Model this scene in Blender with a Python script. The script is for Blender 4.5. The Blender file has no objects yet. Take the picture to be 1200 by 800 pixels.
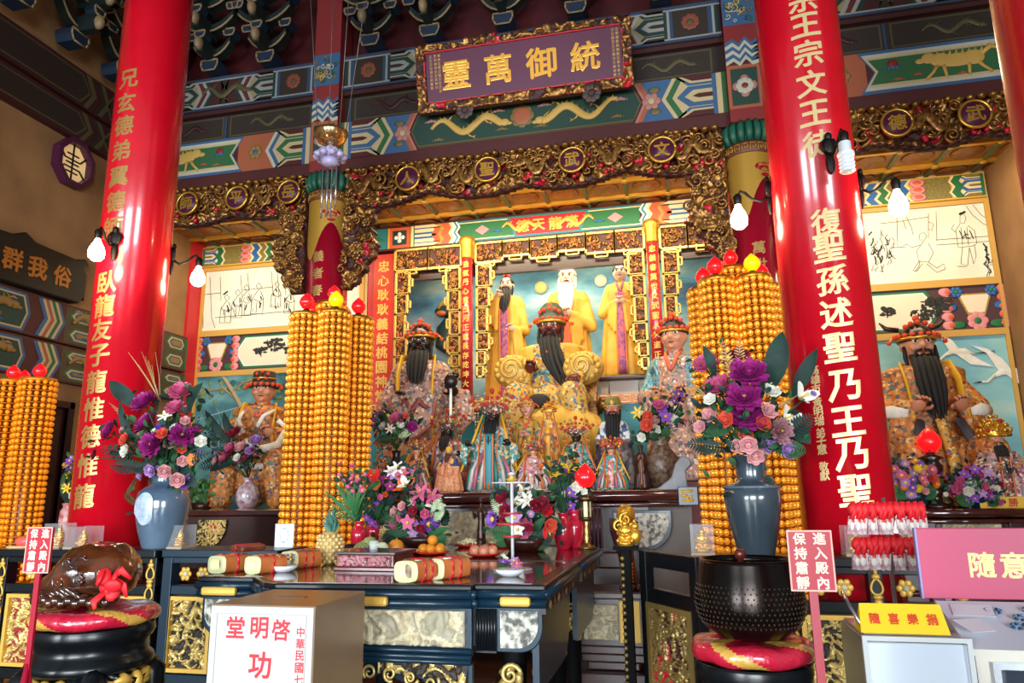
import bpy, bmesh, math, random
from mathutils import Vector as V, Matrix, Quaternion, noise
PI = math.pi
sc = bpy.context.scene
COL = sc.collection
random.seed(7)

# ---------------------------------------------------------------- camera
FPX, PITCH, YAW, ROLL, EYE = 845.23, math.radians(11.8906), math.radians(12.8039), math.radians(-.72897), 1.5
_f = V((-math.sin(YAW)*math.cos(PITCH), math.cos(YAW)*math.cos(PITCH), math.sin(PITCH)))
_r = V((math.cos(YAW), math.sin(YAW), 0)); _u = _r.cross(_f)
_r, _u = _r*math.cos(ROLL)+_u*math.sin(ROLL), _u*math.cos(ROLL)-_r*math.sin(ROLL)
cam = bpy.data.cameras.new('camera'); cam.sensor_width = 36; cam.lens = FPX/1200*36
cam.clip_start = .05
co = bpy.data.objects.new('camera', cam); COL.objects.link(co); sc.camera = co
co.matrix_world = Matrix(((_r.x, _u.x, -_f.x, 0), (_r.y, _u.y, -_f.y, 0), (_r.z, _u.z, -_f.z, EYE), (0, 0, 0, 1)))
def at(px, py, Y):                    # the point of the room seen at photo pixel (px, py) that stands at depth Y
    d = _f+_r*((px-600)/FPX)-_u*((py-400)/FPX)
    return V((0, 0, EYE))+d*(Y/d.y)
def atz(px, py, Z):
    d = _f+_r*((px-600)/FPX)-_u*((py-400)/FPX)
    return V((0, 0, EYE))+d*((Z-EYE)/d.z)

# ---------------------------------------------------------------- light and exposure
sc.view_settings.view_transform = 'Standard'; sc.view_settings.look = 'None'
sc.view_settings.exposure = 0.0; sc.view_settings.gamma = 1; sc.view_settings.use_curve_mapping = False
w = bpy.data.worlds.new('daylight'); sc.world = w; w.use_nodes = True
w.node_tree.nodes['Background'].inputs[0].default_value = (.80, .90, 1.0, 1)
w.node_tree.nodes['Background'].inputs[1].default_value = .35
def lamp(kind, name, loc, energy, color=(1, 1, 1), size=1, sizey=None, aim=None, rad=.05, spread=None):
    L = bpy.data.lights.new(name, kind); L.energy = energy; L.color = color
    if kind == 'AREA':
        L.size = size
        if sizey: L.shape = 'RECTANGLE'; L.size_y = sizey
    elif kind == 'POINT': L.shadow_soft_size = rad
    if spread: L.spread = math.radians(spread)
    o = bpy.data.objects.new(name, L); COL.objects.link(o); o.location = loc
    if aim is not None: o.rotation_euler = (V(aim)-V(loc)).to_track_quat('-Z', 'Y').to_euler()
    return o
DAY = (.86, .94, 1.0)
lamp('AREA', 'daylight_through_left_doorway', (-8.6, -12, 2.3), 500, DAY, 4.6, 4.2, (-4.4, 6, .6), spread=85)
lamp('AREA', 'daylight_through_middle_doorway', (-.4, -12, 2.3), 560, DAY, 6.0, 4.2, (-1.2, 6, 0), spread=85)
lamp('AREA', 'daylight_through_right_doorway', (9.2, -11, 2.3), 500, DAY, 4.6, 4.2, (0, 6, .6), spread=85)
WARM = (1, .80, .52)  # warm fills with no visible lamp, added to brighten altar, bays and niche
lamp('AREA', 'altar_fill_light', (-1.69, 8.55, 5.35), 150, WARM, 4.6, .25, (-1.69, 10.0, 2.9))
lamp('AREA', 'left_bay_fill_light', (-6.0, 8.6, 5.3), 45, WARM, 2.4, .25, (-6.0, 10.0, 2.9))
lamp('AREA', 'right_bay_fill_light', (2.7, 8.6, 5.3), 60, WARM, 2.4, .25, (2.7, 10.0, 2.9))
lamp('AREA', 'niche_fill_light', (-1.69, 10.25, 5.05), 70, (1, .86, .62), 3.8, .3, (-1.69, 10.9, 3.4))

# ---------------------------------------------------------------- materials
def lin(c):
    if isinstance(c, str): c = [int(c[i:i+2], 16)/255 for i in (0, 2, 4)]
    return tuple(x/12.92 if x <= .04045 else ((x+.055)/1.055)**2.4 for x in c)+(1,)
MATS = {}
def M(name, c, rough=.5, metal=0, c2=None, scale=8, bump=0, bscale=40, emit=0, ecol=None, alpha=1, coat=0, contrast=.15, spec=.5, trans=0):
    if name in MATS: return MATS[name]
    m = bpy.data.materials.new(name); m.use_nodes = True; nt = m.node_tree; b = nt.nodes['Principled BSDF']
    b.inputs['Roughness'].default_value = rough; b.inputs['Metallic'].default_value = metal
    b.inputs['Specular IOR Level'].default_value = spec
    b.inputs['Coat Weight'].default_value = coat; b.inputs['Coat Roughness'].default_value = .06
    b.inputs['Alpha'].default_value = alpha; b.inputs['Transmission Weight'].default_value = trans
    b.inputs['Base Color'].default_value = lin(c)
    tc = nt.nodes.new('ShaderNodeTexCoord')
    if c2:
        n = nt.nodes.new('ShaderNodeTexNoise'); n.inputs['Scale'].default_value = scale; n.inputs['Detail'].default_value = 6
        nt.links.new(tc.outputs['Object'], n.inputs['Vector'])
        r = nt.nodes.new('ShaderNodeValToRGB'); e = r.color_ramp.elements
        e[0].position = .5-contrast; e[0].color = lin(c); e[1].position = .5+contrast; e[1].color = lin(c2)
        nt.links.new(n.outputs[0], r.inputs[0]); nt.links.new(r.outputs[0], b.inputs['Base Color'])
    if bump:
        n = nt.nodes.new('ShaderNodeTexNoise'); n.inputs['Scale'].default_value = bscale; n.inputs['Detail'].default_value = 4
        nt.links.new(tc.outputs['Object'], n.inputs['Vector'])
        k = nt.nodes.new('ShaderNodeBump'); k.inputs['Strength'].default_value = bump; k.inputs['Distance'].default_value = .02
        nt.links.new(n.outputs[0], k.inputs['Height']); nt.links.new(k.outputs[0], b.inputs['Normal'])
    if emit:
        b.inputs['Emission Color'].default_value = lin(ecol or c); b.inputs['Emission Strength'].default_value = emit
    MATS[name] = m
    return m
def brocade(name, cols, scale=30, rough=.55, metal=0.0):          # embroidered cloth: small cells of several thread colours
    if name in MATS: return MATS[name]
    m = bpy.data.materials.new(name); m.use_nodes = True; nt = m.node_tree; b = nt.nodes['Principled BSDF']
    b.inputs['Roughness'].default_value = rough; b.inputs['Metallic'].default_value = metal
    tc = nt.nodes.new('ShaderNodeTexCoord')
    nz = nt.nodes.new('ShaderNodeTexNoise'); nz.inputs['Scale'].default_value = scale*.6; nz.inputs['Detail'].default_value = 2
    mx = nt.nodes.new('ShaderNodeMixRGB'); mx.inputs[0].default_value = .04
    nt.links.new(tc.outputs['Object'], nz.inputs['Vector']); nt.links.new(tc.outputs['Object'], mx.inputs[1]); nt.links.new(nz.outputs[1], mx.inputs[2])
    v = nt.nodes.new('ShaderNodeTexVoronoi'); v.inputs['Scale'].default_value = scale
    nt.links.new(mx.outputs[0], v.inputs['Vector'])
    r = nt.nodes.new('ShaderNodeValToRGB'); r.color_ramp.interpolation = 'CONSTANT'; e = r.color_ramp.elements
    while len(e) < len(cols): e.new(.5)
    for i, c in enumerate(cols): e[i].position = i/len(cols); e[i].color = lin(c)
    sep = nt.nodes.new('ShaderNodeSeparateColor'); nt.links.new(v.outputs['Color'], sep.inputs[0])
    nt.links.new(sep.outputs[0], r.inputs[0]); nt.links.new(r.outputs[0], b.inputs['Base Color'])
    k = nt.nodes.new('ShaderNodeBump'); k.inputs['Strength'].default_value = .4; k.inputs['Distance'].default_value = .01
    nt.links.new(v.outputs['Distance'], k.inputs['Height']); nt.links.new(k.outputs[0], b.inputs['Normal'])
    MATS[name] = m
    return m

RED = M('red_lacquer', 'c80a20', .24, coat=.55, c2='ba081c', scale=3)
REDP = M('red_paint', 'c3202a', .4); MAROON = M('maroon_paint', '4a1214', .45, c2='3a0e12', scale=5)
GOLD = M('gold_leaf', 'dba63c', .32, .75, bump=.15, bscale=25); GOLDP = M('gold_paint', 'd9ac4a', .45, .25)
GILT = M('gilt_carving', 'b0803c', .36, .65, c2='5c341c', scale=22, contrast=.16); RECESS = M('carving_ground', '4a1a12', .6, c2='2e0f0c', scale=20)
RUBY = M('ruby_paint', 'c01430', .3); DKBROWN = M('dark_brown_wood', '2b1410', .3, c2='3a1a12', scale=6)
BLACK = M('black_lacquer', '0b1014', .3, coat=.1, spec=.35); BLUEBLK = M('blue_black_lacquer', '0e2838', .32, coat=.12, spec=.35)
WOODRED = M('polished_brown_wood', '4c2420', .12, coat=.6, c2='3a1815', scale=4)
IVORY = M('ivory_relief', 'd8cba8', .5, c2='a89a78', scale=18, bump=.4, bscale=30)
PAPER = M('mural_paper', 'e6e3d0', .7, c2='dcd8c0', scale=3); INK = M('ink', '2a2a26', .8)
CREAM = M('cream_paint', 'e3cf9c', .6); GREEN = M('green_paint', '1c6a3a', .5); DKGREEN = M('dark_green_paint', '123c34', .5, c2='0e2c2a', scale=6)
BLUE = M('blue_paint', '1f5fa0', .5); WHITE = M('white_paint', 'e8e8e4', .5); ORANGE = M('orange_paint', 'cf5a34', .5); OCHRE = M('ochre_paint', 'b8923c', .5, c2='9a7a2c', scale=30)
TEAL = M('teal_paint', '1c7a84', .5); PINK = M('pink_paint', 'd98a8c', .5); OLIVE = M('olive_paint', '8a7c3a', .5, c2='6a6030', scale=40)
DIMBROWN = M('dark_brown_painting', '3c2a20', .6, c2='1c1614', scale=5); PLUM = M('plum_board', '4c1838', .4)  # brown ground of the painted boards, mottled darker at random
PLASTER = M('ochre_plaster', '9c7448', .8, c2='83603c', scale=1.6, bump=.1); CREAMWALL = M('cream_plaster', 'dcc795', .7)
FLOORM = M('floor_tile', '5a3e34', .25, c2='6e5040', scale=3)
ORCHRE = M('frame_ochre', 'c79a48', .5)
SKIN = M('painted_skin', 'c98a68', .4); PALE = M('pale_skin', 'e0b896', .4); DARKSKIN = M('black_face_lacquer', '241a18', .3); REDSKIN = M('red_brown_face_lacquer', '5a2018', .28)
HAIR = M('black_hair', '0c0b0c', .7, bump=.5, bscale=60); WHITEHAIR = M('white_hair', 'eee2cc', .7, bump=.4, bscale=60)
EYEW = M('eye_white', 'e6e0d4', .4); POMO = M('orange_pompom', 'd8481c', .8, bump=.6, bscale=80); POMR = M('red_pompom', 'b02a22', .8, bump=.6, bscale=80)
YSASH = M('yellow_ribbon', 'd8a41c', .5); OSASH = M('orange_ribbon', 'd06a2c', .5)
LEAFG = M('leaf_green', '1c3e24', .65, c2='2a5230', scale=14, spec=.25); DKLEAF = M('dark_leaf', '10241f', .6, c2='1a3830', scale=10, spec=.25); PALELEAF = M('pale_leaf', '8aa878', .5, c2='b8c4a0', scale=20)
FERN = M('fern_green', '285c30', .6, spec=.3); STRAW = M('straw', 'a88a58', .7)
MAG = M('magenta_petal', 'a2207a', .55, c2='7a1a60', scale=18); PNK = M('pink_petal', 'd2668e', .55, c2='bc4a76', scale=18); ROSE = M('blush_petal', 'dca6a4', .55, c2='c8888c', scale=18)
CORAL = M('coral_petal', 'd2543c', .55); WHT = M('white_petal', 'e9e4dc', .55, c2='d8d8c4', scale=15); LIL = M('lilac_petal', 'b48cc4', .55, c2='9c74b4', scale=18)
PUR = M('purple_petal', '6a2c9c', .55, c2='8a50b8', scale=18); CRIM = M('crimson_petal', '8c1830', .55); YEL = M('yellow_petal', 'e0b828', .55); ORG = M('orange_petal', 'e0701c', .55); REDPET = M('red_petal', 'd01c20', .5)
SIGNRED = M('sign_red', 'ac1028', .45); SIGNLET = M('sign_lettering', 'f0dcc0', .6)

# ---------------------------------------------------------------- mesh helpers
def rot_to(d): return V((0, 0, 1)).rotation_difference(V(d).normalized()).to_matrix()
class MB:
    def __init__(s): s.v = []; s.f = []; s.m = []; s.s = []
    def add(s, vs, fs, mi=0, sm=False):
        o = len(s.v); s.v += [tuple(p) for p in vs]
        for f in fs: s.f.append(tuple(i+o for i in f)); s.m.append(mi); s.s.append(sm)
        return s
    def box(s, x0, x1, y0, y1, z0, z1, mi=0, R=None, c=None):
        vs = [(x, y, z) for z in (z0, z1) for y in (y0, y1) for x in (x0, x1)]
        if R is not None:
            c = V(c) if c is not None else V(((x0+x1)/2, (y0+y1)/2, (z0+z1)/2)); vs = [c+R@(V(p)-c) for p in vs]
        return s.add(vs, [(0, 2, 3, 1), (4, 5, 7, 6), (0, 1, 5, 4), (2, 6, 7, 3), (0, 4, 6, 2), (1, 3, 7, 5)], mi)
    def prism(s, pts, y0, y1, mi=0):                 # outline in x, z pushed through y
        n = len(pts); vs = [(p[0], y0, p[1]) for p in pts]+[(p[0], y1, p[1]) for p in pts]
        a = sum(pts[i][0]*pts[(i+1) % n][1]-pts[(i+1) % n][0]*pts[i][1] for i in range(n))
        fr = tuple(range(n)); bk = tuple(range(2*n-1, n-1, -1)); sd = [(i, i+n, (i+1) % n+n, (i+1) % n) for i in range(n)]
        if a < 0: fr = fr[::-1]; bk = bk[::-1]; sd = [q[::-1] for q in sd]
        return s.add(vs, [fr, bk]+sd, mi)
    def slab(s, pts, z0, z1, mi=0):                  # outline in x, y pushed through z
        t = MB().prism(pts, z0, z1, mi); return s.add([(p[0], p[2], p[1]) for p in t.v], [f[::-1] for f in t.f], mi)
    def tube(s, pts, r, n=8, mi=0, flat=1, cap=True, sm=True):
        pts = [V(p) for p in pts]; k = len(pts); rs = r if isinstance(r, (list, tuple)) else [r]*k
        vs = []; up = None
        for i, p in enumerate(pts):
            t = (pts[min(i+1, k-1)]-pts[max(i-1, 0)])
            t = t.normalized() if t.length > 1e-9 else V((0, 0, 1))
            if up is None:
                up = V((0, 1, 0)) if abs(t.y) < .9 else V((1, 0, 0))
            a = t.cross(up).normalized(); b = a.cross(t).normalized(); up = b
            for j in range(n):
                q = 2*PI*j/n; vs.append(p+a*(math.cos(q)*rs[i])+b*(math.sin(q)*rs[i]*flat))
        fs = [(i*n+j, i*n+(j+1) % n, (i+1)*n+(j+1) % n, (i+1)*n+j) for i in range(k-1) for j in range(n)]
        if cap: fs += [tuple(range(n))[::-1], tuple(range((k-1)*n, k*n))]
        return s.add(vs, fs, mi, sm)
    def lathe(s, prof, c=(0, 0, 0), n=24, mi=0, sx=1, sy=1, sm=True, fold=0, nf=9, ph=0, R=None):
        vs = []; c = V(c)
        for r, z in prof:
            for j in range(n):
                q = 2*PI*j/n; k = r*(1+fold*math.cos(nf*q+ph)) if fold else r
                p = V((math.cos(q)*k*sx, math.sin(q)*k*sy, z)); vs.append(c+(R@p if R is not None else p))
        k = len(prof)
        fs = [(i*n+j, i*n+(j+1) % n, (i+1)*n+(j+1) % n, (i+1)*n+j) for i in range(k-1) for j in range(n)]
        fs += [tuple(range(n))[::-1], tuple(range((k-1)*n, k*n))]
        return s.add(vs, fs, mi, sm)
    def ell(s, c, r, nu=12, nv=8, mi=0, R=None):
        if not isinstance(r, (list, tuple)): r = (r, r, r)
        c = V(c); vs = []
        for i in range(1, nv):
            a = PI*i/nv
            for j in range(nu):
                b = 2*PI*j/nu; p = V((r[0]*math.sin(a)*math.cos(b), r[1]*math.sin(a)*math.sin(b), r[2]*math.cos(a)))
                vs.append(c+(R@p if R is not None else p))
        top = V((0, 0, r[2])); vs += [c+(R@top if R is not None else top), c-(R@top if R is not None else top)]
        n0 = (nv-1)*nu
        fs = [(i*nu+j, (i+1)*nu+j, (i+1)*nu+(j+1) % nu, i*nu+(j+1) % nu) for i in range(nv-2) for j in range(nu)]
        fs += [(n0, j, (j+1) % nu) for j in range(nu)]+[(n0+1, (nv-2)*nu+(j+1) % nu, (nv-2)*nu+j) for j in range(nu)]
        return s.add(vs, fs, mi, True)
    def cap(s, p0, p1, r0, r1, n=10, mi=0):           # tapering limb with round ends
        p0 = V(p0); p1 = V(p1); s.tube([p0, p1], [r0, r1], n, mi); s.ell(p0, r0, n, 6, mi); s.ell(p1, r1, n, 6, mi); return s
    def text(s, chars, place, mi=0, G=None):      # place(k, x, y, d) -> point; x, y in glyph units about the glyph's centre
        for k, ch in enumerate(chars):
            if ch == ' ': continue
            vs, fs = (G or GL)[ch]; s.add([place(k, p[0], p[1], p[2]) for p in vs], fs, mi)
        return s
    def xf(s, Mx): s.v = [tuple(Mx@V(p)) for p in s.v]; return s
    def join(s, o, off=(0, 0, 0), mi=None):
        s.add([V(p)+V(off) for p in o.v], o.f, 0); k = len(o.f)
        s.m[-k:] = o.m if mi is None else [mi]*k; s.s[-k:] = o.s; return s
    def mesh(s, name, mats):
        me = bpy.data.meshes.new(name); me.from_pydata(s.v, [], s.f)
        for m in (mats if isinstance(mats, (list, tuple)) else [mats]): me.materials.append(m)
        me.polygons.foreach_set('material_index', s.m); me.polygons.foreach_set('use_smooth', s.s); me.update()
        return me
    def build(s, name, mats, parent=None, bevel=0, seg=2):
        return link(name, s.mesh(name, mats), parent, bevel, seg)
LINKED = []
def link(name, me, parent=None, bevel=0, seg=2):
    o = bpy.data.objects.new(name, me); COL.objects.link(o); LINKED.append((name, o))
    if parent is not None: o.parent = parent
    if bevel:
        b = o.modifiers.new('edge', 'BEVEL'); b.width = bevel; b.segments = seg; b.limit_method = 'ANGLE'
    return o
def tag(o, label, cat, group=None, kind=None):
    o['label'] = label; o['category'] = cat
    if group: o['group'] = group
    if kind: o['kind'] = kind
    return o
def thing(name, label, cat, loc=(0, 0, 0), rz=0, group=None):
    o = bpy.data.objects.new(name, None); o.empty_display_size = .1; COL.objects.link(o); o.location = loc; o.rotation_euler = (0, 0, rz)
    return tag(o, label, cat, group, 'thing')
def struct(o): o['kind'] = 'structure'; return o
def dup(root, loc, label, rz=None, scale=None, swap=None):
    def cp(o, par):
        c = o.copy(); COL.objects.link(c)
        if par is not None: c.parent = par
        if swap and c.type == 'MESH' and o.data.materials and o.data.materials[0] in swap:
            for sl in range(len(c.material_slots)):
                if o.data.materials[sl] in swap: c.material_slots[sl].link = 'OBJECT'; c.material_slots[sl].material = swap[o.data.materials[sl]]
        for ch in KIDS(o): cp(ch, c)
        return c
    r = cp(root, None); r.location = loc; r['label'] = label
    if rz is not None: r.rotation_euler = (0, 0, rz)
    if scale: r.scale = (scale, scale, scale) if not isinstance(scale, tuple) else scale
    return r
def KIDS(o): return [c for c in o.children]

# ---------------------------------------------------------------- glyphs
CHARS = ''.join(sorted(set('兄玄德弟翼德師臥龍友子龍惟德惟龍父宗王宗文王徒復聖孫述聖乃王乃聖高雄市黃明瑞弟子慧敬獻靈萬御統文武聖人師平岳德武天觀漢忠心耿耿義結桃園神常在間進入殿內保持肅靜啓明堂功中華民國七十隨喜樂捐意結緣王勝群我俗義者春萬世浩氣丹心貫日月正氣長存乾坤大道')))
GL = {}; GLC = {}                       # GLC: the same glyphs cut into narrow strips, for bending round a column
def make_glyphs():
    obs = []
    for ch in CHARS:
        c = bpy.data.curves.new('glyph', 'FONT'); c.body = ch; c.align_x = 'CENTER'; c.align_y = 'CENTER'
        c.resolution_u = 2; c.extrude = .03; c.bevel_depth = 0 if ch == '御' else .024; c.bevel_resolution = 0
        o = bpy.data.objects.new('glyph', c); COL.objects.link(o); obs.append((ch, o, c))
    dg = bpy.context.evaluated_depsgraph_get()
    for ch, o, c in obs:
        me = bpy.data.meshes.new_from_object(o.evaluated_get(dg))
        vs = [v.co.copy() for v in me.vertices]
        xs = [p.x for p in vs]; ys = [p.y for p in vs]; cx = (min(xs)+max(xs))/2; cy = (min(ys)+max(ys))/2
        k = 1/max(max(xs)-min(xs), max(ys)-min(ys))
        GL[ch] = ([((p.x-cx)*k, (p.y-cy)*k, p.z) for p in vs], [tuple(f.vertices) for f in me.polygons])
        if ch == '御':                         # drawn without the outline thickening: lay shifted copies over it instead
            v0, f0 = GL[ch]; n0 = len(v0); GL[ch] = ([(p[0]+a, p[1]+b, p[2]*(1.5+.1*i)) for i, (a, b) in enumerate(((0, 0), (.03, .0), (-.02, .02), (.0, -.03))) for p in v0], [tuple(q+n0*i for q in f) for i in range(4) for f in f0])
        bm = bmesh.new(); bm.from_mesh(me)
        for i in range(-5, 6): bmesh.ops.bisect_plane(bm, geom=bm.verts[:]+bm.edges[:]+bm.faces[:], plane_co=(cx+i*.09/k, 0, 0), plane_no=(1, 0, 0))
        GLC[ch] = ([((v.co.x-cx)*k, (v.co.y-cy)*k+(v.co.x-cx)*k*.1, v.co.z) for v in bm.verts], [tuple(v.index for v in f.verts) for f in bm.faces] if not bm.verts.index_update() else 0); bm.free()
        bpy.data.meshes.remove(me); bpy.data.objects.remove(o); bpy.data.curves.remove(c)
make_glyphs()
def flat_text(mb, chars, pos, size, Y, mi=0, depth=.25):     # upright characters facing the room's front; pos = list of (x, z)
    return mb.text(chars, lambda k, x, y, d: (pos[k][0]+x*size, Y-(d+.04)*size*depth, pos[k][1]+y*size), mi)

# ---------------------------------------------------------------- carved relief panels
def relief(mb, x0, x1, z0, z1, inside, Y, amp=.09, res=.025, seed=0, freq=4.5, thick=.05, ruby=.12):
    nx = max(2, int((x1-x0)/res)); nz = max(2, int((z1-z0)/res))
    idx = {}; H = {}
    def hh(i, j):
        x = x0+(x1-x0)*i/nx; z = z0+(z1-z0)*j/nz
        p = V((x*freq+seed*7.3, z*freq, seed*3.1)); q = noise.noise_vector(p*.7)*1.3
        a = 1-abs(noise.noise(p*1.0+q))*2.6; b = 1-abs(noise.noise(p*2.3+q*1.7+V((9, 4, 2))))*2.4
        return x, z, max(0, .62*max(a, 0)+.45*max(b, 0))
    def vid(i, j):
        if (i, j) not in idx:
            x, z, h = hh(i, j); idx[i, j] = len(vs); vs.append((x, Y-amp*h, z)); H[i, j] = h
        return idx[i, j]
    vs = []; F = {0: [], 1: [], 2: []}; edge = {}
    for i in range(nx):
        for j in range(nz):
            if not inside(x0+(x1-x0)*(i+.5)/nx, z0+(z1-z0)*(j+.5)/nz): continue
            q = (vid(i, j), vid(i+1, j), vid(i+1, j+1), vid(i, j+1)); h = (H[i, j]+H[i+1, j+1]+H[i+1, j]+H[i, j+1])/4
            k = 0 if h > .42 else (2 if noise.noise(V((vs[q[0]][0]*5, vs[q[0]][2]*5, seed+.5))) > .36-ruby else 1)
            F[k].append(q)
            for a, b in zip(q, q[1:]+q[:1]):
                if (b, a) in edge: del edge[b, a]
                else: edge[a, b] = 1
    base = len(vs); back = {}
    for a, b in edge:
        for c in (a, b):
            if c not in back: back[c] = len(vs); vs.append((vs[c][0], Y+thick, vs[c][2]))
        F[1].append((b, a, back[a], back[b]))
    o = len(mb.v); mb.v += vs
    for k, L in F.items():
        for f in L: mb.f.append(tuple(i+o for i in f)); mb.m.append(k); mb.s.append(True)
    return mb
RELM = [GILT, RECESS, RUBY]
def spiral(mb, cx, cz, r, Y, turns=1.4, w=.02, ph=0, mi=0, sgn=1):
    pts = []; n = int(14*turns)
    for i in range(n+1):
        t = i/n; a = ph+sgn*turns*2*PI*t; q = r*(1-.85*t); pts.append((cx+math.cos(a)*q, Y-.02*t, cz+math.sin(a)*q))
    return mb.tube(pts, [w*(1-.4*i/n) for i in range(n+1)], 6, mi)
def dragon(mb, cx, cz, L, H, Y, mi=0, flip=1, waves=1.6, seed=0):
    n = 30; P = []; R = []
    for i in range(n+1):
        t = i/n; P.append((cx+flip*L*(t-.5), Y, cz+H*.32*math.sin(t*waves*2*PI+seed)*(1-.3*t))); R.append(H*.13*(.35+.9*math.sin(PI*min(t*.62+.06, 1))))
    mb.tube(P, R, 8, mi, .35)
    hx, _, hz = P[-1]; mb.ell((hx+flip*H*.08, Y, hz+H*.04), (H*.2, H*.06, H*.15), 10, 6, mi); mb.ell((hx+flip*H*.26, Y, hz-H*.02), (H*.13, H*.05, H*.07), 8, 5, mi)
    for k in (-1, 1): mb.tube([(hx, Y, hz+H*.1), (hx-flip*H*.2, Y, hz+H*(.2+.1*k)), (hx-flip*H*.32, Y, hz+H*(.22+.16*k))], [H*.03, H*.02, .004], 5, mi, .5)
    for t in (.25, .5, .75):
        x, _, z = P[int(n*t)]
        for k in (-1, 1):
            mb.tube([(x, Y, z), (x+flip*H*.14, Y, z-H*.2*k), (x+flip*H*.26, Y, z-H*.26*k)], [H*.05, H*.035, H*.015], 5, mi, .5)
            for c in (-1, 0, 1): mb.tube([(x+flip*H*.25, Y, z-H*.26*k), (x+flip*H*.36, Y, z-H*(.26*k+.07*c))], [H*.02, .004], 4, mi, .5)
    for i in range(2, n-1, 2):
        x, _, z = P[i]; mb.tube([(x, Y, z+R[i]*.8), (x-flip*H*.04, Y, z+R[i]+H*.1)], [H*.035, .004], 4, mi, .5)
    return mb
def beast(mb, cx, cz, L, H, Y, mi=0, f=1):                  # running maned beast in flat gilt relief
    E = lambda x, z, a, b: mb.ell((cx+f*x*L, Y, cz+z*H), (a*L, .012, b*H), 12, 7, mi)
    E(0, .02, .27, .2); E(-.2, .04, .15, .22); E(.22, .08, .14, .2); E(.36, .16, .1, .16); E(.47, .1, .07, .08)
    for x, dx in ((-.25, -.16), (-.14, .02), (.18, -.02), (.26, .16)): mb.tube([(cx+f*x*L, Y, cz-.08*H), (cx+f*(x+dx*.4)*L, Y, cz-.26*H), (cx+f*(x+dx)*L, Y, cz-.44*H)], [H*.07, H*.045, H*.04], 6, mi, .3)
    mb.tube([(cx-f*.3*L, Y, cz+.1*H), (cx-f*.42*L, Y, cz+.3*H), (cx-f*.52*L, Y, cz+.22*H), (cx-f*.58*L, Y, cz+.4*H)], [H*.06, H*.08, H*.06, H*.01], 6, mi, .3)
    for i in range(9): x = -.3+.08*i; mb.tube([(cx+f*x*L, Y, cz+.16*H), (cx+f*(x-.03)*L, Y, cz+.36*H)], [H*.05, .003], 5, mi, .3)
    return mb
def cloud(mb, cx, cz, s, Y, mi=0):
    for dx, dz, r in ((-.5, 0, .3), (0, .12, .38), (.5, 0, .3), (.95, -.1, .16), (-.95, -.08, .16)): mb.ell((cx+dx*s, Y, cz+dz*s), (r*s, .008, r*s*.8), 10, 6, mi)
    return mb

# ================================================================ the room shell
XL, XR, XC, R_COL = -7.5, 4.12, -1.69, .275
fm = FLOORM.node_tree; bt = fm.nodes.new('ShaderNodeTexBrick'); tc = fm.nodes.new('ShaderNodeTexCoord')
bt.inputs['Scale'].default_value = 1.6; bt.offset = 0; bt.inputs['Brick Width'].default_value = .5; bt.inputs['Row Height'].default_value = .5; bt.inputs['Mortar Size'].default_value = .012
bt.inputs['Color1'].default_value = lin('6a4a3a'); bt.inputs['Color2'].default_value = lin('59392c'); bt.inputs['Mortar'].default_value = lin('2c1e1a')
fm.links.new(tc.outputs['Object'], bt.inputs['Vector']); fm.links.new(bt.outputs[0], fm.nodes['Principled BSDF'].inputs['Base Color'])
struct(MB().box(XL-.2, XR+.2, -5, 11.4, -.2, 0).build('floor', FLOORM))
struct(MB().box(XL-.2, XR+.2, -1, 11.4, 8.805, 9.0).build('ceiling', MAROON))
wl = MB().box(XL-.2, XL, 2.0, 7.0, 0, 8.8).box(XL-.2, XL, 7.0, 7.62, 2.62, 8.8).box(XL-.2, XL, 7.62, 11.4, 0, 8.8)
struct(wl.build('wall_left', PLASTER))
struct(MB().box(XR, XR+.2, 2.6, 11.4, 0, 8.8).build('wall_right', PLASTER))
struct(MB().box(XL, -4.55, 10.0, 10.2, 0, 5.6).build('wall_back', CREAMWALL))
struct(MB().box(1.17, XR, 10.0, 10.2, 0, 5.6).build('wall_back', CREAMWALL))
struct(MB().box(XL, XR, 8.48, 8.7, 5.62, 8.8).build('wall_above_beam', MAROON))
# the coffered ceiling between the inner columns and the back wall
cof = M('coffer_panel', '8a5a26', .45, .25, c2='a87434', scale=6); rib = M('coffer_rib', 'd2a03c', .35, .5); stl = M('coffer_line', '5a6a4a', .5)
k = MB().box(XL, XR, 8.4, 11.3, 5.58, 5.64, 0)
for y in (8.5, 9.06, 9.62, 10.18, 10.74): k.box(XL, XR, y-.03, y+.03, 5.535, 5.58, 1)
x = XL+.28
while x < XR:
    k.box(x-.02, x+.02, 8.42, 11.3, 5.55, 5.58, 2)
    for y in (8.5, 9.06, 9.62): k.ell((x, y, 5.535), (.05, .05, .018), 8, 5, 1); k.lathe([(.19, 5.57), (.17, 5.558), (.001, 5.562)], (x+.28, y+.28, 0), 20, 3)
    x += .56
struct(k.build('ceiling_coffers', [cof, rib, stl, M('coffer_roundel', '96642c', .4, .3, c2='7a4a1e', scale=18)]))
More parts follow.
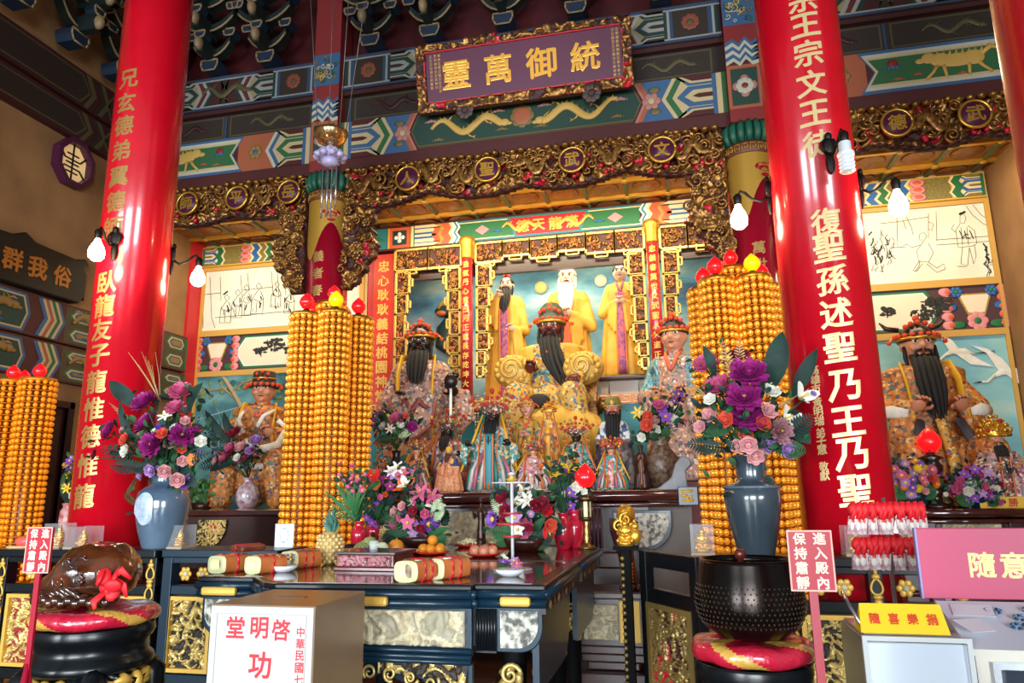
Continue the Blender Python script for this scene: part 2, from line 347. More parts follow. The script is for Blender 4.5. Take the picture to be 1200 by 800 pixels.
# door in the left wall, window above
d = MB().box(XL-.12, XL-.04, 7.0, 7.62, 0, 2.62, 0)
for (a, b) in ((.2, .9), (1.0, 1.7), (1.8, 2.5)): d.box(XL-.04, XL-.02, 7.08, 7.54, a, b, 1)
door = struct(d.build('door_1', [DKBROWN, M('door_panel', '3c2019', .4)]))
f = MB()
for y0, y1, z0, z1 in ((6.93, 7.0, 0, 2.7), (7.62, 7.69, 0, 2.7), (6.93, 7.69, 2.62, 2.7)): f.box(XL-.05, XL+.03, y0, y1, z0, z1)
struct(f.build('door_frame', DKBROWN, door))
win_g = M('amber_window_glass', 'e8c088', .4, emit=.45, ecol='f0c888')
def oct(r, c=(0, 0), k=1.0): return [(c[0]+r*math.cos(PI/8+i*PI/4), c[1]+k*r*math.sin(PI/8+i*PI/4)) for i in range(8)]
toL = Matrix.Translation((XL, 0, 0))@Matrix.Rotation(PI/2, 4, 'Z')     # draw facing the front, turn onto the left wall
wc = (7.2, 5.76)
o8 = struct(MB().prism(oct(.24, wc, 1.12), -.03, 0, 0).xf(toL).build('window_1', win_g))
fr = MB(); a, b = oct(.245, wc, 1.12), oct(.305, wc, 1.12)
for i in range(8): j = (i+1) % 8; fr.prism([a[i], a[j], b[j], b[i]], -.12, 0, 0)
for p, q in (((0, -.26), (0, .26)), ((-.09, .12), (.09, .12)), ((-.1, 0), (.1, 0)), ((-.09, -.12), (.09, -.12)), ((-.2, .14), (-.12, .05)), ((-.12, .05), (.12, .05)), ((.12, .05), (.2, .14)), ((-.2, -.14), (-.12, -.06)), ((-.12, -.06), (.12, -.06)), ((.12, -.06), (.2, -.14))):
    fr.tube([(wc[0]+p[0], -.04, wc[1]+p[1]), (wc[0]+q[0], -.04, wc[1]+q[1])], .012, 5, 1)
struct(fr.xf(toL).build('window_frame', [PLUM, BLACK], o8))
struct(MB().box(XL, XL+.05, 9.66, 9.98, 0, 5.58).build('trim_1', REDP))

# ================================================================ painted beams
BM = [GREEN, WHITE, BLUE, ORANGE, GOLDP, MAROON, DKGREEN, PINK, OCHRE, TEAL, CREAM, REDP, DIMBROWN, OLIVE, BLACK]
gG, gW, gB, gO, gY, gM, gD, gP, gC, gT, gK, gR, gN, gV, gX = range(15)
DIM = [M('shaded_'+m.name, c, .6) for m, c in zip(BM, ('24422c', '8e8c84', '24405c', '7a4028', '8a6c34', '3a1412', '14302c', '8a5a54', '6e5a2c', '1c4a50', '8c7c58', '5c1c1c', '2c2018', '4e4628', '14110e'))]   # the same paints with the dimness under the roof put into the colour
MID = [M('half_shaded_'+m.name, c, .55) for m, c in zip(BM, ('2a5c34', 'b4b09c', '34587c', '9c5434', 'c09a4c', '481614', '1c3c30', 'a87068', '8a6c34', '2a6a70', 'b8a478', '7c2222', '4a3c24', '6a5c30', '1a1612'))]  # the same paints again, a milder dimness mixed into each colour
def hexp(mb, x0, x1, z0, z1, Y, layers, l=0, r=0):      # nested pointed panels; layers = [(inset, colour)], l / r = depth of the point at either end
    for k, (i, c) in enumerate(layers):
        zm = (z0+z1)/2; f = 1-2*i/(z1-z0)
        mb.prism([(x0+i, z0+i), (x1-i, z0+i), (x1-i+r*f, zm), (x1-i, z1-i), (x0+i, z1-i), (x0+i-l*f, zm)], Y-.003*(k+1), Y, c)
def chev(mb, x, w, z0, z1, Y, c, d, n=1, k=1):             # zigzag band
    P = []; Q = []
    for i in range(2*n+1):
        z = z0+(z1-z0)*i/(2*n); o = d if i % 2 else 0; P.append((x+o, z)); Q.append((x+w+o, z))
    for i in range(2*n): mb.prism([P[i], Q[i], Q[i+1], P[i+1]], Y-.003*k, Y, c)
def vstripes(mb, x, ws, z0, z1, Y):
    for w_, c in ws: mb.box(x, x+w_, Y-.005, Y, z0, z1, c); x += w_
    return x
def blossom(mb, cx, cz, r, Y, c=gP, c2=gK, n=6):
    for i in range(n):
        a = 2*PI*i/n; mb.ell((cx+math.cos(a)*r*.6, Y, cz+math.sin(a)*r*.6), (r*.38, .007, r*.38), 8, 5, c)
    mb.ell((cx, Y-.003, cz), (r*.35, .008, r*.35), 8, 5, c2)
def mirror(mb, xc, k0):                                     # append the mirror image of what was added since k0=(nv, nf)
    nv, nf = k0; o = len(mb.v)-nv; n2 = len(mb.f)
    mb.v += [(2*xc-p[0], p[1], p[2]) for p in mb.v[nv:]]
    for i in range(nf, n2): mb.f.append(tuple(j+o for j in mb.f[i])[::-1]); mb.m.append(mb.m[i]); mb.s.append(mb.s[i])
def mark(mb): return len(mb.v), len(mb.f)
def lobes(mb, x0, x1, z0, z1, Y, d, cols):                  # nested hexagon lobes half cut by a zigzag, as on both ends of a beam
    z3 = [(z0-(z1-z0)*.27, z0+(z1-z0)*.23), (z0+(z1-z0)*.25, z0+(z1-z0)*.75), (z0+(z1-z0)*.77, z1+(z1-z0)*.27)]
    mb.box(x0, x1+.02, Y-.002, Y, z0, z1, gK)
    for i, (a, b) in enumerate(z3):
        a = max(a, z0); b = min(b, z1); h = b-a; m = h*.22
        for k, (q, c) in enumerate(zip((0, .3, .62), cols)):
            e = d*(1-q*.4)
            if i == 1: hexp(mb, x0, x1-d-m*k, a+m*k*.9, b-m*k*.9, Y-.003*k, [(0, c)], 0, d*(1-k*.25))
            elif i == 0: mb.prism([(x0, a), (x1-m*k*1.3, a), (x1-d-m*k, b-m*k), (x0, b-m*k)], Y-.003*(k+2), Y, c)
            else: mb.prism([(x0, b), (x0, a+m*k), (x1-d-m*k, a+m*k), (x1-m*k*1.3, b)], Y-.003*(k+2), Y, c)
BY = 8.18
def main_beam_end(mb, x, z0, z1, Y, s=1):                   # from the column towards the dragon panel; x grows to the right
    x = vstripes(mb, x, ((.05, gG), (.06, gK), (.05, gB)), z0, z1, Y)
    lobes(mb, x, x+.42, z0, z1, Y, .14, (gB, gK, gM)); x += .42
    for c, w_ in ((gK, .05), (gG, .08), (gK, .05)): chev(mb, x-.14, w_, z0, z1, Y, c, .14, 1, 2); x += w_
    mb.box(x-.14, x+.34, Y-.002, Y, z0, z1, gB); blossom(mb, x+.12, (z0+z1)/2, .12, Y-.008); mb.ell((x+.08, Y-.006, z0+.12), (.07, .006, .04), 8, 5, gV); mb.ell((x+.08, Y-.006, z1-.12), (.07, .006, .04), 8, 5, gV)
    for c, w_ in ((gO, .06), (gP, .03), (gM, .03)): chev(mb, x+.24, w_, z0, z1, Y, c, -.12, 1, 3); x += w_
    return x+.13
def beam_body(x0, x1, z0, z1, soff=.17): return MB().box(x0, x1, BY, 8.46, z0-soff, z1, gM)
Z0, Z1 = 5.87, 6.42
# middle bay
b = beam_body(-4.19, .81, Z0, Z1); k0 = mark(b); xe = main_beam_end(b, -4.18, Z0+.01, Z1-.01, BY)
mirror(b, XC, k0)
hexp(b, xe+.06, 2*XC-xe-.06, Z0+.03, Z1-.03, BY, [(0, gN), (.025, gV), (.035, gD)], .1, .1)
dragon(b, -2.42, 6.14, .95, .34, BY-.016, gY, 1); dragon(b, -.96, 6.14, .95, .34, BY-.016, gY, -1, seed=1)
b.ell((XC, BY-.014, 6.17), (.12, .012, .12), 14, 8, gO); blossom(b, XC, 6.17, .17, BY-.011, gV, gO, 8)
for i, (x, z) in enumerate(((-2.0, 6.28), (-1.95, 6.02), (-1.4, 6.28), (-1.45, 6.0), (-2.9, 6.25), (-.5, 6.0), (-.45, 6.22), (-2.8, 5.98))): cloud(b, x, z, .08, BY-.013, (gP, gV)[i % 2])
tag(b.build('painted_beam', MID), 'long dark green painted beam with two gold dragons under the plum plaque', 'beam', 'painted beams', 'thing')
# side bays
for side in (-1, 1):
    b = beam_body(-7.48, -4.57, Z0, Z1)
    z0, z1 = Z0+.01, Z1-.01; x = -4.58
    x2 = x
    b2 = MB(); x = vstripes(b2, 0, ((.05, gB), (.06, gK), (.05, gB)), z0, z1, BY)
    lobes(b2, x, x+.4, z0, z1, BY, .14, (gG, gK, gM)); x += .4
    for c, w_ in ((gK, .05), (gB, .06), (gW, .05)): chev(b2, x-.14, w_, z0, z1, BY, c, .14, 1, 2); x += w_
    b2.box(x-.14, x+.42, BY-.002, BY, z0, z1, gO); blossom(b2, x+.15, (z0+z1)/2, .11, BY-.01, gC, gB)
    xs = x+.34; hexp(b2, xs, 3.0, z0, z1, BY-.003, [(0, gB), (.04, gW), (.08, gK), (.11, gG)], .16 if 0 else -.16, 0)
    beast(b2, xs+1.02, 6.16, .8, .42, BY-.02, gY, -1); b2.ell((xs+.36, BY-.02, 6.22), (.055, .01, .055), 10, 6, gR); cloud(b2, xs+.36, 6.17, .09, BY-.02, gB)
    for x, z in ((.4, 6.02), (.6, 6.05), (1.05, 6.0), (1.5, 6.02), (1.6, 6.28)): cloud(b2, xs+x, z, .06, BY-.02, (gO, gB)[int(x*10) % 2])
    b2.xf(Matrix.Translation((-4.58, 0, 0))@Matrix.Scale(-1, 4, (1, 0, 0))); b2.f = [f[::-1] for f in b2.f]
    b2.v = [(max(p[0], -7.47), p[1], p[2]) for p in b2.v]
    b.join(b2)
    if side > 0: b.v = [(2*XC-p[0], p[1], p[2]) for p in b.v]; b.f = [f[::-1] for f in b.f]
    tag(b.build('painted_beam', MID), ['green painted beam with a gold beast and orange chevrons over the left bay', 'green painted beam with a gold beast and blue border over the right bay'][side > 0], 'beam', 'painted beams', 'thing')
# upper boards in shaded colours
def dim_board(x0, x1, label):
    b = MB().box(x0, x1, 8.3, 8.47, 6.42, 6.88, gN).box(x0, x1, 8.22, 8.3, 6.84, 6.9, gM).box(x0, x1, 8.28, 8.3, 6.44, 6.47, gV)
    n = int((x1-x0)/1.2)
    for i in range(n):
        a = x0+.1+(x1-x0-.2)*i/n; c = x0+.1+(x1-x0-.2)*(i+1)/n
        hexp(b, a+.05, c-.05, 6.5, 6.82, 8.3, [(0, gV), (.02, gN)], 0, 0)
        dragon(b, (a+c)/2, 6.66, .6, .2, 8.29, gV if i % 2 else gM, 1)
        b.box(a-.03, a, 8.292, 8.3, 6.48, 6.82, gB)
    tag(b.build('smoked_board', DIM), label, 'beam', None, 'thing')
dim_board(-7.48, -4.55, 'brown painted board in shaded colours above the left bay beam'); dim_board(-4.2, .82, 'brown painted board in shaded colours behind the lower edge of the plaque'); dim_board(1.16, 4.1, 'brown painted board in shaded colours above the right bay beam')
def upper_beam(x0, x1, label):
    b = MB().box(x0, x1, 8.2, 8.47, 6.9, 7.42, gM); z0, z1 = 6.93, 7.39; L = x1-x0
    b.box(x0, x1, 8.19, 8.2, 7.36, 7.4, gB).box(x0, x1, 8.188, 8.2, 7.34, 7.36, gW).box(x0, x1, 8.19, 8.2, 6.91, 6.94, gB).box(x0, x1, 8.188, 8.2, 6.94, 6.96, gW)
    k0 = mark(b); x = vstripes(b, x0+.02, ((.05, gD), (.03, gW), (.05, gB)), z0, z1, 8.2)
    b.box(x, x+.42, 8.197, 8.2, z0, z1, gN); blossom(b, x+.21, 7.16, .12, 8.19, gO, gV, 9); x += .42
    x = vstripes(b, x, ((.04, gB), (.03, gW), (.04, gD)), z0, z1, 8.2)
    lobes(b, x, x+.36, z0, z1, 8.2, .12, (gD, gW, gN)); x += .36
    for c in (gW, gR, gW, gD): chev(b, x-.1, .05, z0, z1, 8.2, c, .12, 1, 3); x += .06
    mirror(b, (x0+x1)/2, k0)
    hexp(b, x+.1, x1-(x-x0)-.1, z0+.03, z1-.03, 8.2, [(0, gX), (.02, gN)], -.1, -.1); dragon(b, (x0+x1)/2, 7.16, min(1.2, L-2.2), .26, 8.19, gV, 1)
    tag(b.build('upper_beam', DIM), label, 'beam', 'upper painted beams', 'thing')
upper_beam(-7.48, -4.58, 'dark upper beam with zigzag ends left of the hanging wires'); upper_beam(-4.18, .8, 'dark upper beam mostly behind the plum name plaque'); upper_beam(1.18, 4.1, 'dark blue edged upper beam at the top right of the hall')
# painted beams at the back wall over the murals and the niche
def back_beam_side(sgn):
    b = MB().box(-7.45, -4.55, 9.9, 9.998, 5.18, 5.52, gY); Y = 9.9; z0, z1 = 5.2, 5.5; x = -7.44
    b.box(x, x+.04, Y-.004, Y, z0, z1, gG); x += .04
    lobes(b, x, x+.26, z0, z1, Y, .08, (gB, gK, gV)); x += .2
    for c, w_ in ((gG, .1), (gK, .03)): chev(b, x, w_, z0, z1, Y, c, .05, 2, 3); x += w_
    b.box(x+.02, x+.42, Y-.003, Y, z0, z1, gV); x += .4
    for j in range(3): b.ell((x+.02, Y-.01, z0+.05+.1*j), (.1, .008, .055), 10, 6, gP); b.ell((x+.02, Y-.014, z0+.05+.1*j), (.06, .008, .03), 10, 6, gO)
    x += .08
    for c, w_ in ((gK, .04), (gB, .1), (gK, .04), (gV, .08), (gK, .03), (gG, .09), (gK, .04), (gB, .1), (gK, .04)): chev(b, x, w_, z0, z1, Y, c, .06, 2, 3); x += w_
    b.box(x+.06, -4.57, Y-.002, Y, z0, z1, gO); b.box(x, -4.57, Y-.004, Y, z0, z0+.03, gB); b.box(x, -4.57, Y-.004, Y, z1-.03, z1, gB); b.box(x, -4.57, Y-.004, Y, z0+.03, z0+.045, gW); b.box(x, -4.57, Y-.004, Y, z1-.045, z1-.03, gW)
    dragon(b, x+.6, 5.35, .85, .26, Y-.012, gC, 1); dragon(b, x+1.5, 5.35, .7, .26, Y-.012, gC, -1)
    if sgn > 0: b.v = [(2*XC-p[0], p[1], p[2]) for p in b.v]; b.f = [f[::-1] for f in b.f]
    tag(b.build('painted_lintel', BM), ['painted lintel with blue and green zigzags above the left paper mural', 'painted lintel with orange dragons and zigzags above the right paper mural'][sgn > 0], 'beam', 'painted lintels', 'thing')
back_beam_side(-1); back_beam_side(1)
b = MB().box(-4.55, 1.17, 9.88, 10.05, 5.17, 5.56, gM); Y = 9.88; z0, z1 = 5.2, 5.53; k0 = mark(b); x = -4.5
b.box(x, x+.3, Y-.003, Y, z0, z1, gT); cloud(b, x+.15, 5.36, .1, Y-.006, gG); x += .31
b.box(x, x+.03, Y-.004, Y, z0, z1, gY); x += .03
b.box(x, x+.33, Y-.003, Y, z0, z1, gO).box(x+.05, x+.28, Y-.006, Y, z0+.05, z1-.05, gD); blossom(b, x+.165, 5.365, .09, Y-.011, gW, gW, 4); x += .34
x = vstripes(b, x, ((.02, gY), (.03, gK), (.02, gG)), z0, z1, Y)
lobes(b, x, x+.36, z0, z1, Y, -.08, (gK, gB, gK)); x += .27
for c, w_ in ((gO, .1), (gC, .05), (gO, .12), (gK, .04), (gW, .04), (gT, .03), (gW, .03)): chev(b, x, w_, z0, z1, Y, c, .05, 2, 3); x += w_
b.box(x+.04, -1.9, Y-.002, Y, z0, z1, gG); b.box(x, -1.9, Y-.004, Y, z0, z0+.025, gT); b.box(x, -1.9, Y-.004, Y, z1-.025, z1, gT); b.box(x, -1.9, Y-.004, Y, z0+.025, z0+.04, gK); b.box(x, -1.9, Y-.004, Y, z1-.04, z1-.025, gK)
b.prism([(x+.28, 5.365), (x+.39, 5.29), (x+.5, 5.365), (x+.39, 5.44)], Y-.008, Y, gP); cloud(b, x+.62, 5.33, .07, Y-.006, gB); dragon(b, x+.95, 5.37, .5, .2, Y-.008, gY, 1)
mirror(b, XC, k0)
b.prism([(-2.3, z1), (-1.08, z1), (-1.2, z0), (-2.18, z0)], Y-.006, Y, gT).prism([(-2.26, z1-.03), (-1.12, z1-.03), (-1.23, z0+.03), (-2.15, z0+.03)], Y-.01, Y, gR)
nb = tag(b.build('painted_lintel', BM), 'green and red painted lintel with four gold characters over the central niche', 'beam', 'painted lintels', 'thing')
flat_text(MB(), '德天龍漢', [(-2.06, 5.365), (-1.82, 5.365), (-1.57, 5.365), (-1.32, 5.365)], .2, Y-.012).build('lettering', GOLDP, nb)

# painted bands on the left wall (built facing the front, turned on to the wall)
def wall_band(y0, y1, z0, z1, label, dim=False, ends=True):
    b = MB().box(y0, y1, -.1, 0, z0, z1, gM); a, c = z0+.02, z1-.02; Y = -.1
    if dim:
        cols = (gN, gV, gM); hexp(b, y0, y1-.95, a+.03, c-.03, Y, [(0, gV), (.02, gN)], 0, .15)
        x = y1-.9
        for q in (gV, gM, gN, gV): chev(b, x, .07, a, c, Y, q, .13, 1, 2); x += .08
        hexp(b, x+.15, y1-.06, a+.05, c-.05, Y, [(0, gV), (.02, gN)], .1, .1); dragon(b, (y0+y1)/2-.4, (a+c)/2, 1.2, .3, Y-.008, gV)
    else:
        x = y1-.04; vstripes(b, x, ((.04, gG),), a, c, Y); b.box(x-.5, x, Y-.002, Y, a, c, gN)
        m = (a+c)/2
        for lo, hi in ((a, m-.012), (m+.012, c)): hexp(b, x-.36, x-.08, lo+.02, hi-.02, Y, [(0, gG), (.02, gK), (.04, gB), (.06, gC)], .09, .07)
        x -= .62
        for q, w_ in ((gB, .05), (gK, .04), (gO, .05), (gK, .04), (gG, .05), (gK, .04), (gB, .04)): chev(b, x-.3, w_, a, c, Y, q, .11, 1, 3); x += w_
        hexp(b, y0, y1-1.12, a, c, Y, [(0, gB), (.03, gK), (.05, gD)], 0, .08); dragon(b, y1-1.75, m, .9, (c-a)*.75, Y-.016, gC, 1, 1.4)
        for i in range(7): cloud(b, y1-1.3-.14*i, (a if i % 2 else c)+(.09 if i % 2 else -.09), .05, Y-.012, (gP, gB)[i % 2])
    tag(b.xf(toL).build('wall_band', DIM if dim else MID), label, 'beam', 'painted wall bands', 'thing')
wall_band(3.5, 7.86, 3.4, 3.9, 'painted band with a gold dragon just under the black wall plaque'); wall_band(3.5, 7.86, 2.92, 3.37, 'lower painted band with zigzag end above the far left golden tower')
wall_band(8.9, 9.64, 3.4, 3.95, 'short painted band on the left wall beside the red post'); wall_band(8.9, 9.64, 2.95, 3.37, 'lower short painted band on the wall right of the left red column')
wall_band(3.0, 8.1, 6.08, 6.5, 'lower wall beam in shaded colours above the octagonal window', True); wall_band(3.0, 8.1, 6.55, 7.05, 'upper wall beam in shaded colours below the corner brackets', True)

# ================================================================ bracket sets under the roof
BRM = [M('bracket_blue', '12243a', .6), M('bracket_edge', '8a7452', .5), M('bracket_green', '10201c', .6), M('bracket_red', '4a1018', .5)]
def blk(mb, x, y, z, s, c=0):      # cup-shaped block with a gold edge
    mb.prism([(x-s*.7, z), (x+s*.7, z), (x+s, z+s*.6), (x+s, z+s*1.2), (x-s, z+s*1.2), (x-s, z+s*.6)], y-s, y+s, c)
    for p, q in (((-.7, 0), (.7, 0)), ((.7, 0), (1, .6)), ((1, .6), (1, 1.2)), ((1, 1.2), (-1, 1.2)), ((-1, 1.2), (-1, .6)), ((-1, .6), (-.7, 0))):
        mb.tube([(x+p[0]*s, y-s, z+p[1]*s), (x+q[0]*s, y-s, z+q[1]*s)], .014, 5, 1)
def bracket_set(label, loc, rz=0):
    t = thing('bracket_set', label, 'roof bracket', loc, rz, 'roof bracket sets')
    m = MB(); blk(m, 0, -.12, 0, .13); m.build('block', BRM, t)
    for lv, (hw, z, y) in enumerate(((.29, .2, -.16), (.4, .52, -.28), (.4, .84, -.36))):
        m = MB(); P = []
        for s in (-1, 1):
            arc = [(s*hw*q, z+.02+.2*q**2.4) for q in (0, .3, .55, .75, .9, 1)]
            m.prism([*arc, *[(p[0], p[1]+.1) for p in arc[::-1]]], y-.07, y+.07, 2)
            m.tube([(p[0], y-.07, p[1]) for p in arc], .016, 5, 1)
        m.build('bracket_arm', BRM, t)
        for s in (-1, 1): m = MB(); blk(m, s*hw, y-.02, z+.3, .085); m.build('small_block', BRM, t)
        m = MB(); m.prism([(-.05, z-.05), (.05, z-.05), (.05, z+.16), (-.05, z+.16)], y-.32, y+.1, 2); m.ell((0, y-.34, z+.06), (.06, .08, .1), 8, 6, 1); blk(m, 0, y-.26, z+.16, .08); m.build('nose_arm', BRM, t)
    return t
b0 = bracket_set('dark blue roof bracket set second to the right of the left red column', (-6.2, 8.3, 7.44))
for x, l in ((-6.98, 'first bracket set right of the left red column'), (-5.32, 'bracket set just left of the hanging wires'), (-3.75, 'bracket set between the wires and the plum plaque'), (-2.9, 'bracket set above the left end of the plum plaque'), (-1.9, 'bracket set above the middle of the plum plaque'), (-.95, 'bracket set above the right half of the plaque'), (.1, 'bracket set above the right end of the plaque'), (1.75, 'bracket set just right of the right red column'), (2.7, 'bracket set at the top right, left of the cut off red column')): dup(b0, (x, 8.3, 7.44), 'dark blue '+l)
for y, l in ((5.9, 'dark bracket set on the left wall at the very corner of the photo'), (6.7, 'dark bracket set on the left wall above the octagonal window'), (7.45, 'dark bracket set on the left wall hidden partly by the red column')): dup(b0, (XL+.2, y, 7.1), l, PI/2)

# ================================================================ columns
def col_text(chars, X, Y, R, pys, px, size, back=0):
    zs = [at(px, p, Y-R).z for p in pys]
    def pl(k, x, y, d):
        a = -PI/2+x*size/R; r = R+(d+.03)*size*.12
        return (X+math.cos(a)*r, Y+math.sin(a)*r, zs[k]+y*size)
    return pl, zs
def red_column(X, Y, label, z0=0, z1=8.8):
    t = thing('red_column', label, 'column', (X, Y, 0), 0, None)
    MB().lathe([(R_COL, .3), (R_COL, z1)], n=64).build('shaft', RED, t)
    MB().lathe([(.34, 0), (.42, .06), (.43, .18), (.34, .28), (.29, .3)], n=40).build('stone_base', M('grey_stone', '77736c', .6, c2='8a867c', scale=10), t)
    return t
c1 = red_column(-4.38, 4.95, 'tall red column standing left of the altar with small gold characters')
c2 = red_column(1.0, 4.95, 'tall red column right of the altar with large gold characters')
c3 = red_column(1.0, 1.55, 'plain red column cut off by the right edge of the photo')
GTEXT = M('gilt_lettering', 'e6cc90', .35, .35); GTEXT2 = M('dull_gilt_lettering', 'b08a4c', .35, .5)
def col_lettering(name, t, X, Y, chars, pts, size, mat, dx=0):
    m = MB(); zs = [at(p[0], p[1], Y-R_COL).z for p in pts]
    def pl(k, x, y, d):
        a = -PI/2+(x*size+dx)/R_COL; r = R_COL+(d+.03)*size*.1
        return (math.cos(a)*r, math.sin(a)*r, zs[k]+y*size)
    return m.text(chars, pl, 0, GLC).build(name, mat, t)
col_lettering('lettering', c1, -4.38, 4.95, '兄玄德弟翼德師臥龍友子龍惟德惟龍', [(150, 92), (146, 120), (143, 147), (140, 176), (135, 207), (132, 236), (130, 266), (125, 330), (122, 358), (118, 386), (114, 416), (112, 447), (109, 479), (107, 511), (104, 545), (100, 581)], .185, GTEXT2)
col_lettering('lettering', c2, 1.0, 4.95, '宗王宗文王徒復聖孫述聖乃王乃聖', [(945, -2), (948, 28), (952, 61), (957, 96), (960, 131), (966, 167), (970, 258), (975, 289), (980, 327), (983, 366), (988, 406), (995, 451), (998, 493), (1002, 532), (1006, 574)], .195, GTEXT)
col_lettering('inscription', c2, 1.0, 4.95, '高雄市黃明瑞弟子慧敬獻', [(958, 432), (959, 443), (960, 454), (962, 470), (963, 481), (964, 492), (965, 506), (966, 516), (967, 526), (968, 546), (969, 557)], .06, GTEXT, -.165)
# inner columns: green and white lotus head, key band, gold cloud collar, red shaft
GOLDC = M('gold_collar', 'c79a3e', .35, .45); CRIMS = M('crimson_lacquer', '9c1028', .2, coat=.4)
def inner_column(X, label, chars, pts, dx=0):
    Y = 8.35; t = thing('inner_column', label, 'column', (X, Y, 0)); R = .265
    MB().lathe([(R, .3), (R, 5.3)], n=48).build('shaft', CRIMS, t)
    MB().lathe([(.33, 0), (.4, .06), (.41, .18), (.33, .28), (.28, .3)], n=32).build('stone_base', M('grey_stone', ''), t)
    m = MB(); n = 48; zl = lambda a: 4.72-.22*math.cos(3*a)+.1*abs(math.cos(1.5*a))
    vs = []
    for j in range(n):
        a = 2*PI*j/n; zb = 4.78-.3*max(0, math.cos(3*(a+PI/2+.5)))+.2*max(0, -math.cos(3*(a+PI/2+.5)))
        for q in range(5): z = zb+(5.3-zb)*q/4; vs.append((math.cos(a)*(R+.008), math.sin(a)*(R+.008), z))
    m.add(vs, [(j*5+q, (j+1) % n*5+q, (j+1) % n*5+q+1, j*5+q+1) for j in range(n) for q in range(4)], 0, True)
    for a0 in (-PI/2-.5+PI/3, -PI/2-.5-PI/3):
        for dz, r in ((0, .09), (-.02, .06), (-.1, .04)):
            P = []
            for i in range(12):
                q = 2*PI*i/12; a = a0+math.cos(q)*r*1.3/R; P.append((math.cos(a)*(R+.012), math.sin(a)*(R+.012), 5.12+dz+math.sin(q)*r*.6))
            m.add(P, [tuple(range(12))], 1)
    m.build('cloud_collar', [GOLDC, CRIMS], t)
    m = MB().lathe([(R+.012, 5.3), (R+.02, 5.31), (R+.02, 5.43), (R+.012, 5.44)], n=40)
    for i in range(20):
        a0 = 2*PI*i/20
        for (u0, z0), (u1, z1) in (((0, .02), (0, .1)), ((0, .1), (.7, .1)), ((.7, .1), (.7, .04)), ((.7, .04), (.35, .04)), ((.35, .04), (.35, .07))):
            f_ = lambda u, z: (math.cos(a0+u*.3)*(R+.023), math.sin(a0+u*.3)*(R+.023), 5.31+z)
            m.tube([f_(u0, z0), f_(u1, z1)], .006, 4, 1)
    m.build('key_band', [M('band_brown', '6a3824', .5), GOLDC], t)
    m = MB(); n = 20
    for i in range(n):
        a = 2*PI*i/n
        for rr, c, w_ in ((.275, 0, .045), (.285, 1, .028), (.293, 2, .012)): m.tube([(math.cos(a)*r2*rr/.275, math.sin(a)*r2*rr/.275, z) for r2, z in ((.265, 5.45), (.3, 5.52), (.3, 5.62), (.26, 5.7))], [w_*.8, w_, w_, w_*.7], 6, c)
    m.lathe([(.25, 5.44), (.285, 5.55), (.25, 5.7)], n=24, mi=0)
    m.build('lotus_head', [M('lotus_green', '1c5a44', .5), WHITE, MAROON], t)
    # the square shaft in front of the beams
    P = MB(); w_ = .19
    P.box(-w_, w_, -.26, .1, 5.7, 8.8, gR); y = -.26
    P.box(-w_, w_, y-.003, y, 5.86, 6.42, gO).box(-w_+.04, w_-.04, y-.006, y, 5.9, 6.37, gD); blossom(P, 0, 6.14, .15, y-.01, gP, gB, 4); blossom(P, 0, 6.14, .11, y-.014, gW, gR, 8)
    P.box(-w_, w_, y-.003, y, 6.42, 6.47, gM)
    for j, c in enumerate((gB, gW, gB, gW, gB, gW)):
        z = 6.72-.05*j
        P.prism([(-w_, z-.05), (-w_, z), (-.1, z+.05), (-.03, z-.02), (.04, z+.07), (.11, z-.02), (w_, z+.04), (w_, z-.05), (.11, z-.07), (.04, z+.02), (-.03, z-.07), (-.1, z)], y-.004, y, c)
    P.box(-w_, w_, y-.003, y, 6.95, 7.42, gB)
    for i in range(26): spiral(P, random.uniform(-.15, .15), random.uniform(6.99, 7.38), random.uniform(.025, .06), y-.008, 1.2, .008, random.uniform(0, 6), random.choice((gY, gC, gW, gG)))
    P.build('painted_square_shaft', MID, t)
    m = MB(); zs = [at(p[0], p[1], Y-R).z for p in pts]; size = .15
    m.text(chars, lambda k, x, y, d: (math.cos(-PI/2+(x*size+dx)/R)*(R+.004+d*.02), math.sin(-PI/2+(x*size+dx)/R)*(R+.004+d*.02), zs[k]+y*size), 0, GLC).build('lettering', GTEXT2, t)
    return t
inner_column(-4.38, 'inner column with gold cloud collar behind the hanging incense burner', '義者春', [(372, 300), (370, 320), (368, 340)])
inner_column(1.0, 'inner column with gold cloud collar partly behind the right red column', '萬世', [(899, 289), (897, 309)])

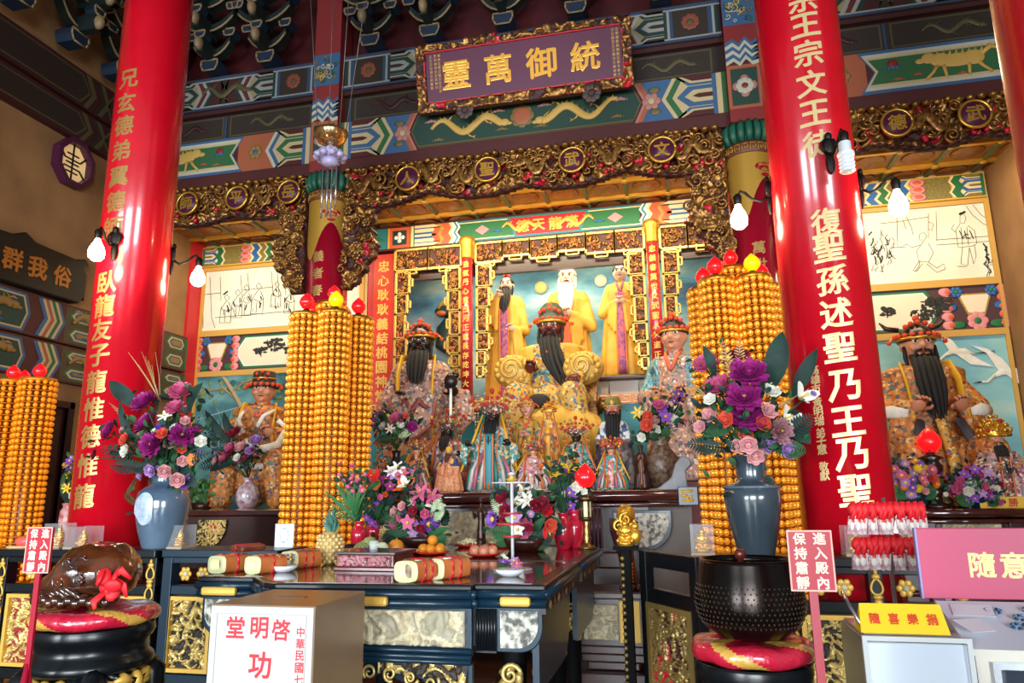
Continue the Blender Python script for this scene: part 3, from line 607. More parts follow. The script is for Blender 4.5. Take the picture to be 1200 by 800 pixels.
# ================================================================ gilded fretwork
def fret(x0, x1, zb, corners, label, meds, seed):
    t = thing('gilded_fretwork', label, 'carving', ((x0+x1)/2, 8.3, 5.72), 0, 'gilded fretworks'); off = V(((x0+x1)/2, 8.3, 5.72))
    def inside(x, z):
        if z > 5.72: return False
        if z > zb(x): return True
        return any(c(x, z) for c in corners)
    m = relief(MB(), x0, x1, 4.05, 5.72, inside, 8.26, .12, .021, seed, 6.0)
    rn = random.Random(seed)
    x = x0+.15
    while x < x1:                                   # scrolls, blossoms and dragons in front of the ground
        z = rn.uniform(zb(x)+.08, 5.64); spiral(m, x, z, rn.uniform(.05, .1), 8.15, rn.uniform(1.1, 1.7), .02, rn.uniform(0, 6), 0, rn.choice((-1, 1))); x += .06
    for c in corners:
        for i in range(400):
            px_, pz = rn.uniform(x0, x1), rn.uniform(4.1, 5.3)
            if c(px_, pz) and rn.random() < .8:
                if rn.random() < .5: spiral(m, px_, pz, rn.uniform(.04, .08), 8.16, 1.4, .016, rn.uniform(0, 6))
                else: blossom(m, px_, pz, rn.uniform(.04, .08), 8.16, 0, rn.choice((0, 0, 1)), 6)
    for i in range(int((x1-x0)*9)): m.ell((x0+.06+i/9, 8.15, 5.69+rn.uniform(-.02, .01)), (.05, .05, .04), 8, 5, 0)
    x = x0+.1
    while x < x1-.1: m.tube([(x, 8.2, zb(x)), (x+.06, 8.18, zb(x+.06)), (x+.12, 8.2, zb(x+.12))], .022, 6, 1); x += .12
    for i in range(int((x1-x0)*2.2)):
        x = x0+.3+i/2.2
        if all(abs(x-a) > .22 for a, _ in meds) and x < x1-.3: dragon(m, x, (zb(x)+5.72)/2, .36, .34, 8.13, 0, rn.choice((-1, 1)), 1.3, rn.uniform(0, 3))
    for i in range(int((x1-x0)*7)):
        x = rn.uniform(x0+.1, x1-.1); m.ell((x, 8.17, rn.uniform(zb(x)+.03, zb(x)+.2)), (.035, .03, .035), 6, 5, 2)
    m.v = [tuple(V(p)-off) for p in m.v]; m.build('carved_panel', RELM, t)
    for a, ch in meds:
        z = 5.44; d = MB().lathe([(.15, 0), (.15, .05)], (0, 0, 0), 28, 0, R=Matrix.Rotation(PI/2, 3, 'X')); d.v = [(p[0]+a, p[1]+8.09, p[2]+z) for p in d.v]
        d.tube([(a+.155*math.cos(q*PI/14), 8.05, z+.155*math.sin(q*PI/14)) for q in range(29)], .018, 6, 1)
        flat_text(d, ch, [(a, z)], .19, 8.035, 1, .1)
        d.v = [tuple(V(p)-off) for p in d.v]; d.build('medallion', [PLUM, GOLD], t)
    return t
def lerp(z, T):
    for (a, b), (c, d) in zip(T, T[1:]):
        if c <= z <= a: return b+(d-b)*(a-z)/(a-c)
    return None
def corner(T, xin, sgn):
    def f(x, z):
        q = lerp(z, T)
        if q is None: return False
        q += .025*math.sin(z*38)
        return (xin <= x <= q) if sgn > 0 else (q <= x <= xin)
    return f
TC = [(5.3, -3.45), (5.15, -3.62), (4.95, -3.74), (4.75, -3.66), (4.6, -3.62), (4.4, -3.76), (4.25, -3.84), (4.1, -3.98)]
TCm = [(z, 2*XC-x) for z, x in TC]
fret(-4.1, .72, lambda x: 5.3-.1*abs(math.sin(PI*(x-XC)/1.25))-.05*abs(math.cos(PI*(x-XC)/2.5)), [corner(TC, -4.12, 1), corner(TCm, .74, -1)], 'long gilded fretwork with four round medallions above the central niche', [(at(479, 217, 8.1).x, '人'), (at(572, 200, 8.1).x, '聖'), (at(671, 192, 8.1).x, '武'), (at(776, 181, 8.1).x, '文')], 3)
TL = [(5.3, -5.12), (5.1, -5.02), (4.85, -4.98), (4.7, -5.12), (4.5, -5.08), (4.3, -4.95), (4.1, -4.82)]
fret(-7.45, -4.66, lambda x: 5.27-.1*abs(math.sin(PI*(x+4.66)/1.1)), [corner(TL, -4.64, -1)], 'dark gilded fretwork between the left red column and the inner column', [(at(221, 250, 8.1).x, '師'), (at(279, 243, 8.1).x, '平'), (at(340, 233, 8.1).x, '岳')], 8)
fret(1.28, 4.1, lambda x: 5.27-.1*abs(math.sin(PI*(x-1.28)/1.1)), [corner([(z, 2*XC-x) for z, x in TL], 1.26, 1)], 'gilded fretwork with round medallions right of the right red column', [(at(1050, 149, 8.1).x, '德'), (at(1141, 137, 8.1).x, '武')], 12)

# ================================================================ plaques
def big_plaque():
    A, B = at(493, 72, 7.9), at(742, 97, 8.05); cx = -1.63; zc = 6.68; W, H = 2.72, .86; tilt = .2
    t = thing('name_plaque', 'plum red name plaque with four large gold characters in a carved gold frame', 'plaque', (cx, 8.02, zc-.4)); t.rotation_euler = (tilt, 0, 0)
    w2, h2 = W/2, H
    MB().box(-w2+.1, w2-.1, -.05, 0, .1, h2-.1).build('board', M('plaque_board', '5c2640', .4), t, .005)
    def fin(x, z):
        top = h2+.03*math.cos(x*3.3)+(.05 if abs(x) > .3 else 0)-.04
        return (-w2 <= x <= w2 and -.02 <= z <= top) and not (-w2+.11 < x < w2-.11 and .11 < z < h2-.11)
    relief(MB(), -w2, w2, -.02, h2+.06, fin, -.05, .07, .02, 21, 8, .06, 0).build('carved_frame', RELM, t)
    m = MB()
    for x0, x1, z0, z1 in ((-w2+.1, w2-.1, .1, .118), (-w2+.1, w2-.1, h2-.118, h2-.1), (-w2+.1, -w2+.118, .1, h2-.1), (w2-.118, w2-.1, .1, h2-.1)): m.box(x0, x1, -.075, -.04, z0, z1)
    m.build('inner_rim', REDP, t)
    for x in (-.9, .9): MB().box(x-.05, x+.05, -.02, .32, .05, .2).build('wall_mount', DKBROWN, t)
    flat_text(MB(), '靈萬御統', [(-.84+.545*i, h2/2) for i in range(4)], .37, -.052, 0, .2).build('lettering', M('bright_gold_lettering', 'e8a83a', .35, .3), t)
    m = MB()
    for xs, n in ((-1.17, 9), (-1.11, 9), (-1.06, 10), (1.14, 12), (1.19, 12)): flat_text(m, [random.choice('武德文聖王春萬世正氣') for _ in range(n)], [(xs, h2*.82-i*.05) for i in range(n)], .038, -.05)
    m.build('small_inscription', GTEXT2, t)
    for x in (-.75, .85): blossom(m2 := MB(), x, -.03, .13, -.08, 0, 1, 9); m2.build('flower_clasp', [M('clasp_brown', '3a2018', .5), RECESS], t)
big_plaque()
# black plaque on the left wall
t = thing('wall_plaque', 'black wall plaque with gold characters between the plaster and the painted bands', 'plaque', (XL+.12, 6.4, 4.2), PI/2); 
m = MB().prism([(-1.6, -.27), (1.02, -.27), (1.06, -.2), (1.1, -.22), (1.1, .12), (1.04, .2), (1.12, .26), (1.06, .33), (.9, .28), (.3, .3), (.16, .38), (0, .3), (-.4, .28), (-1.6, .28)], -.06, .1, 0)
m.build('board', M('soot_black_board', '17120f', .45), t, .02)
flat_text(MB(), '群我俗', [(.02, .0), (.36, .0), (.72, .0)], .27, -.062).build('lettering', M('bronze_lettering', 'b8762c', .4, .4), t)

# ================================================================ murals on the back wall
def stroke(mb, pts, Y, w_=.004, mi=0): return mb.tube([at(p[0], p[1], Y) for p in pts], w_*.75, 4, mi, cap=True, sm=False)
def noise_sky(name, cols, scale=1.6, pos=None):
    m = bpy.data.materials.new(name); m.use_nodes = True; nt = m.node_tree; b = nt.nodes['Principled BSDF']; b.inputs['Roughness'].default_value = .75
    tc = nt.nodes.new('ShaderNodeTexCoord'); mp = nt.nodes.new('ShaderNodeMapping'); mp.inputs['Scale'].default_value = (1, 1, 2.1)
    n = nt.nodes.new('ShaderNodeTexNoise'); n.inputs['Scale'].default_value = scale; n.inputs['Detail'].default_value = 5; n.inputs['Distortion'].default_value = .15
    r = nt.nodes.new('ShaderNodeValToRGB'); e = r.color_ramp.elements
    while len(e) < len(cols): e.new(.5)
    for i, c in enumerate(cols): e[i].position = (pos[i] if pos else .3+.4*i/(len(cols)-1)); e[i].color = lin(c)
    nt.links.new(tc.outputs['Object'], mp.inputs[0]); nt.links.new(mp.outputs[0], n.inputs['Vector']); nt.links.new(n.outputs[0], r.inputs[0]); nt.links.new(r.outputs[0], b.inputs['Base Color'])
    MATS[name] = m; return m
SKYR = noise_sky('crane_sky', ['6aa6b2', '7cb4be', '8cc0c0', 'b4ccc0'], 1.0, (.3, .48, .58, .72)); SKYL = noise_sky('garden_sky', ['24484a', '3c7078', '5c9498', '8cb0a4'], 1.6)
SKYC = noise_sky('niche_sky', ['345c74', '5490a8', '8ab8c0', 'd4dccc'], 1.0, (.28, .42, .56, .74))
def frame_box(mb, x0, x1, z0, z1, Y, w_, d, mi): mb.box(x0, x1, Y-d, Y, z1-w_, z1, mi).box(x0, x1, Y-d, Y, z0, z0+w_, mi).box(x0, x0+w_, Y-d, Y, z0+w_, z1-w_, mi).box(x1-w_, x1, Y-d, Y, z0+w_, z1-w_, mi)
YM = 9.97
def mural(label, x0, x1, z0, z1, mat, fw=.06):
    t = thing('wall_mural', label, 'mural', ((x0+x1)/2, 10, z0), 0, None); off = V(((x0+x1)/2, 10, z0))
    m = MB(); frame_box(m, x0, x1, z0, z1, 10, fw, .06, 0); m.v = [tuple(V(p)-off) for p in m.v]; m.build('frame', ORCHRE, t)
    m = MB().box(x0+fw, x1-fw, YM, 10, z0+fw, z1-fw); m.v = [tuple(V(p)-off) for p in m.v]; m.build('painted_panel', mat, t)
    return t, off
def ink(t, off, name, fn, mats):
    m = MB(); fn(m); m.v = [tuple(V(p)-off) for p in m.v]; return m.build(name, mats, t)
Yd = YM-.004
def right_sketch(m):
    # running boy
    for s in ([(1078, 274), (1083, 272), (1086, 277), (1082, 283), (1077, 280), (1078, 274)], [(1082, 283), (1074, 294), (1077, 306), (1088, 307), (1094, 296), (1088, 285)], [(1078, 287), (1068, 290), (1063, 286), (1058, 288)], [(1077, 306), (1070, 317), (1074, 318), (1081, 309)], [(1088, 307), (1098, 314), (1106, 309), (1108, 315), (1098, 319), (1086, 309)], [(1078, 305), (1077, 312), (1072, 318)]): stroke(m, s, Yd)
    # standing robed man
    for s in ([(1125, 253), (1129, 250), (1132, 255), (1130, 262), (1125, 261), (1125, 253)], [(1125, 262), (1120, 270), (1123, 290), (1140, 288), (1145, 285), (1142, 270), (1134, 264)], [(1128, 289), (1126, 309), (1134, 311), (1136, 290)], [(1136, 290), (1141, 309), (1144, 300), (1142, 287)], [(1126, 266), (1128, 287)], [(1133, 266), (1135, 287)], [(1120, 272), (1115, 268), (1118, 263)], [(1122, 312), (1133, 312)]): stroke(m, s, Yd)
    for i in range(8): stroke(m, [(1124+i*2, 270+(i % 3)*4), (1127+i*2, 275+(i % 2)*5)], Yd, .008)
    stroke(m, [(1124, 251), (1131, 248)], Yd, .02)
    # hall behind: pillars, rail, curtains
    for s in ([(1051, 255), (1052, 288)], [(1088, 250), (1088, 279)], [(1097, 248), (1098, 282)], [(1097, 281), (1167, 276)], [(1097, 287), (1167, 282)], [(1042, 290), (1062, 289)], [(1132, 241), (1140, 252), (1152, 262), (1167, 268)], [(1140, 240), (1150, 252), (1167, 262)], [(1062, 254), (1068, 266), (1070, 275)], [(1058, 258), (1062, 268)], [(1088, 260), (1094, 262), (1092, 270), (1088, 268)], [(1030, 262), (1050, 260), (1088, 254)]): stroke(m, s, Yd, .004)
    # people at either edge
    rn = random.Random(4)
    for cx, cy, n in ((1035, 300, 30), (1164, 305, 22), (1030, 290, 14)):
        for i in range(n):
            a, b = cx+rn.uniform(-12, 12), cy+rn.uniform(-22, 14); stroke(m, [(a, b), (a+rn.uniform(-4, 4), b+rn.uniform(2, 7)), (a+rn.uniform(-4, 4), b+rn.uniform(4, 10))], Yd, rn.choice((.005, .005, .012)))
def left_sketch(m):
    rn = random.Random(9)
    for s in ([(238, 326), (238, 384)], [(246, 324), (248, 372), (252, 384)], [(258, 324), (259, 352)], [(282, 322), (284, 350)], [(290, 320), (292, 342)], [(318, 318), (320, 345)], [(325, 320), (327, 350)], [(333, 318), (335, 346)], [(240, 345), (258, 343)], [(284, 340), (320, 336)], [(252, 372), (300, 368), (342, 364)]): stroke(m, s, Yd, .005)
    for cx, cy, k in ((263, 362, 1), (276, 356, 1), (286, 352, 1.1), (300, 350, 1.1), (322, 345, .9), (338, 352, .9)):
        for s in ([(0, -14), (3, -17), (6, -13), (3, -9), (0, -14)], [(2, -9), (-4, 0), (-6, 16), (7, 16), (8, 0), (5, -8)], [(-3, 0), (4, 3), (8, 0)], [(1, 3), (0, 15)]): stroke(m, [(cx+p[0]*k, cy+p[1]*k) for p in s], Yd, .006)
        for i in range(5): a, b = cx+rn.uniform(-5, 6), cy+rn.uniform(-8, 14); stroke(m, [(a, b), (a+rn.uniform(-2, 3), b+rn.uniform(3, 7))], Yd, rn.choice((.006, .014)))
    stroke(m, [(262, 345), (267, 341)], Yd, .02)
t, off = mural('framed paper mural of ink drawn people, on the back wall left', -7.46, -4.6, 4.06, 5.18, PAPER); ink(t, off, 'ink_drawing', left_sketch, INK)
t, off = mural('framed paper mural with a running boy and standing robed man in ink', 1.25, 4.1, 4.06, 5.18, PAPER); ink(t, off, 'ink_drawing', right_sketch, INK)
def tree_ink(m, cx, cy, n, r, seed):
    Yd = YM-.016
    rn = random.Random(seed)
    for i in range(n):
        a = rn.uniform(0, 2*PI); q = r*math.sqrt(rn.random()); m.ell(at(cx+q*math.cos(a), cy+q*.6*math.sin(a)-abs(math.cos(a))*2, Yd), (rn.uniform(.01, .045), .003, rn.uniform(.008, .03)), 6, 4, 0)
    for i in range(4): stroke(m, [(cx, cy+r*.7), (cx+rn.uniform(-2, 2), cy), (cx+rn.uniform(-r, r)*.6, cy-r*.4)], Yd, .008)
def strip(label, x0, x1, panel, floral, trees, mirror_):
    t, off = mural(label, x0, x1, 3.42, 4.06, M('plum_floral_ground', '4a2a2e', .6), .035)
    m = MB(); a, b = panel; pt = .16
    for k, (i, mi) in enumerate(((0, 0), (.03, 1), (.045, 2))):
        hexp(m, a+i, b-i, 3.48+i, 4.0-i, YM-.001-.003*k, [(0, mi)], pt, pt)
    m.v = [tuple(V(p)-off) for p in m.v]; m.build('landscape_panel', [GREEN, WHITE, M('cream_paper', 'e4d6b8', .7)], t)
    def fl(m):
        cx = (floral[0]+floral[1])/2
        for s in (-1, 1):
            for j in range(5): m.ell((cx+s*.33, YM-.006, 3.52+.11*j), (.08, .008, .06), 8, 5, 0); m.ell((cx+s*.3, YM-.009, 3.52+.11*j), (.05, .008, .035), 8, 5, 1)
        m.prism([(cx-.2, 3.92), (cx+.2, 3.92), (cx+.1, 3.64), (cx-.1, 3.64)], YM-.01, YM, 2); m.prism([(cx-.17, 3.9), (cx+.17, 3.9), (cx+.09, 3.67), (cx-.09, 3.67)], YM-.013, YM, 3)
        blossom(m, cx, 3.56, .13, YM-.012, 0, 4, 7)
        for s in (-1, 1): blossom(m, cx+s*.2, 3.95, .08, YM-.012, 5, 4, 6); m.ell((cx+s*.22, YM-.008, 3.52), (.09, .006, .05), 8, 5, 4); m.ell((cx+s*.27, YM-.008, 3.75), (.06, .006, .05), 8, 5, 5)
    ink(t, off, 'floral_corner', fl, [PINK, ORANGE, OCHRE, M('cream_paper', ''), GREEN, BLUE])
    def tr(m):
        for cx, cy, n, r, s in trees: tree_ink(m, cx, cy, n, r, s)
    ink(t, off, 'ink_landscape', tr, INK)
strip('painted strip with green edged landscape panel under the left paper mural', -7.46, -4.6, (-6.63, -4.4), (-7.35, -6.85), [(322, 404, 50, 12, 1), (306, 412, 24, 8, 2), (340, 412, 14, 7, 3)], 0)
strip('painted strip with green edged landscape panel under the right paper mural', 1.25, 4.1, (1.2, 3.22), (3.55, 4.0), [(1098, 358, 70, 18, 4), (1080, 372, 30, 14, 5), (1040, 366, 16, 9, 6)], 1)
t, off = mural('blue sky mural with flying white cranes behind the right bay deity', 1.25, 4.1, 1.2, 3.42, SKYR, .05)
def crane(m, cx, cz, s, fl=1):
    Y = YM-.012; X = lambda a: cx+fl*a*s
    m.tube([(X(-.5), Y, cz-.1*s), (X(-.2), Y, cz), (X(.15), Y, cz+.02*s), (X(.35), Y, cz-.1*s)], [.01*s, .1*s, .09*s, .03*s], 8, 0, .15)
    m.tube([(X(.3), Y, cz-.05*s), (X(.5), Y, cz-.22*s), (X(.66), Y, cz-.2*s)], [.04*s, .028*s, .03*s], 6, 0, .3); m.tube([(X(.62), Y, cz-.2*s), (X(.82), Y, cz-.24*s)], [.03*s, .006*s], 5, 1, .4)
    m.prism([(X(-.1), cz), (X(.2), cz), (X(.42), cz+.5*s), (X(.75), cz+.72*s), (X(.4), cz+.62*s), (X(.1), cz+.35*s)], Y-.004, Y+.004, 0); m.prism([(X(-.2), cz), (X(.1), cz-.02*s), (X(-.3), cz-.4*s), (X(-.9), cz-.5*s), (X(-.6), cz-.3*s)], Y-.004, Y+.004, 0)
    for j in range(3): m.tube([(X(-.45), Y, cz-.08*s), (X(-1.0), Y, cz-.02*s-.03*j*s)], .008*s, 4, 1)
def cranes(m):
    p = at(1122, 412, 9.96); crane(m, p.x, p.z, .42, -1); p = at(1182, 436, 9.96); crane(m, p.x, p.z, .5, -1)
ink(t, off, 'crane_painting', cranes, [WHT, INK])
t, off = mural('teal garden mural with a pale tree trunk behind the orange robed deity', -7.46, -4.6, 1.2, 3.42, SKYL, .05)
def garden(m):
    stroke(m, [(288, 500), (283, 478), (272, 458), (262, 442)], Yd, .05, 0); stroke(m, [(279, 470), (262, 455), (246, 458), (236, 462)], Yd, .028, 0); stroke(m, [(272, 458), (285, 448), (300, 444)], Yd, .025, 0); stroke(m, [(262, 455), (258, 448)], Yd, .015, 0)
    rn = random.Random(2)
    for i in range(70):
        a = rn.choice(((240, 470), (260, 452), (285, 448), (300, 450), (235, 455), (320, 460))); m.ell(at(a[0]+rn.uniform(-12, 12), a[1]+rn.uniform(-7, 7), Yd), (rn.uniform(.02, .06), .004, rn.uniform(.02, .05)), 7, 4, rn.choice((1, 1, 2)))
    for i in range(16): q = rn.uniform(-.9, .9); stroke(m, [(258+q*6, 530), (258+q*28, 488-abs(q)*4+rn.uniform(-5, 5))], Yd, .01, 2)
    stroke(m, [(232, 492), (250, 486), (276, 478), (290, 470)], Yd, .012, 3)
ink(t, off, 'garden_painting', garden, [M('bark_paint', '9a8a68', .7), M('light_leaf_paint', '6a8a50', .7), M('blue_leaf_paint', '2c5a60', .7), M('pale_blue_paint', '9cc0c8', .7)])

# ================================================================ the central niche
n = MB().box(-4.55, 1.17, 11.2, 11.3, 0, 5.6, 0)
struct(n.build('wall_niche_back', SKYC))
n = MB().box(-4.56, -4.46, 10.0, 11.2, 0, 5.6).box(1.08, 1.18, 10.0, 11.2, 0, 5.6); struct(n.build('wall_niche_side', REDP))
pf = MB().box(-4.46, 1.08, 9.8, 11.2, 0, 2.66, 0).box(-4.46, 1.08, 9.76, 11.2, 2.66, 2.8, 1); struct(pf.build('trim_2', [TEAL, M('platform_orange', 'c47a4a', .5)]))
m = MB(); x = -4.4
while x < 1.0:
    P = [(0, 0), (.13, 0), (.13, .09), (.04, .09), (.04, .04), (.08, .04)]
    m.tube([(x+p[0], 9.757, 2.685+p[1]) for p in P], .008, 4, 0, sm=False); x += .16
struct(m.build('trim_3', CREAM))
p1 = at(702, 325, 11.18); 
t = thing('painted_sun', 'pale yellow sun disc painted between two standing figures, nearer the white haired one', 'painted disc', (at(634, 337, 11.17).x, 11.17, at(634, 337, 11.17).z), 0, 'painted sun discs')
for s_, (px, py, l) in enumerate(((634, 337, None), (704, 329, 'pale moon disc painted left of the hairless standing figure'))):
    p = at(px, py, 11.19); r = Matrix.Rotation(PI/2, 3, 'X'); d = MB().lathe([(.1, 0), (.1, .02)], (0, 0, 0), 24, 0, R=r)
    if s_ == 0: d.build('disc', M('sun_paint', 'e8c878', .6), t)
    else: t2 = thing('painted_sun', 'whitish moon disc painted left of the beardless standing figure', 'painted disc', (p.x, 11.19, p.z), 0, 'painted sun discs'); d.build('disc', M('moon_paint', 'e8e4c0', .6), t2)
t['label'] = 'yellow sun disc painted between the black bearded and white bearded figures'
# green dragon painted behind the left guard
pts = [(470, 352), (500, 362), (520, 372), (528, 366), (520, 360)]
t = thing('mural_dragon', 'painted dragon with striped belly behind the black faced guard', 'painted dragon', at(520, 390, 11.1)); off = V(t.location)
m = MB(); m.tube([at(x, y, 11.1) for x, y in ((532, 412), (520, 402), (522, 388), (532, 374), (536, 366))], [.1, .16, .17, .14, .1], 10, 0, .4)
for i in range(8): m.tube([at(519+i*1.6, 405-i*4.6, 11.05), at(532+i*.6, 404-i*4.6, 11.05)], .018, 5, 1)
m.ell(at(524, 364, 11.05), (.22, .06, .1), 12, 7, 0); m.tube([at(514, 362, 11.04), at(518, 354, 11.04), at(530, 352, 11.04)], [.05, .03, .01], 6, 2); m.ell(at(517, 367, 11.02), (.1, .05, .05), 10, 6, 3); m.tube([at(534, 360, 11.04), at(540, 350, 11.04)], [.04, .01], 6, 2)
m.v = [tuple(V(p)-off) for p in m.v]; m.build('dragon_body', [DKGREEN, M('belly_pink', 'a85a5a', .6), OCHRE, M('snout_orange', 'b8602c', .5)], t)

# poles, couplet boards and the gold lattices
def couplet(x, label, chars, sgn):
    t = thing('couplet_board', label, 'couplet board', (x, 9.9, 2.7), 0, 'red couplet boards'); MB().box(-.17, .17, -.03, .05, 0, 2.42).build('board', M('vermilion_board', 'c0301c', .4), t, .01)
    zs = [at(458-1.6*(i-0), 311+17*i, 9.86).z-2.7 for i in range(len(chars))]
    flat_text(MB(), chars, [(0, zs[i]) for i in range(len(chars))], .185, -.03).build('lettering', M('yellow_gilt_lettering', 'dcb45a', .4, .2), t)
couplet(-4.24, 'red couplet board with gold characters left of the black faced guard', '忠心耿耿義結桃園神常在', -1); couplet(.86, 'red couplet board behind the right cluster of golden towers', '浩氣丹心貫日月正氣長存', 1)
def pole(x, label, chars):
    t = thing('niche_pole', label, 'pole', (x, 9.72, 2.62), 0, 'thin red niche poles')
    MB().lathe([(.085, .2), (.085, 2.25)], n=20).build('shaft', M('dusky_red_lacquer', 'b02430', .25, coat=.4), t)
    MB().lathe([(.115, 0), (.125, .04), (.1, .08), (.115, .14), (.12, .18), (.09, .22)], n=20).build('base_ring', GOLD, t)
    MB().lathe([(.09, 2.25), (.095, 2.27), (.095, 2.45), (.115, 2.5), (.12, 2.56), (.1, 2.58)], n=20).build('capital', GOLD, t)
    zs = [2.15-.135*i for i in range(len(chars))]
    MB().text(chars, lambda k, u, v, d: (math.cos(-PI/2+u*.1/.085)*(.087+d*.02), math.sin(-PI/2+u*.1/.085)*(.087+d*.02), zs[k]+v*.1), 0, GLC).build('lettering', GOLDP, t)
pole(-2.87, 'thin red pole with gold capital left of the black bearded standing figure', '浩氣丹心貫日月正氣長存乾坤大道'); pole(-.2, 'thin red pole with gold capital right of the beardless standing figure', '忠義春萬世文武聖人天道正氣長存')
BRGOLD = M('bright_gold', 'ecc868', .3, .55); LATB = M('lattice_ground', '5c2a1a', .6, c2='3a1a12', scale=10)
def lattice(label, x0, x1, ztop, h, drops, Y=9.8):
    t = thing('gold_lattice', label, 'lattice', ((x0+x1)/2, Y, ztop), 0, 'gold niche lattices'); off = V(t.location); rn = random.Random(int(x0*100))
    m = MB(); g = MB()
    def bar(x0, z0, x1, z1, w_=.018): m.box(min(x0, x1)-w_, max(x0, x1)+w_, Y-.03, Y+.02, min(z0, z1)-w_, max(z0, z1)+w_)
    def cell(a, b, c, d):
        bar(a, c, b, c); bar(a, d, b, d); bar(a, c, a, d); bar(b, c, b, d); g.box(a, b, Y+.01, Y+.03, c, d, 0)
        for i in range(int((b-a)*(d-c)*260)+3):
            u, v = rn.uniform(a+.03, b-.03), rn.uniform(c+.03, d-.03)
            if rn.random() < .5: spiral(g, u, v, rn.uniform(.025, .05), Y-.01, 1.2, .012, rn.uniform(0, 6), 1)
            else: g.ell((u, Y-.01, v), (rn.uniform(.015, .03), .02, rn.uniform(.02, .04)), 6, 5, rn.choice((1, 1, 2)))
    n = max(2, round((x1-x0)/.42)); wd_ = (x1-x0)/n
    for i in range(n):
        a = x0+wd_*i; k = .0 if i in (0, n-1) else (.07 if i % 2 else .0)
        cell(a, a+wd_, ztop-h+k, ztop)
        cx = a+wd_/2; s = 1 if i < n/2 else -1
        for p, q in (((-.1, -h), (-.1, -h-.06)), ((-.1, -h-.06), (.08, -h-.06)), ((.08, -h-.06), (.08, -h+.02))): bar(cx+s*p[0], ztop+p[1]+k, cx+s*q[0], ztop+q[1]+k, .012)
    for xs, s in drops:
        z = ztop-h-.02; wds = (.21, .18, .15, .18, .12, .09); hs = (.34, .3, .36, .26, .2, .16)
        for w2, h2 in zip(wds, hs):
            a, b = (xs, xs+s*w2) if s > 0 else (xs+s*w2, xs); cell(a, b, z-h2, z)
            u = xs+s*(w2+.0); bar(u, z-h2*.35, u+s*.05, z-h2*.35, .012); bar(u+s*.05, z-h2*.35, u+s*.05, z-h2*.7, .012); bar(u+s*.05, z-h2*.7, u, z-h2*.7, .012); z -= h2+.01
    for q in (m, g): q.v = [tuple(V(p)-off) for p in q.v]
    m.build('lattice_frame', BRGOLD, t, .006, 1); g.build('carved_infill', [LATB, GILT, M('infill_orange', 'b0542c', .5)], t)
lattice('gold lattice with one long hanging side over the black faced guard', -4.02, -2.98, 5.12, .32, [(-4.0, 1), (-3.0, -1)])
lattice('wide gold lattice framing the three standing figures', -2.76, -.31, 5.12, .3, [(-2.74, 1), (-.33, -1)])
lattice('gold lattice over the right guard beside the golden towers', -.09, .66, 5.12, .32, [(-.07, 1)])
struct(MB().box(-4.05, .72, 9.86, 9.95, 4.66, 5.17).build('trim_4', DKBROWN))

# ================================================================ deity figures
def remesh(mb, name, voxel, pick, mats, it=3):
    me = mb.mesh('tmp', mats[:1]); o = bpy.data.objects.new('tmp', me); COL.objects.link(o)
    r = o.modifiers.new('r', 'REMESH'); r.mode = 'VOXEL'; r.voxel_size = voxel; r.use_smooth_shade = True
    s = o.modifiers.new('s', 'SMOOTH'); s.factor = .5; s.iterations = it
    dg = bpy.context.evaluated_depsgraph_get(); out = bpy.data.meshes.new_from_object(o.evaluated_get(dg)); out.name = name
    bpy.data.objects.remove(o); bpy.data.meshes.remove(me)
    out.materials.clear()
    for m in mats: out.materials.append(m)
    idx = [pick(p.center) for p in out.polygons]; out.polygons.foreach_set('material_index', idx); out.polygons.foreach_set('use_smooth', [True]*len(idx))
    return out
def hand(c, s, side, mat, parent, curl=.8, aim=(0, -1, .35)):   # palm, four unequal bent fingers and a thumb
    m = MB(); R = rot_to(aim); q = lambda x, y, z: V(c)+R@V((x*s*side, y*s, z*s))
    m.ell(c, (.045*s, .024*s, .055*s), 10, 7, 0, R)
    for i, (x, L) in enumerate(((-.032, .062), (-.011, .072), (.011, .068), (.031, .052))):
        a = q(x, 0, .04); b = q(x, -.02*curl, .04+L*.55); d = q(x*.9, -.055*curl, .04+L*(1-.35*curl)); m.tube([a, b, d], [.0115*s, .010*s, .007*s], 6)
    m.tube([q(-.04, 0, -.015), q(-.068, -.018, .015), q(-.06, -.04, .045)], [.013*s, .011*s, .008*s], 6)
    return m.build('hand', mat, parent)
def beard_mesh(w_, L, base, tip, n=5, sway=0):             # locks that hang from the chin and taper to points
    m = MB()
    for i in range(n):
        u = (i-(n-1)/2)/max(1, (n-1)/2); a = V(base)+V((u*w_*.75, abs(u)*w_*.5, 0)); e = V(base)+(V(tip)-V(base))*(1-.16*abs(u))+V((u*w_*.55, 0, 0))
        P = [V((a.x+(e.x-a.x)*t+u*w_*.25*math.sin(PI*t)+sway*t*t, a.y+(e.y-a.y)*t**.45, a.z+(e.z-a.z)*t)) for t in (0, .08, .2, .45, .7, .88, 1)]
        m.tube(P, [w_*.3, w_*.33, w_*.34, w_*.3, w_*.22, w_*.13, w_*.02], 8)
    return m
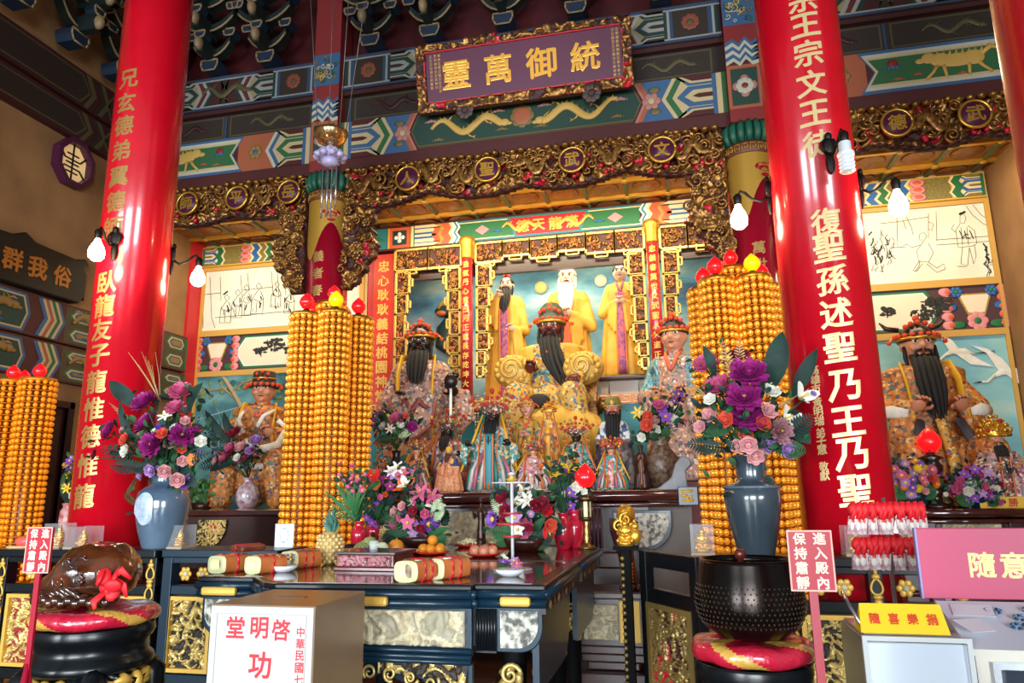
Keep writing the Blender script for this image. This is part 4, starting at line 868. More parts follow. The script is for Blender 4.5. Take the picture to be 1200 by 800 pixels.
def crown_mesh(kind, hr, rn):
    m = MB(); z = hr*.45                                  # local: centre of the head at 0, faces -y; mats 0 band, 1 pompom, 2 gold, 3 second pompom
    if kind == 'pompom':                                  # cap with a front plate and arcs of pompoms
        m.lathe([(hr*.98, hr*.3), (hr*1.04, hr*.42), (hr*.98, hr*.62), (hr*.8, hr*.95), (hr*.5, hr*1.3), (hr*.2, hr*1.45), (.001, hr*1.47)], (0, hr*.1, 0), 20, 0)
        m.tube([(math.sin(a)*hr*1.03, -math.cos(a)*hr*1.03+hr*.1, hr*.45) for a in [i*.2-1.4 for i in range(15)]], hr*.09, 6, 2)
        for i in range(9): a = -1.5+3*i/8; m.ell((math.sin(a)*hr*1.12, -math.cos(a)*hr*.85, hr*(.62+.0*i)), hr*.15, 8, 6, 1)
        for i in range(5): a = -1.0+2*i/4; m.ell((math.sin(a)*hr*.78, -hr*.55, hr*(1.0+.35*math.cos(a*1.2))), hr*.15, 8, 6, 1)
        m.ell((0, -hr*.3, hr*1.62), hr*.19, 8, 6, 1)
        for s in (-1, 1): m.tube([(s*hr*1.05, 0, hr*.5), (s*hr*1.3, 0, hr*.55), (s*hr*1.42, 0, hr*.4)], hr*.05, 5, 2); m.ell((s*hr*1.45, 0, hr*.33), hr*.14, 8, 6, 1)
    elif kind == 'fan':                                   # jewelled fan headdress with rows of pompoms and side strings of beads
        m.lathe([(hr*1.0, hr*.25), (hr*1.06, hr*.5), (hr*.9, hr*.9), (.001, hr*1.1)], (0, hr*.1, 0), 16, 0)
        for ring, (R, n, z0) in enumerate(((1.25, 9, .55), (1.65, 11, .8), (1.95, 9, 1.1))):
            for i in range(n):
                a = -1.35+2.7*i/(n-1); p = (math.sin(a)*hr*R, -hr*.35+hr*.12*ring, hr*(z0+.75*math.cos(a)*R*.62)); m.ell(p, hr*rn.uniform(.13, .2), 7, 5, rn.choice((1, 1, 1, 2, 3)))
                m.tube([(math.sin(a)*hr*.9, 0, hr*.6), p], hr*.035, 4, 2)
        for i in range(26): a = rn.uniform(-1.3, 1.3); q = rn.uniform(.9, 1.8); m.ell((math.sin(a)*hr*q, -hr*.3, hr*(.6+.6*math.cos(a)*q*.7)), hr*rn.uniform(.06, .12), 6, 4, rn.choice((2, 2, 3, 0)))
        m.ell((0, -hr*.3, hr*2.15), hr*.22, 8, 6, 1)
        for s in (-1, 1):
            for k in range(2):
                for j in range(9): m.ell((s*hr*(1.2+.22*k), -hr*.15, hr*(.35-.23*j)), hr*.085, 6, 4, (2, 3, 1)[j % 3])
    elif kind == 'gold':                                  # tall gold filigree crown
        m.lathe([(hr*1.0, hr*.3), (hr*1.1, hr*.45), (hr*1.0, hr*.8), (hr*.75, hr*1.4), (.001, hr*1.7)], (0, hr*.05, 0), 18, 2)
        for ring, (R, n, z0) in enumerate(((1.12, 12, .5), (1.2, 12, .85), (1.0, 9, 1.25), (.7, 7, 1.6), (.3, 3, 1.95))):
            for i in range(n): a = 2*PI*i/n; m.ell((math.cos(a)*hr*R, math.sin(a)*hr*R*.8, hr*z0), hr*.17, 7, 5, 2 if (i+ring) % 3 else rn.choice((1, 3)))
            for i in range(n): a = 2*PI*(i+.5)/n; m.tube([(math.cos(a)*hr*R, math.sin(a)*hr*R*.8, hr*(z0-.1)), (math.cos(a)*hr*R*1.12, math.sin(a)*hr*R*.9, hr*(z0+.25))], [hr*.06, hr*.02], 5, 2)
    elif kind == 'bun':                                   # hair drawn up into a knot with an orange lotus clasp
        m.lathe([(hr*.9, hr*.25), (hr*.9, hr*.55), (hr*.72, hr*.88), (hr*.35, hr*1.05), (.001, hr*1.08)], (0, hr*.14, 0), 18, 0)
        m.ell((0, hr*.1, hr*1.25), (hr*.38, hr*.38, hr*.32), 10, 7, 0)
        for i in range(7): a = 2*PI*i/7; m.ell((math.cos(a)*hr*.27, -hr*.1+math.sin(a)*hr*.27, hr*(1.3+.16*(i % 2))), hr*.17, 7, 5, 1)
        m.ell((0, -hr*.12, hr*1.58), hr*.17, 7, 5, 1)
    elif kind == 'tall':                                  # tall dark hat ringed by pompoms
        m.lathe([(hr*1.02, hr*.3), (hr*1.15, hr*.4), (hr*1.12, hr*.6), (hr*.85, hr*.7), (hr*.82, hr*1.45), (hr*.75, hr*1.55), (.001, hr*1.6)], (0, hr*.1, 0), 20, 0)
        m.lathe([(hr*.87, hr*.95), (hr*.9, hr*1.0), (hr*.87, hr*1.05)], (0, hr*.1, 0), 20, 2)
        for i in range(9): a = -1.5+3*i/8; m.ell((math.sin(a)*hr*1.15, -math.cos(a)*hr*1.0+hr*.05, hr*(.5)), hr*.16, 8, 6, 1)
        for a, q in ((-.5, 1.3), (.5, 1.3), (0, 1.45), (-.3, .9), (.35, .95)): m.ell((math.sin(a)*hr*.85, -math.cos(a)*hr*.8+hr*.05, hr*q), hr*.13, 8, 6, 1)
        for s in (-1, 1): m.ell((s*hr*1.3, 0, hr*.35), hr*.15, 8, 6, 1)
    elif kind == 'plain':
        m.lathe([(hr*.98, hr*.3), (hr*1.05, hr*.5), (hr*.95, hr*.75), (hr*.8, hr*1.25), (hr*.5, hr*1.45), (.001, hr*1.5)], (0, hr*.08, 0), 18, 0)
        m.lathe([(hr*1.0, hr*.35), (hr*1.1, hr*.42), (hr*1.0, hr*.5)], (0, hr*.08, 0), 18, 2); m.ell((0, -hr*.85, hr*.75), (hr*.2, hr*.1, hr*.25), 8, 6, 2)
    return m
def deity(label, X, Y, z0, H, hr, sw, bw, pose='stand', robe=None, skin=SKIN, beard=None, hat='pompom', hatm=(DKBROWN, POMO, GOLD, POMR), inner=None, sash=None, belt=None, shoulder=None, rz=0, voxel=.016, arm='clasp', group='altar deity figures', bl=None, sway=0, cat='deity statue', hatz=1.5, dep=.62, name='deity_statue', fold=.05):
    t = thing(name, label, cat, (X, Y, z0), rz, group); rn = random.Random(int(abs(X*1000)+H*100))
    zc = H-hr*hatz; zn = zc-hr*1.0; zs = zn-hr*.28           # head centre, neck, shoulders
    B = MB(); nf = 11
    if pose == 'stand':
        hz = .5*zs
        B.lathe([(bw*.92, 0), (bw, .02), (bw*.93, zs*.2), (bw*.84, hz*.8), (max(bw*.76, sw*.8), hz*1.15), (sw*.82, zs*.78), (sw*.9, zs*.9), (sw*.72, zs*.975), (hr*.6, zs+.01), (hr*.42, zn+.02)], (0, 0, 0), 66, 0, 1, dep, fold=fold, nf=nf)
        fy = -bw*dep; ez = zs*.66
    else:
        sz = pose; kz = sz+sw*.1; kx = sw*.72; ky = -sw*1.25        # pose = height of the seat
        B.lathe([(bw*.8, sz-.02), (bw*.8, sz+.05), (sw*.78, sz+(zs-sz)*.35), (sw*.86, sz+(zs-sz)*.75), (sw*.9, zs*.97), (sw*.7, zs), (hr*.6, zs+hr*.16), (hr*.42, zn+.02)], (0, 0, 0), 60, 0, 1, dep, fold=fold*.6, nf=nf)
        for s in (-1, 1):
            B.cap((s*sw*.4, 0, sz), (s*kx, ky, kz-.02), sw*.42, sw*.36, 14); B.cap((s*kx, ky, kz-.05), (s*kx*1.1, ky*.95, sw*.345), sw*.36, sw*.33, 14)
            for j in range(4): a = s*(.2+.3*j); B.cap((s*kx+sw*.34*math.sin(a+2.2*s*0), ky-sw*.3*math.cos(a), kz-.1), (s*kx*1.1+sw*.36*math.sin(a), ky*.95-sw*.34*math.cos(a), .08), sw*.06, sw*.07, 8)
        B.ell((0, ky*.62, kz*.62), (sw*.62, sw*.4, kz*.6), 14, 10); fy = -sw*.75; ez = sz+(zs-sz)*.52
    HANDS = []
    for s in (-1, 1):
        sh = (s*sw*.6, 0, zs-sw*.34); el = (s*sw*.98, fy*.35, ez)
        a_ = arm if isinstance(arm, str) else arm[0 if s < 0 else 1]
        if a_ == 'clasp': hd = (s*hr*.28, fy*1.12-hr*.25, ez+(zs-ez)*.3)
        elif a_ == 'belly': hd = (s*sw*.42, fy*1.15-hr*.2, ez+(zs-ez)*.02)
        elif a_ == 'knee': hd = (s*sw*.78, -sw*1.2, ez-(zs-ez)*.42)
        elif a_ == 'beard': hd = (s*hr*.55, fy*.9-hr*.5, zs-hr*.35)
        elif a_ == 'out': hd = (s*sw*1.15, fy*1.1-hr*.4, ez+(zs-ez)*.15)
        B.cap(sh, el, sw*.24, sw*.24, 14); B.cap(el, (hd[0]*1.02+s*sw*.05, hd[1]+hr*.35, hd[2]), sw*.23, sw*.16, 14)
        wz = hd[2]; w0 = (hd[0]+s*sw*.1, hd[1]+hr*.4, wz-.02)
        if a_ != 'knee':                                      # the long sleeve hangs below the wrist
            dl = min((zs-z0*0)*.3, wz*.42)
            for k in range(3): B.cap((w0[0]+s*sw*.12*k, w0[1]+hr*.12*k, w0[2]), (w0[0]+s*sw*(.1+.14*k), w0[1]+hr*(.1+.18*k), wz-dl*(1-.15*k)), sw*.13, sw*.12, 10)
        HANDS.append((hd, s, a_))
    # head
    B.ell((0, 0, zc), (hr*.80, hr*.9, hr*1.06), 20, 14); B.ell((0, -hr*.12, zc-hr*.5), (hr*.6, hr*.66, hr*.56), 16, 10); B.cap((0, hr*.05, zn-hr*.25), (0, 0, zc-hr*.4), hr*.42, hr*.4)
    B.cap((0, -hr*.86, zc+hr*.16), (0, -hr*1.0, zc-hr*.18), hr*.09, hr*.15, 8); B.ell((0, -hr*.74, zc-hr*.78), (hr*.24, hr*.2, hr*.16), 10, 7)
    for s in (-1, 1): B.ell((s*hr*.82, hr*.05, zc-hr*.08), (hr*.11, hr*.2, hr*.3), 8, 8); B.ell((s*hr*.4, -hr*.72, zc-hr*.25), (hr*.25, hr*.18, hr*.22), 8, 7); B.ell((s*hr*.35, -hr*.78, zc+hr*.28), (hr*.28, hr*.12, hr*.09), 8, 6)
    def pick(c):
        if c.z > zn-.0 and abs(c.x) < hr*1.2: return 1
        if shoulder and c.z > zs*.72 and abs(c.x) > sw*.42: return 2
        return 0
    mats = [robe, skin, shoulder or robe]
    link('body', remesh(B, 'body', voxel, pick, mats, 2), t)
    # face
    for s in (-1, 1):
        m = MB().ell((s*hr*.33, -hr*.79, zc+hr*.1), (hr*.17, hr*.1, hr*.085), 8, 6, 0).ell((s*hr*.33, -hr*.87, zc+hr*.1), (hr*.075, hr*.05, hr*.075), 8, 6, 1); m.build('eye', [EYEW, HAIR], t)
        MB().tube([(s*hr*.12, -hr*.93, zc+hr*.3), (s*hr*.38, -hr*.9, zc+hr*.4), (s*hr*.62, -hr*.68, zc+hr*.34)], [hr*.04, hr*.06, hr*.025], 6).build('eyebrow', WHITEHAIR if beard is WHITEHAIR else HAIR, t)
    MB().ell((0, -hr*.84, zc-hr*.5), (hr*.22, hr*.08, hr*.06), 8, 6).build('mouth', M('lip_red', '8a2c24', .4), t)
    if beard:
        L = bl or hr*2.6
        b = beard_mesh(hr*.62, L, (0, -hr*.72, zc-hr*.72), (0, min(fy*1.05, -hr*1.1)-hr*.25, zc-hr*.7-L), 5, sway)
        for s in (-1, 1): b.tube([(s*hr*.06, -hr*.95, zc-hr*.38), (s*hr*.35, -hr*.9, zc-hr*.45), (s*hr*.55, -hr*.85, zc-hr*.95), (s*hr*.5, -hr*1.0, zc-hr*1.5)], [hr*.06, hr*.09, hr*.07, hr*.02], 6); b.tube([(s*hr*.78, -hr*.25, zc-hr*.1), (s*hr*.8, -hr*.4, zc-hr*.8), (s*hr*.72, -hr*.75, zc-hr*1.9)], [hr*.1, hr*.13, hr*.03], 6)
        b.build('beard', beard, t)
    hs = 1.5 if hat in ('fan', 'gold') else 1.0
    h = crown_mesh(hat, hr, rn); h.v = [(p[0]*(hs if p[2] > hr*.5 or abs(p[0]) > hr*1.1 else 1), p[1], (p[2]-hr*.14)*hs+zc) for p in h.v]; h.build('headdress', list(hatm), t)
    for hd, s, a_ in HANDS: hand(hd, hr*(.085/.085)*7.2/1.0*1.0 if 0 else hr*8.2, s, skin, t, .9, (-s*.3, -.6, .7) if a_ != 'knee' else (0, -1, -.3))
    # collar, robe panel, sash, belt
    yb = -sw*dep*.92
    m = MB()
    for s in (-1, 1): m.tube([(s*hr*.5, -hr*.1, zn+.01), (s*hr*.42, yb*.75, zs-.02), (s*hr*.02, yb*1.12, zs-(zs-ez)*.42)], hr*.13, 8, 0, .5)
    m.build('collar', inner or ORANGE, t)
    if inner:
        zb = .02 if pose == 'stand' else ez-.1; yz = (lambda z: -(bw*(.98-.1*z/zs)*dep+.015)) if pose == 'stand' else (lambda z: yb*1.15)
        n = 10; vs = []
        for i in range(n+1):
            z = zb+(zs-(zs-ez)*.42-zb)*i/n; y = min(yz(z), yb*1.1 if z > ez else 9)
            for u in (-1, -.5, 0, .5, 1): vs.append((u*hr*.52, y-.012*(1-abs(u)*.8), z))
        fs = [(i*5+j, i*5+j+1, i*5+j+6, i*5+j+5) for i in range(n) for j in range(4)]
        ed = MB(); [ed.tube([V(vs[i*5+j])+V((0, -.008, 0)) for i in range(n+1)], hr*.1, 6, 0, .5) for j in (0, 4)]; ed.build('panel_edge', OSASH, t); o = MB().add(vs, fs, 0, True).build('front_panel', inner, t); sd = o.modifiers.new('thick', 'SOLIDIFY'); sd.thickness = .015; sd.offset = 0
    if sash:
        m = MB()
        for s in (-1, 1):
            zb = (.3*zs if pose == 'stand' else ez-(zs-ez)*.3); m.tube([(s*hr*.7, sw*.12, zs+.02), (s*sw*.5, yb*.55, zs+.01), (s*sw*.52, yb*1.12-.02, zs-(zs-ez)*.4), (s*sw*.5, min(yb*1.2, fy)-.04, ez), (s*sw*.56, min(yb*1.2, fy)-.05, zb)], [sw*.09, sw*.1, sw*.1, sw*.09, sw*.08], 8, 0, .35)
        m.build('ribbon', sash, t)
    if belt:
        z = ez-.02; m = MB(); m.lathe([(1, -.035), (1.04, 0), (1, .035)], (0, 0, z), 40, 0, bw*.86 if pose == 'stand' else sw*.86, (bw*.86 if pose == 'stand' else sw*.86)*dep*1.02); m.build('belt', belt, t)
    return t
YROBE = brocade('yellow_robe', ['d8a838', 'd8a838', 'dcb04a', 'd09c2c', 'd8a838', 'c8922c'], 9, .55)
PLAINY = M('golden_yellow_robe', 'd6a436', .55, c2='c8922a', scale=5)
BROC_G = brocade('gold_brocade', ['d0a240', '3c7a74', 'c8983a', 'b0482c', 'd0a240', 'e8cc80', 'c8983a', '4a6a9a', 'd0a240', '8a5a2a', 'c8983a', 'd0a240', 'c8983a'], 34)
BROC_O = brocade('orange_brocade', ['c47a30', '5a6a5c', 'b86c2a', '8a3c24', 'c47a30', 'e0b070', 'b86c2a', '4a5a6a', 'c47a30', 'd89048', 'b86c2a', 'c47a30'], 32)
BROC_P = brocade('pink_silver_brocade', ['b08a78', '7a3a34', 'a87c6c', 'dccab4', 'b08a78', '4c5c6c', 'a87c6c', 'c88a48', 'b08a78', '5a6a58', 'a87c6c', 'd8a890'], 34)
BROC_D = brocade('dark_brocade', ['5c4034', 'a8382c', '6a4a3a', 'c8a070', '5c4034', '3a5a5a', '6a4a3a', 'd8c0a8', '5c4034', '2c2430'], 52)
BROC_T = brocade('teal_brocade', ['3c8884', 'd8ccc0', '4a968e', 'c890a0', '3c8884', '205a5c', '4a968e', 'e0b058', '3c8884', 'a8c8c0'], 46)
BROC_R = brocade('rose_brocade', ['d0a0a0', '8a3c4c', 'c88e94', 'ece0d4', 'd0a0a0', 'b06a8a', 'c88e94', 'd8b080', 'd0a0a0', '7a8a9a'], 50)
BROC_B = brocade('blue_white_brocade', ['dcdcd8', '3c4a6c', 'dcdcd8', '50608a', 'e4e4e0', '8a5a50'], 26)
BROC_S = brocade('orange_hem_brocade', ['d88a5c', 'e09a70', 'c87848', 'd88a5c', 'e0a880', 'd88a5c'], 70)
PURPLEIN = brocade('purple_inner_robe', ['9a4a5a', '7a3a6a', 'b0505a', '6a3a7a', 'a8505a'], 30)
SCALE = brocade('scale_armour', ['4a7a80', '6a98a0', '3a6468', '88a8a8'], 40, .4, .3)
HATD = (DKBROWN, POMO, GOLD, POMR)
HATJ = (BROC_D, POMR, GOLDP, M('bead_brown', '9a7a64', .4, .3))

# three standing figures in the niche
G1 = 'standing figures in the niche'
deity('standing figure in yellow robe with long black beard, left of the niche', -2.42, 10.35, 2.72, 2.08, .125, .3, .36, 'stand', PLAINY, PALE, HAIR, 'bun', (HAIR, POMO, GOLD, POMR), PURPLEIN, None, None, None, 0, .018, ('beard', 'belly'), G1, .42)
deity('standing figure with long white beard in a yellow robe, behind the main seated deity', -1.5, 10.45, 2.72, 2.2, .155, .36, .4, 'stand', PLAINY, PALE, WHITEHAIR, 'bun', (PALE, POMO, GOLD, POMR), ORANGE, None, None, None, 0, .018, 'clasp', G1, .62)
t = deity('beardless standing figure in a yellow robe on a small stand, right in the niche', -.7, 10.3, 3.1, 1.74, .12, .28, .34, 'stand', PLAINY, PALE, None, 'bun', (HAIR, POMO, GOLD, POMR), PURPLEIN, None, None, None, 0, .016, 'clasp', G1)
s = thing('statue_stand', 'low wooden stand with grey legs under the beardless figure', 'stand', (-.7, 10.3, 2.8)); MB().box(-.36, .36, -.27, .27, .23, .3).build('top', DKBROWN, s, .02)
for x in (-.27, .27): MB().prism([(x-.05, 0), (x+.05, 0), (x+.07, .23), (x-.07, .23)], -.2, .2).build('leg', M('stone_grey_paint', '8a8878', .6), s, .01)
MB().box(-.2, .2, -.16, .16, .02, .23).build('panel', M('pale_grey_paint', 'b0b0a8', .6), s)
# the main seated deity
t = deity('large seated main deity with dark red face and long black beard', -1.6, 9.45, 1.95, 2.05, .2, .5, .62, .72, BROC_G, REDSKIN, HAIR, 'pompom', (M('green_hood', '3c4a38', .6), POMO, GOLD, POMR), None, None, SCALE, YROBE, 0, .022, ('belly', 'knee'), 'main deity', .95, .35)
h_ = MB(); zc_ = 2.05-.2*1.5; h_.lathe([(.17, .1), (.175, .2), (.15, .28), (.1, .34), (.001, .37)], (0, .05, zc_), 24); h_.build('green_hood', M('green_hood', ''), t)
# round embroidered shoulder plates and the yellow skirt spread before him
for sx in (-1, 1):
    m = MB().ell((sx*.46, -.3, 1.12), (.27, .2, .22), 18, 12, 0)
    for i in range(14): a = 2*PI*i/14; m.ell((sx*.46+math.cos(a)*.2, -.44, 1.12+math.sin(a)*.16), .04, 7, 5, 1)
    spiral(m, sx*.46, 1.12, .15, -.5, 2, .022, 0, 1); m.build('shoulder_plate', [M('plate_gold', 'd4b060', .5, .2), GOLDP], t)
m = MB(); m.lathe([(.6, -.3), (.58, .0), (.48, .2), (.28, .32), (.05, .36)], (.16, -.62, .26), 54, 0, 1.0, .55, fold=.07, nf=15); m.build('yellow_skirt', YROBE, t)
m = MB().ell((-.06, -.7, .66), (.15, .08, .1), 16, 8).ell((-.16, -.72, .63), (.1, .07, .07), 12, 8); m.build('dark_lining', M('black_cloth', '1c1412', .7), t)
# side guards
g = deity('black faced guard with long black beard in a patterned robe left of the main deity', -3.28, 8.95, 1.6, 2.18, .19, .44, .46, 'stand', BROC_P, DARKSKIN, HAIR, 'pompom', HATD, None, YSASH, None, None, .12, .02, ('belly', 'out'), 'guard figures', .55)
m = MB(); m.prism([(-.3, 1.1), (0, 1.28), (.3, 1.1), (.24, .75), (0, .55), (-.24, .75)], -.42, -.36, 0); dragon(m, 0, 1.0, .3, .2, -.43, 1, 1)
for a, b in zip([(-.3, 1.1), (-.24, .75), (0, .55), (.24, .75)], [(-.24, .75), (0, .55), (.24, .75), (.3, 1.1)]): m.tube([(a[0], -.42, a[1]), (b[0], -.42, b[1])], .022, 6, 2)
m.build('breastplate', [BROC_P, M('dark_red_thread', '7a2c28', .5), M('pink_trim', '9a584c', .5)], g)
m = MB(); m.prism([(-.26, .0), (.26, .0), (.3, .55), (-.3, .55)], -.44, -.4, 0); m.build('orange_apron', M('amber_cloth', 'b8742c', .5), g)
s = thing('guard_spear', 'thin black topped spear held upright by the black faced guard', 'spear', (-2.72, 8.5, 1.55)); MB().tube([(0, 0, 0), (0, 0, 1.3)], .018, 8).build('shaft', WHITE, s); MB().ell((0, 0, 1.33), (.09, .07, .1), 10, 8).ell((.06, 0, 1.4), (.05, .05, .05), 8, 6).build('black_fist', DARKSKIN, s)
g = deity('pale faced young guard in silver and gold armour right of the main deity', .02, 9.1, 1.62, 2.06, .185, .4, .44, 'stand', BROC_P, SKIN, None, 'pompom', (M('dark_hair_band', '2c1c1c', .6), POMO, GOLD, POMR), None, None, BROC_O, SCALE, -.25, .02, 'belly', 'guard figures')
# bay deities
L = deity('seated deity in orange robe with white dragon, in the left bay', -5.75, 9.2, 1.32, 2.0, .19, .44, .5, .62, BROC_O, SKIN, None, 'tall', (M('brown_black_hat', '2a1a18', .5), POMO, GOLD, POMR), None, YSASH, None, None, .35, .02, ('belly', 'belly'), 'bay deities', hatz=1.75)
m = MB()
for P, r in (([(-.1, -.5, .9), (.1, -.56, .78), (.34, -.5, .86), (.42, -.4, 1.1), (.3, -.42, 1.2)], .07), ([(-.25, -.52, .62), (-.05, -.6, .56), (.2, -.58, .58), (.38, -.5, .62)], .06), ([(-.12, -.5, 1.02), (-.2, -.5, 1.2), (-.14, -.48, 1.32)], .035), ([(.05, -.5, 1.1), (.12, -.48, 1.25), (.26, -.44, 1.34)], .035), ([(-.28, -.52, .8), (-.1, -.58, .84), (.05, -.6, .7), (-.1, -.6, .62)], .055)): m.tube(P, [r*(.5+.5*math.sin(PI*min(i/(len(P)-1)+.25, 1))) for i in range(len(P))], 8)
m.build('white_dragon', WHT, L)
Rb = deity('large seated deity with pompom headdress and long black beard, in the right bay', 2.75, 9.0, 1.22, 2.2, .205, .5, .54, .62, BROC_O, SKIN, HAIR, 'pompom', HATD, None, YSASH, None, BROC_O, 0, .02, 'belly', 'bay deities', .85)
for s in (-1, 1):
    MB().tube([(s*.15, .1, 2.1), (s*.28, .12, 2.13), (s*.35, .1, 2.2)], [.03, .03, .01], 6).build('hat_horn', DKBROWN, Rb)
    MB().tube([(s*.3, -.42, 1.08), (s*.44, -.36, 1.1), (s*.56, -.22, 1.1)], [.05, .075, .06], 10, 0, .6).build('white_cuff', WHT, Rb)
for a, s_ in ((-.2, 1), (.0, 1), (.18, 1)): MB().tube([(a, -.42, 1.0), (a*1.5, -.66, .6), (a*1.8, -.72, .1)], [.05, .06, .07], 8, 0, .4).build('robe_stripe', [M('slate_ribbon', '4a4a58', .6), BROC_G][a == 0], Rb)
deity('small black bearded deity with golden crown, front of the right bay', 3.14, 8.3, 1.36, .82, .085, .22, .26, 'stand', BROC_R, SKIN, HAIR, 'gold', (GOLD, POMR, GOLD, GOLD), BROC_D, None, None, BROC_P, 0, .012, 'belly', 'small altar deities', .28, hatz=2.4)

# the small figures on the altar
def small(label, px, top, base, hw, Y, **k):
    a, b = at(px, base, Y), at(px, top, Y); w_ = 1.15*abs(at(px+hw, base, Y).x-at(px-hw, base, Y).x)/2; H = b.z-1.52
    hr = k.pop('hr', min(H*.085, w_*.33)); k.setdefault('hatz', 2.95 if k.get('hat', 'fan') in ('fan', 'gold') else 1.55); rb = k.pop('ribs', None)
    t = deity(label, a.x, Y, 1.52, H, hr, w_*.68, w_, 'stand', voxel=.012, group='small altar deities', **k)
    if not rb: return t
    m = MB(); zs = H-hr*k['hatz']-hr*1.28; sw = w_*.68          # coloured ribbons that hang down the skirt and from the headdress
    for i in range(9):
        a = -1.25+2.5*i/8; P = [(math.sin(a)*sw*.62, -math.cos(a)*sw*.66-.012, zs*.62), (math.sin(a)*w_*.86, -math.cos(a)*w_*.6-.016, zs*.32), (math.sin(a)*w_*1.02, -math.cos(a)*w_*.66-.012, .02)]; m.tube(P, [w_*.05, w_*.075, w_*.085], 6, rb[i % len(rb)], .5)
    m.build('skirt_ribbon', RIBC, t); m = MB()
    for q in (-1, 1): m.tube([(q*hr*1.15, -hr*.3, zs+hr*1.4), (q*sw*.95, -sw*.6, zs*.8), (q*w_*1.1, -w_*.62, zs*.3)], [hr*.12, hr*.16, hr*.14], 6, 0, .4)
    m.build('headdress_streamer', YSASH if rb[0] % 2 else OSASH, t); return t
SM = dict(fold=.04)
RIBC = [OSASH, M('teal_ribbon', '2c7a78', .5), M('silver_ribbon', 'c0bab0', .4), M('rose_ribbon', 'b8607a', .5), M('navy_ribbon', '2c3458', .5), YSASH]
small('small dark figure half hidden by pink lilies at the left end of the altar', 452, 512, 575, 15, 7.7, robe=BROC_D, hat='fan', hatm=HATJ, inner=BROC_D, arm='clasp', ribs=[4, 1, 2, 0])
small('small figure in dark striped robe with brown headdress behind the lily bouquet', 488, 512, 575, 16, 7.2, robe=BROC_D, hat='fan', hatm=HATJ, inner=OSASH, sash=OSASH, arm='clasp', ribs=[1, 3, 2, 0, 4])
small('black bearded figure with white and blue sleeves behind the orange robed figurine', 524, 482, 575, 25, 7.7, robe=BROC_P, skin=DARKSKIN, beard=HAIR, hat='fan', hatm=HATJ, shoulder=BROC_B, sash=OSASH, arm='out', bl=.2, ribs=[0, 4, 2, 3])
small('small figurine in orange robe and yellow hood at the front of the altar', 526, 522, 575, 15, 7.1, robe=BROC_S, skin=SKIN, beard=M('brown_beard', '4a2c1c', .7), hat='plain', hatm=(YSASH, POMO, GOLDP, POMR), shoulder=brocade('navy_sleeve', ['2c3c6a', '2c3c6a', 'd0a83c', '243258', '7a3a5a'], 14), arm='clasp', bl=.1)
small('teal robed figure with huge pompom headdress and black beard', 578, 458, 575, 26, 7.25, robe=BROC_T, skin=DARKSKIN, beard=HAIR, hat='fan', hatm=HATJ, sash=OSASH, inner=TEAL, arm='out', bl=.26, hr=.085, hatz=3.0, ribs=[1, 2, 3, 2, 0])
small('pink faced figure in gold robe with orange flower hat', 619, 464, 560, 22, 7.85, robe=BROC_G, skin=M('pink_face', 'd89a80', .4), hat='pompom', hatm=(BROC_G, POMO, GOLDP, POMO), sash=YSASH, arm='clasp', hr=.09)
small('small pink robed figurine with brown crown in front of the gold robed figure', 626, 514, 575, 19, 7.1, robe=BROC_R, skin=SKIN, hat='fan', hatm=HATJ, inner=BROC_R, sash=OSASH, arm='clasp', ribs=[3, 2, 0, 2])
small('slim orange robed figure with a tall golden crown', 645, 470, 560, 13, 7.5, robe=BROC_O, skin=M('orange_face', 'c87848', .4), hat='gold', hatm=(GOLD, POMR, GOLD, POMO), inner=YSASH, arm='clasp', ribs=[0, 5])
small('dark figure with red beaded crown behind the red lotus lamp', 677, 490, 570, 21, 7.45, robe=BROC_T, skin=DARKSKIN, hat='fan', hatm=HATJ, sash=OSASH, arm='clasp', ribs=[0, 1, 2, 3])
small('black bearded red faced figure with white and blue striped sleeves', 722, 462, 575, 25, 7.85, robe=brocade('slate_robe', ['4a4a5a', '6a5a58', '3c4454', '8a7a70'], 16), skin=M('ruddy_face', 'b86a58', .4), beard=HAIR, hat='plain', hatm=(OLIVE, POMO, GOLDP, POMR), shoulder=BROC_B, arm='belly', bl=.42, hr=.1)
small('small teal and pink figurine with a red and gold crown, right end of the altar', 718, 512, 576, 17, 7.1, robe=BROC_T, skin=SKIN, hat='fan', hatm=(BROC_D, POMR, GOLD, POMR), inner=BROC_R, sash=OSASH, arm='clasp', ribs=[1, 3, 2, 0])
BRONZE = M('dark_bronze', '3c2620', .35, .5)
small('tiny dark bronze figurine beside the grey curled altar end', 753, 520, 576, 9, 7.05, robe=BRONZE, skin=BRONZE, hat='plain', hatm=(BRONZE,)*4, inner=BRONZE, arm='clasp')

# ================================================================ furniture
LACQ = [BLACK, BLUEBLK, GOLDP, IVORY, DKBROWN, WOODRED]
INLAY = M('painted_inlay', 'c4c0b0', .5, c2='44443e', scale=30, contrast=.1, bump=.3)
def panel_relief(mb, x0, x1, z0, z1, Y, seed, amp=.03, freq=16, round_=None):      # carved relief inside a rectangle, one lower corner rounded if wanted
    def ins(x, z):
        if round_ is None: return True
        r = min(x1-x0, z1-z0)*.85; cx = x1-r if round_ > 0 else x0+r
        return not ((x > cx if round_ > 0 else x < cx) and z < z0+r and math.hypot(x-cx, z-z0-r) > r)
    return relief(mb, x0, x1, z0, z1, ins, Y, amp, max(.005, (x1-x0)/110), seed, freq*1.5, .01, 0)
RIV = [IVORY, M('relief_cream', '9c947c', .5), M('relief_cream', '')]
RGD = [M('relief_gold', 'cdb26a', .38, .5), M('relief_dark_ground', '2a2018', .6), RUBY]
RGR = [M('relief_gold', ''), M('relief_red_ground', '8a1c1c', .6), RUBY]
def local(mb, t): o = V(t.location); mb.v = [tuple(V(p)-o) for p in mb.v]; return mb
